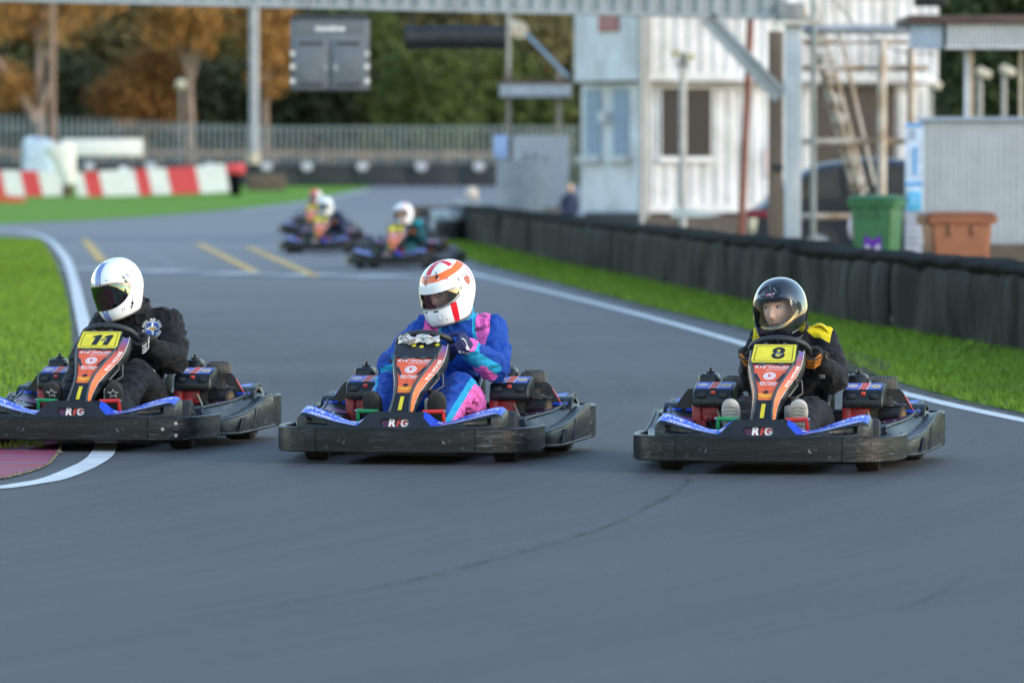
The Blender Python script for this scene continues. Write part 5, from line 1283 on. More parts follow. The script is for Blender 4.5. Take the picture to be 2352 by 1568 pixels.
tag(MB().add(v_, [(2 * i, 2 * i + 1, 2 * i + 3, 2 * i + 2) for i in range(len(cp) - 1)]).build('track_crack', CR, smooth=False), kind='structure')
ribbon('skid_mark', pxs([(2228, 1322), (2180, 1352), (2120, 1382), (2060, 1404)]), .022, CR, .0025, 6, .6)
# grass blades on the near verges
def in_poly(x, y, P_):
    c = np.zeros(len(x), bool); n = len(P_)
    for i in range(n):
        (x1, y1), (x2, y2) = P_[i], P_[(i + 1) % n]
        cond = ((y1 > y) != (y2 > y)) & (x < (x2 - x1) * (y - y1) / ((y2 - y1) + 1e-12) + x1); c ^= cond
    return c
def blades(name, P_, box, N, h0, h1, m_, seed):
    rg_ = np.random.default_rng(seed); x = rg_.uniform(box[0], box[1], N); y = box[2] + (box[3] - box[2]) * rg_.uniform(0, 1, N) ** 1.5
    ok = in_poly(x, y, P_) & ~(in_poly(x, y, mud) & (rg_.uniform(0, 1, N) < .72)); x, y = x[ok], y[ok]; n = len(x)
    h = rg_.uniform(h0, h1, n) * (1 + y / 90); wd = .0035 * (1 + y / 40); a = rg_.uniform(0, 6.28, n); lx = rg_.normal(0, .5, n) * h; ly = rg_.normal(0, .5, n) * h
    co = np.empty((n, 3, 3)); co[:, 0] = np.stack([x + wd * np.cos(a), y + wd * np.sin(a), np.full(n, .004)], 1); co[:, 1] = np.stack([x - wd * np.cos(a), y - wd * np.sin(a), np.full(n, .004)], 1); co[:, 2] = np.stack([x + lx, y + ly, h], 1)
    me = bpy.data.meshes.new(name); me.vertices.add(3 * n); me.vertices.foreach_set('co', co.ravel()); me.loops.add(3 * n); me.loops.foreach_set('vertex_index', np.arange(3 * n, dtype=np.int32)); me.polygons.add(n); me.polygons.foreach_set('loop_start', np.arange(0, 3 * n, 3, dtype=np.int32)); me.polygons.foreach_set('loop_total', np.full(n, 3, np.int32)); me.update(calc_edges=True)
    attr(me, 'tone', np.repeat(rg_.uniform(0, 1, n), 3)); me.materials.append(m_); return tag(link(name, me), kind='stuff')
BL = bpy.data.materials.new('grass_blade'); n_, b_, o_ = nodes(BL); a_ = n_.nodes.new('ShaderNodeAttribute'); a_.attribute_name = 'tone'
cc = mixc(n_, a_.outputs['Fac'], (.08, .17, .014), (.24, .36, .03)); cc = mixc(n_, ramp(n_, nz(n_, coord(n_), .7, 4), .52, .75), cc, (.12, .17, .035)); n_.links.new(cc, b_.inputs['Base Color']); b_.inputs['Roughness'].default_value = .7; b_.inputs['Specular IOR Level'].default_value = .2
DIRT = bpy.data.materials.new('worn_soil'); n_, b_, o_ = nodes(DIRT); n_.links.new(mixc(n_, nz(n_, coord(n_), 9, 4), (.045, .040, .028), (.11, .10, .065)), b_.inputs['Base Color']); b_.inputs['Roughness'].default_value = .95
tr_ = n_.nodes.new('ShaderNodeBsdfTransparent'); mx_ = n_.nodes.new('ShaderNodeMixShader'); n_.links.new(ramp(n_, nz(n_, coord(n_), 2.6, 6, .7), .44, .60), mx_.inputs[0]); n_.links.new(tr_.outputs[0], mx_.inputs[1]); n_.links.new(b_.outputs[0], mx_.inputs[2]); n_.links.new(mx_.outputs[0], o_.inputs[0])
ribbon('dirt_edge', rg[1:] + [(3.65, 30.0)], .36, DIRT, .0032, 5, .6); ribbon('dirt_edge', [(p.x, p.y) for p in lg], .28, DIRT, .0032, 4, .6)
blades('grass', rightgrass, (-1.2, 5.2, 29, 108), 330000, .018, .045, BL, 5)
blades('grass', leftgrass, (-10.5, -2.2, 29, 110), 260000, .018, .04, BL, 6)

# ================================================================== BARRIERS
def belting():
    m = bpy.data.materials.new('rubber_belting'); n, b, o = nodes(m)
    f = nz(n, coord(n, (1.0, 1.0, .28)), 2.8, 7, .68, .5); g = nz(n, coord(n), 1.2, 4); h = nz(n, coord(n, (1, 1, .2)), 14, 4)
    c = mixc(n, ramp(n, mth(n, 'ADD', mth(n, 'MULTIPLY', f, .75), mth(n, 'MULTIPLY', h, .25)), .47, .70), (.0030, .0038, .0048), (.042, .046, .045)); c = mixc(n, mth(n, 'MULTIPLY', ramp(n, g, .52, .66), .5), c, (.012, .015, .007)); b.inputs['Specular IOR Level'].default_value = .12
    n.links.new(c, b.inputs['Base Color']); b.inputs['Roughness'].default_value = .8; bump(n, b, mth(n, 'ADD', f, h), .3, .02); return m
BELT = belting(); TOPB = mat('barrier_top_rubber', (.004, .0045, .0055), .9, spec=.06, var=.4, vscale=8, bmp=.2)
base = [Vector(p) for p in [(4.95, 34.0)] + list(reversed(bb))]; base = smooth2(base, 10)
cum_ = [0]
for a, b in zip(base, base[1:]): cum_.append(cum_[-1] + (b - a).length)
def bp(s): return Vector((float(np.interp(s, cum_, [p.x for p in base])), float(np.interp(s, cum_, [p.y for p in base]))))
BAR = thing('tyre_barrier', 'long dark barrier of draped rubber belting along the right verge', 'barrier')
Ltot = cum_[-1]; npan = 23
for k in range(npan):
    s0, s1 = Ltot * (k + .28 * math.sin(k * 2.7)) / npan + .004, Ltot * (k + 1 + .28 * math.sin((k + 1) * 2.7)) / npan - .004; m = MB(); rows = 7; cols = 22; vs_ = []; hh_ = .672 + .03 * noise.noise(Vector((k * .8, 0, 3)))
    for j in range(rows + 1):
        for i in range(cols + 1):
            s = s0 + (s1 - s0) * i / cols; p = bp(s); t = (bp(s + .1) - bp(s - .1)).normalized(); nn = Vector((-t.y, t.x)); z = hh_ * j / rows
            d = .026 * (abs(math.sin(s * 4.6 + noise.noise(Vector((s * .7, 0, 0))) * 2)) - .5) * (1 - .45 * (j / rows)) + .07 * noise.noise(Vector((s * 1.3, z * 1.5, 1))) + .03 * noise.noise(Vector((s * 4.1, z * .6, 9))) - .05 * (1 if i in (0, cols) else 0) + .015 * (k % 2)
            if j == rows: d -= .05
            vs_.append((p.x + nn.x * d, p.y + nn.y * d, z))
    m.add(vs_, [(j * (cols + 1) + i, j * (cols + 1) + i + 1, (j + 1) * (cols + 1) + i + 1, (j + 1) * (cols + 1) + i) for j in range(rows) for i in range(cols)])
    rings = []
    for i in range(cols + 1):
        s = s0 + (s1 - s0) * i / cols; p = bp(s); t = (bp(s + .1) - bp(s - .1)).normalized(); nn = Vector((-t.y, t.x)); w1 = .035 * noise.noise(Vector((s * 1.7, 7, 0))) + .012 * noise.noise(Vector((s * 6, 2, 0)))
        rings.append([(p.x + nn.x * o, p.y + nn.y * o, hh_ + z + w1) for o, z in ((.030, -.035), (.042, -.012), (.030, .012), (-.05, .022), (-.45, .02), (-.55, -.02), (-.56, -.62))])
    m.loft(rings, 1, True, True); m.build('belt_panel', [BELT, TOPB], BAR, angle=60)
TB = thing('tyre_stack', 'tyres stacked three high at the far tip of the right hand barrier', 'tyre stack', (*(bp(Ltot - .2) + Vector((-.25, .35))), 0))
def tyre(mb, c, r_=.30, w_=.2, mi=0): mb.lathe([(r_ * .55, -w_ / 2), (r_ * .9, -w_ / 2), (r_, -w_ * .3), (r_, w_ * .3), (r_ * .9, w_ / 2), (r_ * .55, w_ / 2), (r_ * .5, 0), (r_ * .55, -w_ / 2)], 20, mi, Matrix.Translation(c))
WT = mat('whitewashed_rubber', (.30, .33, .36), .7, var=.4, vscale=6)
for k in range(3): mm = MB(); tyre(mm, (0, 0, .11 + .21 * k)); mm.build('tyre', [RUBBER, WT][k == 1], TB)
for sdist, lab_, pat in ((1.35, 'all black tyres stacked three high, second from the far tip of the barrier', (0, 0, 0)), (2.6, 'white daubed tyres stacked three high, third from the far tip of the barrier', (0, 1, 1)), (3.9, 'black tyres with one white daubed tyre on top, fourth from the far barrier tip', (0, 0, 1))):
    T_ = thing('tyre_stack', lab_, 'tyre stack', (*(bp(Ltot - sdist) + Vector((-.28, -.22))), 0))
    for k in range(3): mm = MB(); tyre(mm, (.01 * k, 0, .11 + .21 * k)); mm.build('tyre', [RUBBER, WT][pat[k]], T_)
WB = MB(); WB.box((PX(985, 118), 118.2, .31), (.72, .5, .62), bev=.02); tag(WB.build('wooden_crate', mat('brown_boards', (.14, .095, .06), .8, var=.3, vscale=5, stretch=(1, 1, 8))), 'brown wooden box beyond the tip of the right verge, behind the teal driver', 'crate')
# far wall with white tyre markers
FW = thing('tyre_wall', 'far dark rubber wall topped with white painted tyres, across the end of the straight', 'barrier')
WTY = mat('white_tyre_paint', (.44, .45, .52), .6, var=.15)
xs_ = list(np.arange(-24, 0.2, 2.0))
for k, x in enumerate(xs_):
    m = MB(); y0 = 213.5; zb_ = gz(y0); m.box((x + 1, y0 + .3, zb_ + .42), (1.97, .6, .86), bev=.05); m.box((x + 1, y0 - .01, zb_ + .70), (1.97, .1, .16), bev=.02); m.build('belt_panel', mat('far_belting', (.018, .022, .030), .6, var=.4, vscale=2, stretch=(4, 1, .6)), FW)
for px in (68, 205, 347, 482, 612, 705, 832, 967, 1100):
    m = MB(); T = Matrix.Translation((PX(px, 213.3), 213.25, PZ(383, 213.3))) @ Matrix.Rotation(R(90), 4, 'X') ; m.lathe([(.0, -.08), (.12, -.1), (.19, -.08), (.22, 0), (.19, .08), (.0, .1)], 20, 0, T @ Matrix.Diagonal((1, .75, 1, 1))); m.build('white_tyre', WTY, FW)
# red and white painted blocks
RW = mat('red_barrier_paint', (.60, .055, .065), .5, var=.12, vscale=3); WW = mat('white_barrier_paint', (.70, .70, .70), .5, var=.08, vscale=3)
def slant(name, lab, spans, d, parent=None):
    B_ = thing(name, lab, 'barrier', group='red and white striped track barriers')
    for (x0, x1, t0, t1, b0, b1, red) in spans:
        m = MB(); a = [(PX(x0, d), PZ(t0, d)), (PX(x1, d), PZ(t1, d)), (PX(x1 + 13, d), PZ(b1, d)), (PX(x0 + 13, d), PZ(b0, d))]
        a = [(x + .006 * (1 if i in (0, 3) else -1), z) for i, (x, z) in enumerate(a)]
        m.add([(x, d - .02, z) for x, z in a] + [(x, d + .5, z) for x, z in a], [(0, 1, 2, 3), (7, 6, 5, 4), (0, 4, 5, 1), (1, 5, 6, 2), (2, 6, 7, 3), (3, 7, 4, 0)]); m.build('painted_block', RW if red else WW, B_, smooth=False)
    return B_
slant('striped_barrier', 'red and white striped barrier at the left edge, beside the red kerb piece', [(-120, -70, 391, 391, 450, 450, 0), (-70, -10, 391, 391, 450, 450, 1), (-10, 2, 391, 391, 451, 451, 1), (2, 46, 391, 392, 451, 451, 0), (46, 86, 392, 393, 451, 450, 1), (86, 137, 393, 394, 450, 449, 0)], 186)
slant('striped_barrier', 'red and white striped barrier rising to a red end, right of the white draped gap', [(166, 190, 396, 396, 452, 451, 0), (190, 226, 396, 393, 451, 450, 1), (226, 308, 393, 389, 450, 449, 0), (308, 338, 389, 388, 449, 447, 1), (338, 382, 388, 386, 447, 446, 0), (382, 448, 386, 382, 446, 444, 1), (448, 514, 382, 377, 444, 440, 0)], 186)
m = MB(); d = 187.5; x0, x1 = PX(520, d), PX(562, d); m.box(((x0 + x1) / 2, d, PZ(388, d)), (x1 - x0, .5, PZ(376, d) - PZ(400, d)), bev=.06); e_ = m.build('barrier_end', RW); tag(e_, 'red end cap on a dark block beside the striped barrier', 'barrier'); m = MB(); m.box((PX(540, d), d + .05, (PZ(400, d) + gz(d)) / 2), (.38, .4, PZ(400, d) - gz(d)), bev=.03); m.build('dark_block', TOPB, e_)
m = MB(); d = 200; m.box((PX(612, d), d, gz(d) + .3), (1.35, .4, .62), bev=.04); tag(m.build('sleeper_wall', mat('brown_sleepers', (.10, .075, .055), .8, var=.35, vscale=4, stretch=(1, 1, 6))), 'brown timber wall right of the red barrier end', 'wall')
m = MB(); d = 172; x0 = PX(-10, d); m.add([(x0, d, gz(d) + .0), (PX(56, d), d, gz(d) + .0), (PX(54, d), d, gz(d) + .16), (x0, d, gz(d) + .26), (x0, d + .5, gz(d)), (PX(56, d), d + .5, gz(d)), (PX(54, d), d + .5, gz(d) + .16), (x0, d + .5, gz(d) + .26)], [(0, 1, 2, 3), (4, 7, 6, 5), (0, 4, 5, 1), (1, 5, 6, 2), (2, 6, 7, 3), (3, 7, 4, 0)]); tag(m.build('kerb_piece', mat('orange_red_kerb', (.50, .085, .03), .6)), 'orange red kerb piece lying before the left striped barrier', 'kerb')
# white sheeted things behind the gap, marshal board, waiting kart driver
m = MB(); d = 190; rings = []
for f, w_, dp in ((0, .66, .35), (.25, .62, .36), (.5, .66, .38), (.7, .58, .36), (.85, .62, .34), (.97, .56, .3), (1.02, .3, .15)):
    z = gz(d) + f * (PZ(320, d) - gz(d)); rings.append([(PX(88, d) + w_ * .85 * math.copysign(abs(math.cos(a)) ** .5, math.cos(a)) * (1 + .16 * noise.noise(Vector((a * 1.5, f * 3, 2)))), d + dp * math.copysign(abs(math.sin(a)) ** .5, math.sin(a)), z + .10 * noise.noise(Vector((a * 1.2, f * 2, 5)))) for a in np.linspace(0, 2 * math.pi, 24, endpoint=False)])
m.loft(rings); tag(m.build('sheeted_stack', mat('pale_blue_sheet', (.42, .52, .62), .6, var=.2, vscale=3, bmp=.4, bscale=6)), 'pale blue and white sheet wrapped stack behind the left striped barrier', 'sheeted stack')
m = MB(); d = 184; rings = []
for f, x_, w_ in ((0, 160, .10), (.12, 158, .20), (.25, 155, .25), (.4, 152, .34), (.55, 148, .36), (.7, 142, .46), (.85, 136, .50), (.97, 140, .42), (1, 142, .2)):
    z = PZ(425, d) + f * (PZ(330, d) - PZ(425, d)); rings.append([(PX(x_, d) + w_ * math.cos(a) * (1 + .35 * noise.noise(Vector((a * 1.3, f * 4, 8)))), d + .2 * math.sin(a), z + .12 * noise.noise(Vector((a, f * 3, 1)))) for a in np.linspace(0, 2 * math.pi, 20, endpoint=False)])
m.loft(rings); q_ = m.build('draped_sheet', mat('white_sheet', (.70, .68, .64), .7, var=.12, vscale=4, bmp=.4, bscale=7)); m = MB(); m.box((PX(154, d), d + .1, (gz(d) + PZ(425, d)) / 2), (.3, .25, PZ(420, d) - gz(d)), bev=.03); m.build('stand', mat('brown_stand', (.09, .055, .035), .8), q_); tag(q_, 'cream white sheet bundled on a brown stand in the gap between the barriers', 'sheet')
m = MB(); d = 194; m.box((PX(235, d), d, PZ(339, d)), (PX(328, d) - PX(143, d), .3, PZ(319, d) - PZ(358, d)), bev=.03); q_ = m.build('marshal_board', mat('board_white', (.72, .70, .68), .6, var=.06)); tag(q_, 'long white board on posts above the striped barriers', 'board')
m = MB()
for px in (150, 320): m.box((PX(px, d), d + .08, (gz(d) + PZ(358, d)) / 2 + .05), (.09, .09, PZ(352, d) - gz(d)))
m.build('post', DSTEEL, q_)
wk = copy_tree(kproto); wk.location = (PX(262, 190), 190.5, gz(190)); wk.rotation_euler = (0, 0, R(100)); tag(wk, 'hire kart passing behind the red and white striped barrier on the left', 'go-kart', GK)
wd_ = copy_tree(DR); wd_.location = wk.location; wd_.rotation_euler = wk.rotation_euler; tag(wd_, 'far kart driver in white helmet and lime green top behind the striped barrier', 'person')
recolour(wd_, {'helmet': WSH, 'body': zoned('lime_suit', (.012, .02, .04), [('yellow', (.30, .62, .02))], .8), 'visor': DV, 'epaulette': mat('lime_cloth', (.32, .65, .02), .8)})

# ================================================================== FENCES, POLES
FD = 222.0; GALV = mat('galvanised_steel', (.24, .28, .29), .5, .3, .2, 3)
FN = thing('palisade_fence', 'grey steel palisade fence along the bank below the trees', 'fence'); zb_ = gz(FD)
def ftop(px): return PZ(266 + 26 * min(1, max(0, px / 650)), FD)
px_ = -170.0; pale_me = MB().box((0, 0, .5), (.072, .02, 1.0)).add([(-.036, -.01, 1), (.036, -.01, 1), (.036, .01, 1), (-.036, .01, 1), (0, -.01, 1.04), (0, .01, 1.04)], [(0, 1, 4), (3, 5, 2), (0, 4, 5, 3), (1, 2, 5, 4)]).mesh('pale', GALV, smooth=False)
while px_ < 1330:
    p = link('pale', pale_me, FN); p.location = (PX(px_, FD), FD, zb_); p.scale = (1, 1, ftop(px_) - zb_); px_ += 13.7
for z in (.35, 1.55): m = MB(); m.box(((PX(-170, FD) + PX(1330, FD)) / 2, FD + .05, zb_ + z), (PX(1330, FD) - PX(-170, FD), .05, .06)); m.build('rail', GALV, FN)
RL = thing('guard_rail', 'weathered timber rail on posts in front of the palisade fence', 'fence'); WOOD = mat('weathered_wood', (.24, .20, .17), .8, var=.25, vscale=3, stretch=(1, 1, 1))
d = 219.6
for px in range(-160, 1140, 66):
    m = MB(); m.box((PX(px + 33, d), d, PZ(349 + (px / 1150) * 6, d)), (PX(66, d) - PX(0, d) - .01, .06, .17)); m.build('rail', WOOD, RL)
    m = MB(); m.box((PX(px, d), d + .08, (gz(d) + PZ(345, d)) / 2), (.13, .1, PZ(345, d) - gz(d))); m.build('post', WOOD, RL)
def pole(name, lab, cat, px, d, py_top, w_px, m_, z0=None, group=None, lean=0.0):
    r_ = w_px / 2 / FPX * d; z0 = gz(d) if z0 is None else z0; x = PX(px, d); zt = PZ(py_top, d); m = MB(); m.tube([(x + lean, d, z0), (x, d, zt)], [r_, r_], 14); return tag(m.build(name, m_), lab, cat, group)
pl_ = pole('mast', 'tall pale grey mast between the orange trees and the hanging cabinet', 'mast', 584, 216.9, -120, 21, mat('pale_grey_mast', (.30, .32, .35), .5, .1)); m = MB(); m.cyl((PX(584, 216.9), 216.9, gz(216.9)), (PX(584, 216.9), 216.9, PZ(352, 216.9)), .24, .2, 14); m.build('footing', mat('cream_footing', (.50, .44, .30), .7), pl_)
pole('mast', 'thin brown pole beside the leftmost tree trunk', 'mast', 122, 216, -120, 13, mat('brown_pole', (.24, .15, .11), .7))
l_ = pole('lamp_post', 'small globe lamp post left of the straight grey tree trunk', 'lamp post', 416, 218, 205, 6, mat('lamp_grey', (.20, .20, .19), .6)); m = MB(); m.ball((PX(416, 218), 218, PZ(194, 218)), .20, 14, 9); m.build('lamp_globe', mat('globe_cream', (.52, .48, .36), .4), l_)

# ================================================================== TREES
def leafmat(name, cols, var_scale=.5):
    m = bpy.data.materials.new(name); n, b, o = nodes(m); a = n.nodes.new('ShaderNodeAttribute'); a.attribute_name = 'tone'
    r = n.nodes.new('ShaderNodeValToRGB'); cr = r.color_ramp
    while len(cr.elements) < len(cols): cr.elements.new(.5)
    for i, (e, c) in enumerate(zip(cr.elements, cols)): e.position = i / (len(cols) - 1); e.color = (*c, 1)
    f = nz(n, coord(n), var_scale, 3); n.links.new(mth(n, 'ADD', mth(n, 'MULTIPLY', a.outputs['Fac'], .65), mth(n, 'MULTIPLY', mth(n, 'SUBTRACT', f, .3), .8), True), r.inputs[0]); n.links.new(r.outputs[0], b.inputs['Base Color']); b.inputs['Roughness'].default_value = .7; b.inputs['Specular IOR Level'].default_value = .2
    return m
def leaves(parent, name, clumps, per, size, m_, seed, kind=None):
    rg_ = np.random.default_rng(seed); C_ = np.array([c[:3] for c in clumps]); rad = np.array([c[3] for c in clumps]); n = len(C_) * per
    idx = np.repeat(np.arange(len(C_)), per); dr = rg_.normal(0, 1, (n, 3)); dr /= np.linalg.norm(dr, axis=1)[:, None]; P_ = C_[idx] + dr * (rad[idx] * rg_.uniform(.3, 1.75, n))[:, None] * np.array([1, 1, .85])
    u = rg_.normal(0, 1, (n, 3)); u /= np.linalg.norm(u, axis=1)[:, None]; v = np.cross(u, rg_.normal(0, 1, (n, 3))); v /= np.linalg.norm(v, axis=1)[:, None]; s = (size * rg_.uniform(.6, 1.3, n))[:, None]
    co = np.stack([P_ - u * s, P_ + v * s * .6, P_ + u * s, P_ - v * s * .6], 1); me = bpy.data.meshes.new(name); me.vertices.add(4 * n); me.vertices.foreach_set('co', co.ravel()); me.loops.add(4 * n); me.loops.foreach_set('vertex_index', np.arange(4 * n, dtype=np.int32)); me.polygons.add(n); me.polygons.foreach_set('loop_start', np.arange(0, 4 * n, 4, dtype=np.int32)); me.polygons.foreach_set('loop_total', np.full(n, 4, np.int32)); me.update(calc_edges=True)
    tn = rg_.uniform(0, 1, len(C_)); attr(me, 'tone', np.repeat(np.clip(tn[idx] * .45 + rg_.uniform(0, .5, n), 0, 1), 4)); me.materials.append(m_); o = link(name, me, parent)
    if kind: o['kind'] = kind
    return o
ORANGE = leafmat('autumn_leaf', [(.16, .085, .03), (.30, .15, .045), (.38, .20, .06), (.26, .20, .07)]); OLIVE = leafmat('olive_leaf', [(.06, .07, .022), (.14, .14, .042), (.24, .22, .07)]); GREEN = leafmat('green_leaf', [(.03, .05, .018), (.08, .11, .03), (.16, .18, .045)]); DARK = leafmat('dark_leaf', [(.022, .030, .016), (.040, .052, .026), (.07, .08, .035)]); RUST = leafmat('rust_leaf', [(.13, .065, .025), (.26, .125, .038), (.34, .17, .05)]); BEIGE = leafmat('faded_leaf', [(.10, .085, .035), (.20, .17, .075), (.27, .23, .11)])
BARK = mat('bark', (.26, .19, .15), .9, var=.35, vscale=3, bmp=.6, bscale=12)
def tree(name, lab, px, d, trunk_px, crowns, m_, seed, n=70, per=34, size=.22, group=None, limbs=True, top=None):
    """crowns: (px, py, rx_px, ry_px)"""
    rg_ = random.Random(seed); z0 = gz(d); x = PX(px, d); T = thing(name, lab, 'tree' if 'tree' in name else 'shrub', (x, d, z0), 0, group); cl = []
    for (cx, cy, rx, ry) in crowns:
        k = FPX / d; X_, Z_, A, B = PX(cx, d) - x, PZ(cy, d) - z0, rx / k, ry / k
        for _ in range(max(8, int(n * rx * ry / sum(c[2] * c[3] for c in crowns)))):
            while True:
                a, b, c = [rg_.uniform(-1, 1) for _ in range(3)]
                if a * a + b * b + c * c < 1: break
            cl.append((X_ + a * A, b * max(A, 1.2) * .8, max(.2, Z_ + c * B), rg_.uniform(.22, .5) * min(A, B) * .62 + .18))
    if trunk_px:
        r_ = trunk_px / 2 / FPX * d; zt = max(c[2] for c in cl) * .8; m = MB(); m.tube([(0, 0, 0), (.03, 0, zt * .3), (-.02, 0, zt * .6), (.05, 0, zt)], [r_ * 1.15, r_, r_ * .7, r_ * .25], 10)
        for _ in range(7 if limbs else 0):
            c = rg_.choice(cl); z1 = min(zt * .75, max(zt * .25, c[2] * .6)); m.tube([(0, 0, z1), (c[0] * .5, c[1] * .5, (z1 + c[2]) / 2 + .1), (c[0], c[1], c[2])], [r_ * .45, r_ * .3, r_ * .1], 7)
        m.build('trunk', BARK, T)
    leaves(T, 'crown', cl, per, size, m_, seed); return T
TG = 'trees on the bank beyond the fence'
t1 = tree('autumn_tree', 'orange leaved tree with forked trunk at the far left', 92, 225, 22, [(40, 0, 150, 100), (180, -20, 110, 110), (20, 190, 60, 70)], ORANGE, 11, 90, 64, 0.120, TG)
m = MB(); z0 = gz(225); bx = lambda px, py: (PX(px, 225) - PX(92, 225), -.2, PZ(py, 225) - z0); m.tube([bx(88, 285), bx(60, 235), bx(0, 145), bx(-40, 90)], [.20, .17, .13, .08], 8); m.tube([bx(98, 240), bx(118, 190), bx(122, 90)], [.14, .11, .06], 8); m.build('limb', BARK, t1)
tree('autumn_tree', 'orange brown tree with straight grey trunk left of the pale mast', 437, 226, 18, [(440, -20, 120, 90), (470, 90, 70, 50), (380, 60, 70, 60)], ORANGE, 12, 75, 60, 0.126, TG)
tree('autumn_tree', 'golden orange tree hanging down between pale mast and dark cabinet', 609, 227, 15, [(630, 40, 62, 120), (640, 170, 48, 60), (575, -10, 60, 70)], ORANGE, 13, 80, 64, 0.126, TG)
tree('rust_shrub', 'rust coloured shrub standing before the dark hedge', 330, 229, 10, [(300, 235, 88, 62), (355, 175, 60, 60), (385, 250, 46, 40)], RUST, 14, 80, 64, 0.126, TG)
tree('faded_tree', 'faded olive beige tree behind the orange trees at upper left', 270, 238, 16, [(250, 90, 120, 90), (350, 40, 110, 110), (180, 60, 70, 80)], BEIGE, 15, 90, 60, 0.163, TG)
tree('olive_tree', 'dark olive tree behind the straight grey trunk', 450, 240, 16, [(440, 120, 120, 90), (540, 140, 80, 110), (390, 40, 120, 80)], OLIVE, 16, 110, 60, 0.163, TG)
for i, (cx, lab) in enumerate(((40, 'dark evergreen hedge bush behind the forked tree'), (180, 'dark evergreen hedge bush left of the rust shrub'), (470, 'dark evergreen hedge bush right of the rust shrub'), (600, 'dark evergreen hedge bush below the golden tree'), (760, 'dark evergreen hedge bush below the hanging cabinet'))):
    tree('hedge_shrub', lab, cx, 234, 0, [(cx, 225, 95, 85), (cx + 40, 285, 80, 50)], DARK, 20 + i, 70, 64, 0.178, TG)
tree('green_tree', 'bushy green tree right of the hanging cabinet', 985, 229, 14, [(985, 170, 95, 110), (1010, 270, 80, 80), (925, 250, 60, 70)], GREEN, 30, 120, 64, 0.141, TG)
tree('green_tree', 'darker green tree close behind the hanging cabinet', 850, 234, 14, [(850, 170, 80, 130), (800, 60, 90, 90), (870, 300, 70, 50)], GREEN, 31, 110, 64, 0.148, TG)
tree('green_tree', 'dark green tree behind the small white kiosk', 1130, 235, 14, [(1130, 200, 90, 110), (1230, 270, 90, 90), (1100, 300, 70, 50)], GREEN, 32, 120, 64, 0.148, TG)
tree('olive_tree', 'broad olive tree above the dark hedge behind the hanging cabinet', 740, 243, 16, [(720, 40, 110, 110), (800, 120, 90, 90), (660, 130, 60, 90)], OLIVE, 37, 110, 60, .16, TG)
tree('olive_tree', 'pale olive tree filling the gap left of the white cabins', 1200, 245, 16, [(1180, 40, 140, 110), (1270, 130, 80, 90), (1010, 20, 130, 80), (880, 0, 110, 70)], BEIGE, 33, 130, 60, 0.178, TG)
tree('dark_tree', 'dark tree seen through the open kiosk at the right edge', 2290, 150, 24, [(2270, 130, 150, 150), (2400, 200, 120, 110), (2240, 250, 80, 60), (2300, -20, 150, 90)], leafmat('deep_green_leaf', [(.010, .020, .010), (.03, .055, .018), (.08, .11, .03)]), 34, 190, 32, .17, TG)
tree('dark_tree', 'dark tree behind the pit fence beside the kiosk', 2090, 165, 20, [(2090, 40, 120, 120), (2130, 200, 90, 90)], DARK, 35, 90, 60, 0.148, TG)
cl = []
for i in range(1500):
    px = random.uniform(-500, 2900); cl.append((PX(px, 262), 262 + random.uniform(-5, 6), gz(262) + random.uniform(.3, 14), random.uniform(1.0, 1.8)))
leaves(None, 'woodland', cl, 60, .42, leafmat('wood_leaf', [(.04, .045, .018), (.11, .10, .035), (.18, .15, .05)], .15), 40, 'stuff')
# ================================================================== GANTRY
def corr(mb, x0, x1, z0, z1, per, dep, y, mi=0, M=None, thick=.004, frac=(.30, .12, .46, .12)):
    """vertical ribbed sheet in the XZ plane facing -Y"""
    xs_ = []; x = x0; k = 0
    prof = [(0, 0), (frac[0], 0), (frac[0] + frac[1], -dep), (frac[0] + frac[1] + frac[2], -dep), (1, 0)]
    pts = []
    while x < x1 - 1e-6:
        for f, d in prof[:-1]:
            xx = x + f * per
            if xx <= x1: pts.append((xx, y + d))
        x += per
    pts.append((x1, y)); n = len(pts); vs_ = [(a, b, z0) for a, b in pts] + [(a, b, z1) for a, b in pts] + [(a, b + thick, z0) for a, b in pts] + [(a, b + thick, z1) for a, b in pts]
    fs_ = [(i, i + 1, n + i + 1, n + i) for i in range(n - 1)] + [(2 * n + i + 1, 2 * n + i, 3 * n + i, 3 * n + i + 1) for i in range(n - 1)] + [(n + i, n + i + 1, 3 * n + i + 1, 3 * n + i) for i in range(n - 1)] + [(i + 1, i, 2 * n + i, 2 * n + i + 1) for i in range(n - 1)]
    return mb.add(vs_, fs_, mi, M)
GALVB = mat('galvanised_sheet', (.31, .335, .365), .42, .35, .12, 2.5); WHITEST = mat('white_painted_steel', (.50, .52, .54), .5, var=.10, vscale=3); RUSTY = mat('rusty_white_steel', (.60, .57, .52), .6, var=.10, vscale=2.5, col2=(.36, .25, .15))
GD = 72.0; GA = thing('gantry', 'ribbed grey steel gantry beam spanning the track overhead', 'gantry')
xL, xR = PX(-330, GD), PX(1798, GD); zL, zR = PZ(0, GD) - .0, PZ(46, GD); ang = math.atan2(PZ(46, GD) - PZ(18, GD), PX(1798, GD) - PX(600, GD))
TG_ = Matrix.Translation((xR, GD, zR)) @ Matrix.Rotation(-ang, 4, 'Y'); Lg = (xR - xL) / math.cos(ang)
k = 0; per = .2068
x = -Lg
while x < -per * .5:
    m = MB(); corr(m, x, x + per - .0015, .052, .62, per - .0015, .05, 0, M=TG_); m.build('rib_sheet', GALVB, GA, smooth=False); x += per
m = MB(); m.box((-Lg / 2, -.01, .026), (Lg, .14, .05), M=TG_); m.box((-Lg / 2, .25, .026), (Lg, .1, .05), M=TG_); m.box((-Lg / 2, .12, .64), (Lg, .4, .04), M=TG_); m.build('bottom_flange', GALVB, GA)
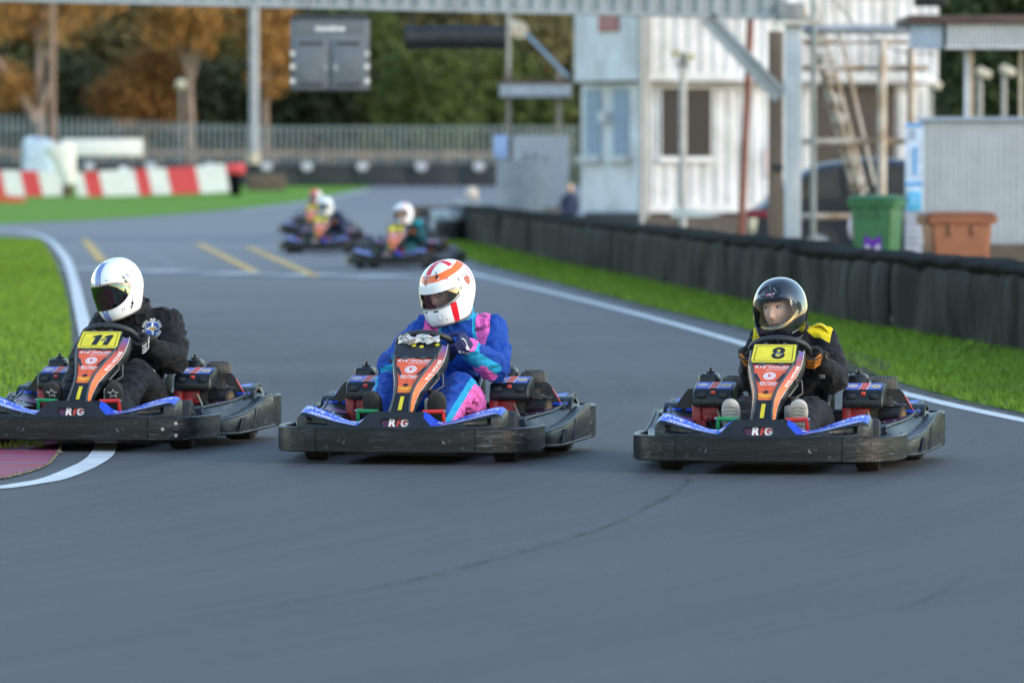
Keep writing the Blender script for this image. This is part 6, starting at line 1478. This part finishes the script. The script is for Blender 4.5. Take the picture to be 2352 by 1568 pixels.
m = MB(); m.box((xR + .09, GD - .06, zR + .085), (.34, .26, .24), bev=.01); m.box((xR + .16, GD - .08, zR - .045), (.5, .3, .05), 1); m.build('end_box', [mat('weathered_box', (.20, .21, .21), .6, var=.3), RUSTY], GA)
xp = PX(1820.5, GD); m = MB(); m.box((xp, GD, (zR - .07) / 2), (.205, .2, zR - .07), bev=.008); m.build('leg', WHITEST, GA)
m = MB(); m.box((PX(-300, GD), GD, 1.8), (.205, .2, 3.6), bev=.008); m.build('leg', WHITEST, GA)
a, b = Vector((PX(1622, GD), GD - .05, PZ(40, GD))), Vector((PX(1792, GD), GD - .05, PZ(222, GD))); dv = (b - a).normalized(); nv_ = Vector((dv.z, 0, -dv.x)); m = MB()
for o, w_, y_ in ((-.075, .05, -.03), (0, .11, .03), (.075, .05, -.03)):
    c_ = [a + nv_ * (o - w_ / 2), a + nv_ * (o + w_ / 2), b + nv_ * (o + w_ / 2), b + nv_ * (o - w_ / 2)]; m.add([p + Vector((0, y_, 0)) for p in c_] + [p + Vector((0, .07, 0)) for p in c_], [(0, 1, 2, 3), (7, 6, 5, 4), (0, 4, 5, 1), (1, 5, 6, 2), (2, 6, 7, 3), (3, 7, 4, 0)])
m.build('brace', GALVB, GA, smooth=False)
# hanging cabinet
cd_ = 71.5; CB = thing('hanging_cabinet', 'dark grey two door cabinet hanging under the gantry', 'cabinet'); x0, x1, zt, zb2 = PX(668, cd_), PX(848, cd_), PZ(46, cd_), PZ(208, cd_); cx = (x0 + x1) / 2; wC = x1 - x0; hC = zt - zb2
DG = mat('cabinet_grey', (.115, .13, .155), .45, .1, .12, 4); DG2 = mat('cabinet_dark', (.022, .026, .034), .5, var=.2)
m = MB(); m.box((cx, cd_ + .09, (zt + zb2) / 2), (wC, .16, hC), bev=.012); m.box((cx, cd_ + .05, zt + .035), (wC * .96, .10, .065), 1); m.build('case', [DG, DG2], CB)
for s in (-1, 1):
    m = MB(); m.box((cx + s * wC * .245, cd_, zb2 + hC * .36), (wC * .43, .03, hC * .70), bev=.006)
    for f in (.66, .08): m.box((cx + s * wC * .235, cd_ - .014, zb2 + hC * f), (wC * .30, .012, .045), 1)
    D_ = m.build('door', [DG, DG2], CB); m = MB(); c_ = Vector((cx + s * wC * .065, cd_ - .02, zb2 + hC * .31)); m.ball(c_, (.028, .012, .055), 12, 8); m.build('latch', mat('latch_grey', (.22, .25, .29), .4, .3), D_)
    for f in (.52, .335, .13): m = MB(); m.cyl((cx + s * wC * .475, cd_ - .02, zb2 + hC * f), (cx + s * wC * .475, cd_ + .03, zb2 + hC * f), .034, seg=14); m.build('hinge_bolt', mat('bright_bolt', (.60, .60, .60), .35, .3), CB)
    m = MB(); m.tube([(cx + s * wC * .27, cd_ + .08, zt), (cx + s * wC * .27, cd_ + .2, zR + .30)], .012, 6); m.build('hanger', DG2, CB)
m = MB(); m.box((cx, cd_ + .006, zt - .02 - hC * .075), (wC * .86, .02, hC * .17)); m.build('top_panel', DG, CB)
m = MB(); put(m, text_polys('motive', .105, .03, .1, 1.0, 1.25), lambda u, v: Vector((cx + u, cd_ - .008, zt - hC * .125 + v))); m.build('lettering', WHITEP, CB, smooth=False)
# rolled banner
bd = 71.4; x0, x1 = PX(930, bd), PX(1162, bd); m = MB(); pts = [(x0 + (x1 - x0) * k / 14, bd, PZ(88 - 3 * math.cos((k / 14 - .5) * 3), bd)) for k in range(15)]; m.tube(pts, [.15 + .006 * math.sin(k * 2.3) for k in range(15)], 18)
RB = m.build('rolled_banner', mat('black_banner', (.012, .014, .018), .55, var=.5, vscale=6, stretch=(.6, 1, 5), bmp=.3)); tag(RB, 'black rolled up banner slung below the gantry', 'banner')
m = MB()
for k in (1, 7, 13): p = Vector(pts[k]); m.tube([p + Vector((0, math.cos(a) * .158, math.sin(a) * .158)) for a in np.linspace(0, 2 * math.pi, 16, endpoint=False)], .008, 5, 0, True); m.tube([p + Vector((0, .0, .15)), p + Vector((0, .3, .52))], .006, 5)
m.build('tie', DG2, RB)

# ================================================================== WHITE CABINS
CW = mat('white_container_paint', (.60, .605, .62), .6, var=.08, vscale=1.4, bmp=.05, col2=(.44, .44, .44), spec=.25); CB_ = mat('shutter_blue', (.25, .33, .42), .55, var=.1); GL = mat('dark_glass', (.010, .009, .011), .5, var=.3, spec=.25)
cD = 105.0; ex_, ey_ = Vector((.895, .446, 0)), Vector((-.446, .895, 0))
def cframe(px, d, z): return Matrix(((ex_.x, ey_.x, 0, PX(px, d)), (ex_.y, ey_.y, 0, d), (0, 0, 1, z), (0, 0, 0, 1)))
def container(lab, M_, L_, W_, H_, gap=None):
    T = thing('cabin', lab, 'cabin', group='white steel cabins of the race control stack')
    def sheets(a, b): m = MB(); corr(m, a, b, .14, H_ - .12, .262, .045, .0, M=M_); m.build('side_sheet', CW, T, smooth=False)
    if gap: sheets(.10, gap[0]); sheets(gap[1], L_ - .10)
    else: sheets(.10, L_ - .10)
    m = MB(); m.box((L_ / 2, -.012, .07), (L_ - .02, .09, .138), M=M_); m.box((L_ / 2, -.012, H_ - .06), (L_ - .02, .09, .118), M=M_); m.build('side_rail', CW, T)
    for x in (.05, L_ - .05):
        m = MB(); m.box((x, .02, H_ / 2), (.14, .14, H_ + .01), M=M_, bev=.01); m.build('corner_post', CW, T)
    m = MB(); m.box((-.02, W_ / 2, H_ / 2), (.06, W_ - .1, H_ - .02), M=M_); m.build('end_wall', CW, T)
    m = MB(); m.box((L_ / 2, W_ / 2 + .04, H_ - .03), (L_ - .04, W_ - .02, .05), M=M_); m.box((L_ / 2, W_ / 2 + .04, .05), (L_ - .04, W_ - .02, .08), M=M_); m.box((L_ / 2, W_ - .02, H_ / 2), (L_ - .1, .05, H_ - .1), M=M_); m.box((L_ - .02, W_ / 2, H_ / 2), (.05, W_ - .1, H_ - .1), M=M_); m.build('shell', CW, T); return T
zlo = PZ(488, cD); zhi = PZ(187, cD); Ml = cframe(1476, cD, zlo); Mu = cframe(1470, cD - .5, zhi)
LO = container('lower white ribbed cabin with dark window and two blue shutters', Ml, 6.05, 2.44, zhi - zlo - .03, None)
UP = container('upper white ribbed cabin overhanging, red notice on its end', Mu, 6.3, 2.6, 2.6, None)
def wbox(T, M_, name, x0, x1, z0, z1, m_, y=-.06, th=.06): m = MB(); m.box(((x0 + x1) / 2, y, (z0 + z1) / 2), (x1 - x0, th, z1 - z0), M=M_); return m.build(name, m_, T)
W_ = wbox(LO, Ml, 'window', .30, 1.42, .98, zhi - zlo - .12, WHITEST, -.07, .07); wbox(W_, Ml, 'pane', .34, 1.38, 1.03, zhi - zlo - .13, GL, -.10, .03); wbox(W_, Ml, 'sill', .26, 1.46, .93, .98, WHITEST, -.10, .14)
wbox(LO, Ml, 'open_bay', 3.62, 5.35, .3, zhi - zlo - .06, mat('dim_interior', (.055, .042, .034), .9), -.07, .02); wbox(LO, Ml, 'notice', 2.55, 2.78, .62, 1.18, mat('pink_notice', (.60, .46, .44), .6), -.07, .012)
def ebox(T, M_, name, y0, y1, z0, z1, m_, x=-.07, th=.05): m = MB(); m.box((x, (y0 + y1) / 2, (z0 + z1) / 2), (th, y1 - y0, z1 - z0), M=M_); return m.build(name, m_, T)
Hl = zhi - zlo
for y0 in (.45, 1.55):
    S_ = ebox(LO, Ml, 'shutter', y0, y0 + .62, 1.05, Hl - .12, CB_, -.055, .04)
    for k in range(5): ebox(S_, Ml, 'slat', y0 + .04 + k * .115, y0 + .115 + k * .115, 1.08, Hl - .15, CB_, -.08, .02)
    ebox(LO, Ml, 'ledge', y0 - .08, y0 + .72, .93, 1.04, CW, -.12, .18)
ebox(LO, Ml, 'vent_hood', 1.16, 1.44, Hl - .74, Hl - .56, CW, -.12, .16)
m = MB(); m.box((3.0, 1.2, -.28), (6.0, 2.2, .5), M=Ml); tag(m.build('cabin_plinth', mat('dark_blocks', (.07, .06, .055), .8, var=.3)), 'dark block plinth under the lower white cabin', 'plinth')
N_ = ebox(UP, Mu, 'notice_board', .72, 1.52, .92, 1.72, mat('dark_red_notice', (.26, .055, .065), .5, var=.2), -.07, .03)
m = MB()
for k in range(5): m.box((-.088, 1.12, 1.55 - k * .12), (.004, .5 - .06 * (k % 2), .03), M=Mu)
m.build('notice_lines', mat('faded_pink', (.36, .14, .15), .5), N_)
W_ = wbox(UP, Mu, 'window', 4.0, 5.35, 1.60, 2.42, WHITEST, -.07, .07); wbox(W_, Mu, 'pane', 4.12, 5.23, 1.72, 2.36, GL, -.10, .03)
m = MB(); m.tube([Mu @ Vector((.10, -.10, 2.4)), Mu @ Vector((.10, -.10, -2.5))], .045, 10); tag(m.build('downpipe', mat('grey_pipe', (.36, .34, .31), .6)), 'grey downpipe on the near corner of the white cabins', 'pipe')
# ------------------------------------------------ posts, lamps, pit furniture behind the barrier
pole('post', 'rust red steel post in front of the ribbed cabin wall', 'post', 1724, 92, 20, 17, mat('rust_red_steel', (.17, .050, .028), .7, var=.25), 0, lean=-.17)
m = MB(); d = 73.0; m.box((PX(1781, d), d, 1.6), (.185, .16, 3.2), bev=.008); m.box((PX(1786, d), d - .09, PZ(385, d)), (.14, .03, .10), 1, bev=.006); tag(m.build('timber_post', [mat('brown_timber', (.155, .120, .095), .8, var=.25, vscale=4, stretch=(6, 6, .5)), DSTEEL]), 'brown timber post beside the white gantry leg', 'post')
fl = pole('floodlight', 'pole with two floodlight heads before the cabin window', 'floodlight', 1568, 88, 120, 18, mat('lamp_pole_grey', (.36, .35, .33), .5)); d = 88
for s, px, py in ((-1, 1553, 122), (1, 1583, 130)):
    m = MB(); m.box((PX(px, d), d - .1, PZ(py, d)), (.17, .12, .13), rot=Matrix.Rotation(R(20 * s), 4, 'Y'), bev=.02); m.box((PX(px, d), d - .17, PZ(py, d) - .01), (.12, .015, .09), 1); m.build('lamp_head', [mat('lamp_head_pale', (.50, .50, .48), .5), mat('amber_glass', (.42, .36, .20), .3)], fl)
m = MB(); m.box((PX(1568, d), d, PZ(150, d)), (.16, .1, .08), bev=.01); m.build('bracket', DSTEEL, fl)
m = MB(); d = 86; m.add([(PX(1540, d), d, .70), (PX(1625, d), d - .2, .70), (PX(1660, d), d - .2, .74), (PX(1556, d), d + .2, .78), (PX(1548, d), d + .1, .86)], [(0, 1, 2, 3), (0, 3, 4), (1, 2, 4), (0, 1, 4)]); tag(m.build('offcut_board', mat('pale_board', (.44, .46, .40), .7)), 'pale offcut board lying on the barrier below the floodlight', 'board')
pole('post', 'slim grey pole beside the near corner of the cabins', 'post', 1474, 90, -60, 13, mat('grey_pole', (.34, .32, .30), .5))
# scaffold fence with mesh, ladder stair
SF = thing('scaffold_fence', 'white rusty tube fence with wire mesh right of the gantry leg', 'fence'); d = 73.5
for py, w_ in ((68, .12), (97, .06), (157, .085), (325, .085), (497, .085)): m = MB(); m.tube([(PX(1842, d), d, PZ(py, d)), (PX(2130 if py < 300 else 2078, d), d, PZ(py, d))], w_ / 2, 8); m.build('rail', RUSTY if py > 70 else mat('grey_tube', (.34, .36, .38), .5, .3), SF)
for px, w_, p1 in ((2025, 22, 90), (1868, 13, -40), (2092, 16, 110), (2222, 15, 100)): m = MB(); m.tube([(PX(px, d - .1), d - .1, 0), (PX(px, d - .1), d - .1, PZ(p1, d))], w_ / 2 / FPX * d, 10); m.build('upright', RUSTY if px > 1900 else mat('green_grey_tube', (.25, .29, .29), .5, .2), SF)
m = MB(); wr_ = .004
for k in range(30): x = PX(1845 + k * 8, d); m.box((x, d + .03, (PZ(60, d) + PZ(545, d)) / 2), (wr_, wr_, PZ(60, d) - PZ(545, d)))
for k in range(60): z = PZ(545 - k * 8, d); m.box(((PX(1845, d) + PX(2078, d)) / 2, d + .034, z), (PX(2078, d) - PX(1845, d), wr_, wr_))
w_o = m.build('wire_mesh', DSTEEL, SF, smooth=False); w_o['kind'] = 'stuff'
ST = thing('ladder_stair', 'white steel ladder stair leaning up behind the mesh fence', 'stair'); d = 76.0
for (xa, ya, xb, yb, w_) in ((1868, -20, 1992, 440, .055), (1908, -10, 2012, 425, .05), (1845, 20, 1965, 440, .07), (1880, 120, 1990, 470, .06)):
    m = MB(); m.tube([(PX(xa, d), d, PZ(ya, d)), (PX(xb, d), d + .3, PZ(yb, d))], w_ / 2, 8); m.build('handrail' if w_ < .058 else 'stringer', RUSTY, ST)
for k in range(9):
    f = k / 8; x = PX(1862 + 108 * f, d); z = PZ(55 + 370 * f, d); m = MB(); m.box((x, d + .25, z), (.20, .55, .05), 1); m.box((x + .03, d - .02, z + .06), (.07, .04, .15), 0); m.build('tread', [RUSTY, mat('rusty_tread', (.16, .12, .085), .8)], ST)
m = MB(); d = 75; m.tube([(PX(x, d), d, PZ(y, d)) for x, y in ((1925, 10), (1960, 55), (2010, 95), (2060, 118), (2110, 124), (2150, 125))], .010, 6); tag(m.build('cable', DSTEEL), 'thin dark cable drooping from the gantry end to the kiosk roof', 'cable')
# parked car behind the fence
CA = thing('parked_car', 'dark navy hatchback parked behind the mesh fence, red lights at its tail', 'car', (PX(1728, 80), 80.0, 0)); CP = mat('navy_car_paint', (.010, .013, .024), .3, .1, .1, 3, coat=.3); k = 1.0
side = [(0, .32), (0, .62), (.04, .86), (.20, .97), (.50, 1.28), (.95, 1.50), (1.6, 1.60), (2.3, 1.56), (2.9, 1.30), (3.3, 1.02), (4.1, .90), (4.35, .70), (4.38, .34), (3.9, .26), (.5, .26)]
m = MB(); rings = []
for y, s_ in ((0, .93), (.10, .98), (.3, 1.0), (1.45, 1.0), (1.65, .98), (1.75, .93)): rings.append([(2.19 + (x - 2.19) * (1 - (1 - s_) * .4), y, .28 + (z - .28) * s_) for x, z in side])
m.loft(rings); m.build('body', CP, CA, angle=40)
m = MB(); m.prism([(.62, 1.02), (.86, 1.34), (1.2, 1.46), (1.25, 1.02)], 0, .02, 0, Matrix(((1, 0, 0, 0), (0, 0, -1, -.005), (0, 1, 0, 0), (0, 0, 0, 1)))); m.prism([(1.32, 1.02), (1.32, 1.47), (2.2, 1.46), (2.2, 1.02)], 0, .02, 0, Matrix(((1, 0, 0, 0), (0, 0, -1, -.005), (0, 1, 0, 0), (0, 0, 0, 1)))); m.prism([(2.27, 1.02), (2.27, 1.45), (2.75, 1.26), (3.0, 1.02)], 0, .02, 0, Matrix(((1, 0, 0, 0), (0, 0, -1, -.005), (0, 1, 0, 0), (0, 0, 0, 1)))); m.build('side_window', mat('car_glass', (.05, .05, .05), .1), CA)
m = MB(); m.box((.10, .05, .80), (.36, .12, .12), bev=.02); m.build('tail_light', mat('tail_red', (.14, .008, .02), .4), CA)
for x in (.92, 3.55): m = MB(); T = Matrix.Translation((x, .08, .32)) @ Matrix.Rotation(R(90), 4, 'X'); m.lathe([(.19, -.08), (.29, -.10), (.32, -.06), (.32, .08), (.2, .1)], 26, 0, T); Wc = m.build('wheel', RUBBER, CA); m = MB(); m.lathe([(.0, .10), (.06, .11), (.19, .095), (.205, .11), (.19, .08), (.0, .06)], 20, 0, T); m.build('wheel_rim', STEEL, Wc)
# kiosk at the right edge
KD = 70.0; KI = thing('kiosk', 'open sided kiosk with brown roof edge and ribbed grey walls at the right edge', 'kiosk'); RIB = mat('ribbed_grey_sheet', (.40, .42, .44), .5, .1, .08, 3)
xa, xb = PX(2112, KD), PX(2640, KD); zw = PZ(277, KD); z0 = PZ(560, KD)
x = xa; per = .078 * 3
while x < xb: m = MB(); corr(m, x, x + per - .001, z0, zw, .078, .018, KD); m.build('wall_sheet', RIB, KI, smooth=False); x += per
m = MB(); m.box(((xa + xb) / 2, KD + .03, z0 / 2), (xb - xa, .08, z0 - .004)); m.build('plinth', mat('brown_plinth', (.10, .075, .055), .8), KI)
m = MB(); m.box(((xa + xb) / 2, KD - .02, zw + .02), (xb - xa + .1, .14, .04)); m.build('counter', mat('blue_grey_trim', (.28, .34, .44), .5), KI)
m = MB(); corr(m, PX(2168, KD), xb, PZ(112, KD), PZ(56, KD), .05, .012, KD - .30); m.build('fascia', RIB, KI, smooth=False)
m = MB(); m.tube([(PX(2165, KD), KD - .31, PZ(112, KD)), (xb, KD - .31, PZ(112, KD))], .018, 8); m.build('fascia_bead', mat('pale_bead', (.50, .51, .52), .5), KI)
m = MB(); ys = [PZ(114 - k * 12, KD) for k in range(6)]
for k in range(5): m.box((PX(2123, KD), KD - .26, (ys[k] + ys[k + 1]) / 2), (PX(2160, KD) - PX(2086, KD), .06, (ys[1] - ys[0]) * .86), rot=Matrix.Rotation(R(-14), 4, 'X'))
m.build('side_louvre', mat('blue_grey_louvre', (.26, .33, .42), .5), KI)
m = MB(); m.box(((PX(2080, KD) + xb) / 2, KD + .8, PZ(47, KD)), (xb - PX(2080, KD), 2.4, .10), bev=.015); m.build('roof', mat('brown_roof_edge', (.085, .048, .038), .7, var=.3), KI)
for px, w_, c_ in ((2220, .060, (.42, .47, .54)), (2232, .045, (.42, .32, .24)), (2345, .05, (.42, .36, .28)), (2086, .03, (.12, .11, .10))): m = MB(); m.box((PX(px, KD), KD + .06, (zw + PZ(112, KD)) / 2), (w_, .06, PZ(112, KD) - zw)); m.build('upright', mat('upright_%d' % px, c_, .6), KI)
m = MB(); m.box((PX(2090, KD) + .02, KD - .05, PZ(60, KD)), (.14, .16, .09), bev=.02); m.build('speaker', DG2, KI)
m = MB(); m.box((PX(2140, KD) + .05, KD + .9, PZ(-2, KD) + .06), (.42, .3, .26), bev=.03); tag(m.build('roof_unit', mat('black_unit', (.012, .014, .016), .4)), 'black box unit on the kiosk roof', 'box')
for px, py, lab in ((2250, 165, 'floodlight post seen through the left of the kiosk opening'), (2305, 160, 'floodlight post seen through the middle of the kiosk opening'), (2136, 190, 'floodlight post between cabins and kiosk')):
    q_ = pole('floodlight', lab, 'floodlight', px, 110, py, 11, mat('lamp_pole_grey', (.36, .35, .33), .5)); m = MB(); m.box((PX(px + 8, 110), 109.9, PZ(py + 3, 110)), (.30, .2, .16), bev=.04, rot=Matrix.Rotation(R(25), 4, 'Y')); m.build('lamp_head', mat('lamp_head_cream', (.52, .47, .36), .5), q_)
# blue and white sign
d = 69.0; SG = thing('sign_board', 'tall narrow blue and white sign board between green bin and kiosk', 'sign'); x0, x1 = PX(2079, d), PX(2119, d); xm = (x0 + x1) / 2; w_ = x1 - x0
def sbox(name, py0, py1, m_, dx=0, ww=1.0, y=0.0): m = MB(); m.box((xm + dx * w_, d + y, (PZ(py0, d) + PZ(py1, d)) / 2), (w_ * ww, .02, PZ(py0, d) - PZ(py1, d))); return m.build(name, m_, SG)
SB, SL, SC_ = mat('sign_blue', (.06, .28, .62), .5), mat('sign_pale', (.44, .54, .68), .5), mat('sign_cyan', (.05, .36, .58), .5, var=.2)
sbox('panel', 283, 486, SL); sbox('top_band', 283, 291, SB, 0, 1.0, -.0125); sbox('mid_band', 418, 427, SB, 0, 1.0, -.0125); sbox('cyan_picture', 440, 484, SC_, 0, .8, -.0125); sbox('pale_picture', 448, 472, mat('sign_sky', (.14, .42, .66), .5), 0, .55, -.024)
sbox('pen_stripe', 338, 402, SB, .05, .16, -.0125)
m = MB()
for k, (py, h_) in enumerate(((302, 7), (311, 6), (318, 4), (345, 5), (357, 5), (369, 5))): m.box((xm + (-.2 if k < 3 else .32) * w_ + (.1 * w_ if k < 3 else 0), d - .0125, PZ(py, d)), (w_ * (.42 if k < 3 else .16), .004, h_ / FPX * d))
m.build('lettering', mat('sign_grey_print', (.22, .26, .34), .5), SG)
m = MB(); m.box((xm, d + .05, PZ(483, d) / 2), (w_ * .98, .06, PZ(486, d)))
for k in range(5): m.box((xm, d + .01, PZ(496 + k * 15, d)), (w_ * .96, .04, .045), 0, bev=.012)
m.build('base', mat('ribbed_base', (.36, .38, .44), .5), SG)
# wheelie bins
def bin_(name, lab, px, d, w_top, dep, h, m_, rz, logo=False):
    B_ = thing('wheelie_bin', lab, 'bin', (PX(px, d), d, 0), R(rz), 'wheelie bins behind the barrier'); hw, hd = w_top / 2, dep / 2; m = MB()
    R_ = lambda f, z, r_=.04: [(sx * (hw * f - r_ * (1 - abs(cx_))), sy * (hd * f - r_ * (1 - abs(cy_))), z) for sx, sy, cx_, cy_ in ((-1, -1, 1, 0), (-1, -1, 0, 1), (1, -1, 0, 1), (1, -1, 1, 0), (1, 1, 1, 0), (1, 1, 0, 1), (-1, 1, 0, 1), (-1, 1, 1, 0))]
    m.loft([R_(.74, .07), R_(.78, .12), R_(.95, h - .14), R_(.95, h - .10)]); m.build('tub', m_, B_)
    m = MB(); m.loft([R_(1.06, h - .12), R_(1.10, h - .085), R_(1.10, h - .05), R_(1.04, h - .045)]); m.build('rim', m_, B_)
    m = MB(); m.loft([R_(1.07, h - .043), R_(1.10, h - .03), R_(.98, h + .0), R_(.7, h + .015)]); m.build('lid', m_, B_)
    for s in (-1, 1): m = MB(); m.box((s * hw * .35, -hd * .97, h - .19), (.03, .05, .12), bev=.006); m.build('lug', m_, B_)
    for s in (-1, 1): m = MB(); m.cyl((s * hw * .8, hd * .7, .10), (s * hw * .92, hd * .7, .10), .10, seg=18); m.build('wheel', RUBBER, B_)
    if logo:
        y_ = lambda z: -hd * (.78 + (.95 - .78) * (z - .12) / (h - .26)) - .006
        for pts, mm_, o in (([(-.105, .60), (-.09, .69), (0, .62), (.09, .69), (.105, .60), (.10, .45), (-.10, .45)], mat('bin_purple', (.12, .01, .30), .5), 0), ([(-.080, .585), (0, .52), (.080, .585), (.070, .46), (-.070, .46)], mat('bin_white', (.72, .72, .68), .5), .004)):
            m = MB(); m.add([(x, y_(z) - o, z) for x, z in pts], [tuple(range(len(pts)))]); m.build('bin_emblem', mm_, B_, smooth=False)
    return B_
bin_('green', 'green wheelie bin with a purple and white emblem behind the barrier', 2014, 66.0, .55, .60, 1.13, mat('green_bin_plastic', (.035, .135, .050), .5, var=.12), -14, True)
bin_('brown', 'brown wheelie bin in front of the kiosk wall', 2197, 62.0, .72, .55, .98, mat('brown_bin_plastic', (.24, .085, .038), .5, var=.12), 8)
m = MB(); d = 67; m.ball((PX(1957, d), d, PZ(523, d)), (.05, .06, .14), 12, 9); tag(m.build('carrier_bag', mat('pink_white_bag', (.62, .50, .56), .5, var=.3, vscale=9)), 'pink and white carrier bag hanging beside the green bin', 'bag')
# small kiosk and screen at the far pit exit
kd = 112.0; SK_ = thing('marshal_kiosk', 'small open white marshal kiosk with flat roof beyond the barrier', 'kiosk'); WPN = mat('white_panel', (.50, .50, .52), .55, var=.06)
m = MB(); m.box(((PX(1148, kd) + PX(1312, kd)) / 2, kd + .5, PZ(207, kd)), (PX(1312, kd) - PX(1148, kd), 1.4, PZ(194, kd) - PZ(224, kd)), bev=.02); R_ = m.build('roof', mat('pale_roof', (.52, .53, .56), .5), SK_); m = MB(); m.box(((PX(1148, kd) + PX(1312, kd)) / 2, kd + .5, PZ(189, kd)), (PX(1316, kd) - PX(1144, kd), 1.5, .06)); m.build('roof_edge', mat('rust_brown_edge', (.15, .06, .045), .7), R_)
for px in (1168, 1284): m = MB(); m.box((PX(px, kd), kd + .1, 1.8), (.10, .10, PZ(224, kd) + .25 - .0)); m.build('post', mat('wood_post', (.30, .25, .20), .7), SK_)
m = MB(); m.box(((PX(1178, kd) + PX(1306, kd)) / 2, kd, PZ(390, kd)), (PX(1306, kd) - PX(1178, kd), .06, PZ(311, kd) - PZ(470, kd))); m.build('front_panel', WPN, SK_); m = MB(); m.box((PX(1241, kd), kd + .03, PZ(480, kd) / 2), (PX(1302, kd) - PX(1180, kd), .08, PZ(470, kd))); m.build('plinth', mat('tan_plinth', (.34, .27, .20), .8), SK_)
m = MB(); m.box((PX(1150, kd), kd - .05, PZ(338, kd)), (.28, .04, PZ(311, kd) - PZ(365, kd)), bev=.01); m.build('blue_notice', mat('notice_blue', (.40, .52, .78), .5), SK_)
m = MB()
for px, py in ((1207, 362), (1228, 362), (1252, 368)): m.box((PX(px, kd), kd - .035, PZ(py, kd)), (.10, .012, .16))
m.build('panel_slot', mat('slot_grey', (.24, .25, .28), .6), SK_)
SCn = thing('curved_screen', 'grey curved metal screen standing before the white kiosk panel', 'screen'); d = 109; rings = []
for k in range(13): f = k / 12; x = PX(1140 + 114 * f, d); rings.append([(x, d + .5 * (f - .15) ** 2 * 2, .0), (x, d + .5 * (f - .15) ** 2 * 2, PZ(372 - 10 * f, d)), (x, d + .05 + .5 * (f - .15) ** 2 * 2, PZ(372 - 10 * f, d)), (x, d + .05 + .5 * (f - .15) ** 2 * 2, 0)])
for k in range(12): m = MB(); m.loft([[(p[0] + .004 * (1 if i == 0 else -1), p[1], p[2]) for p in rings[k + i]] for i in (0, 1)]); m.build('screen_panel', mat('screen_grey', (.36, .38, .40), .5, .1, .15, 4), SCn, smooth=False)
hp_ = pole('horn_speaker', 'cream horn speaker on a thin pole above the small marshal kiosk', 'speaker', 1168, 113, 30, 9, mat('cream_pole', (.38, .36, .33), .6)); m = MB(); m.tube([(PX(1178, 112.8), 112.8, PZ(52, 112.8)), (PX(1190, 112.6), 112.6, PZ(62, 112.6)), (PX(1194, 112.4), 112.3, PZ(70, 112.4))], [.05, .11, .17], 14); m.build('horn', mat('cream_horn', (.58, .50, .38), .5), hp_)
m = MB(); m.tube([(PX(1210, 110), 110, PZ(80, 110)), (PX(1308, 105), 106.8, PZ(178, 107))], .03, 8); tag(m.build('stay_wire', mat('blue_grey_stay', (.26, .33, .40), .5, .3)), 'diagonal steel stay running down to the white cabin', 'stay')
m = MB(); d = 117; m.box((PX(1068, d), d, .40), (.6, .5, .80), bev=.04); q_ = m.build('tyre_bale', mat('grey_bale', (.22, .26, .30), .7, var=.25, vscale=5)); tag(q_, 'grey bale with a beige cap at the far end of the barrier', 'bale'); m = MB(); m.ball((PX(1083, d), d - .1, .88), (.14, .14, .15), 14, 9); m.build('cap', mat('beige_cap', (.56, .48, .40), .7), q_)
# spectator behind the barrier
def bystander(px, d, ztop, hair, top, lab):
    T = thing('person', lab, 'person', (PX(px, d), d, 0)); H_ = ztop; m = MB(); k = H_ / 1.72
    m.loft([[(rx * k * math.cos(a), ry * k * math.sin(a), z * k) for a in np.linspace(0, 2 * math.pi, 16, endpoint=False)] for z, rx, ry in ((.80, .16, .12), (.95, .17, .125), (1.1, .155, .11), (1.28, .19, .125), (1.40, .19, .11), (1.46, .10, .07), (1.50, .055, .055), (1.56, .05, .05))])
    for s in (-1, 1):
        for pts, rad in (([(s * .18, 0, 1.39), (s * .235, .0, 1.12), (s * .20, -.14, .95), (s * .17, -.2, .92)], [.058, .048, .038, .035]), ([(s * .09, 0, .84), (s * .10, -.02, .47), (s * .105, .02, .08)], [.095, .065, .05])):
            P_ = [Vector(p) * k for p in pts]; m.tube(P_, [r_ * k for r_ in rad], 10)
            for p, r_ in zip(P_, rad): m.ball(p, r_ * k, 10, 7)
        m.ball(Vector((s * .105, -.07, .05)) * k, (.045 * k, .12 * k, .05 * k), 10, 7)
    me = remeshed(m, .02, 4, 'body'); me.materials.append(top); link('body', me, T)
    m = MB(); m.ball((0, -.01 * k, 1.62 * k), (.075 * k, .095 * k, .115 * k), 16, 11); m.ball((0, -.105 * k, 1.60 * k), (.014 * k, .02 * k, .02 * k), 8, 6); h_ = m.build('head', SKIN, T)
    m = MB(); m.ball((0, .018 * k, 1.655 * k), (.09 * k, .10 * k, .10 * k), 16, 10); m.ball((0, .05 * k, 1.58 * k), (.085 * k, .06 * k, .10 * k), 12, 8); m.build('hair', hair, T); return T
bystander(1309, 103, PZ(424, 103), mat('blond_hair', (.55, .38, .20), .7), mat('navy_top', (.02, .03, .07), .8), 'fair haired person in navy standing behind the barrier by the small kiosk')

for o in bpy.data.objects:
    b = o.name.split('.')[0]
    if b in ('lettering', 'helmet_print', 'suit_lettering', 'glove_lettering', 'leg_lettering', 'chest_badge', 'white_piping', 'pod_sticker', 'nose_badge', 'numeral', 'yellow_edge', 'helmet_vent', 'hair', 'cable', 'notice_lines', 'panel_slot') and o.parent is not None:
        o['kind'] = 'stuff'
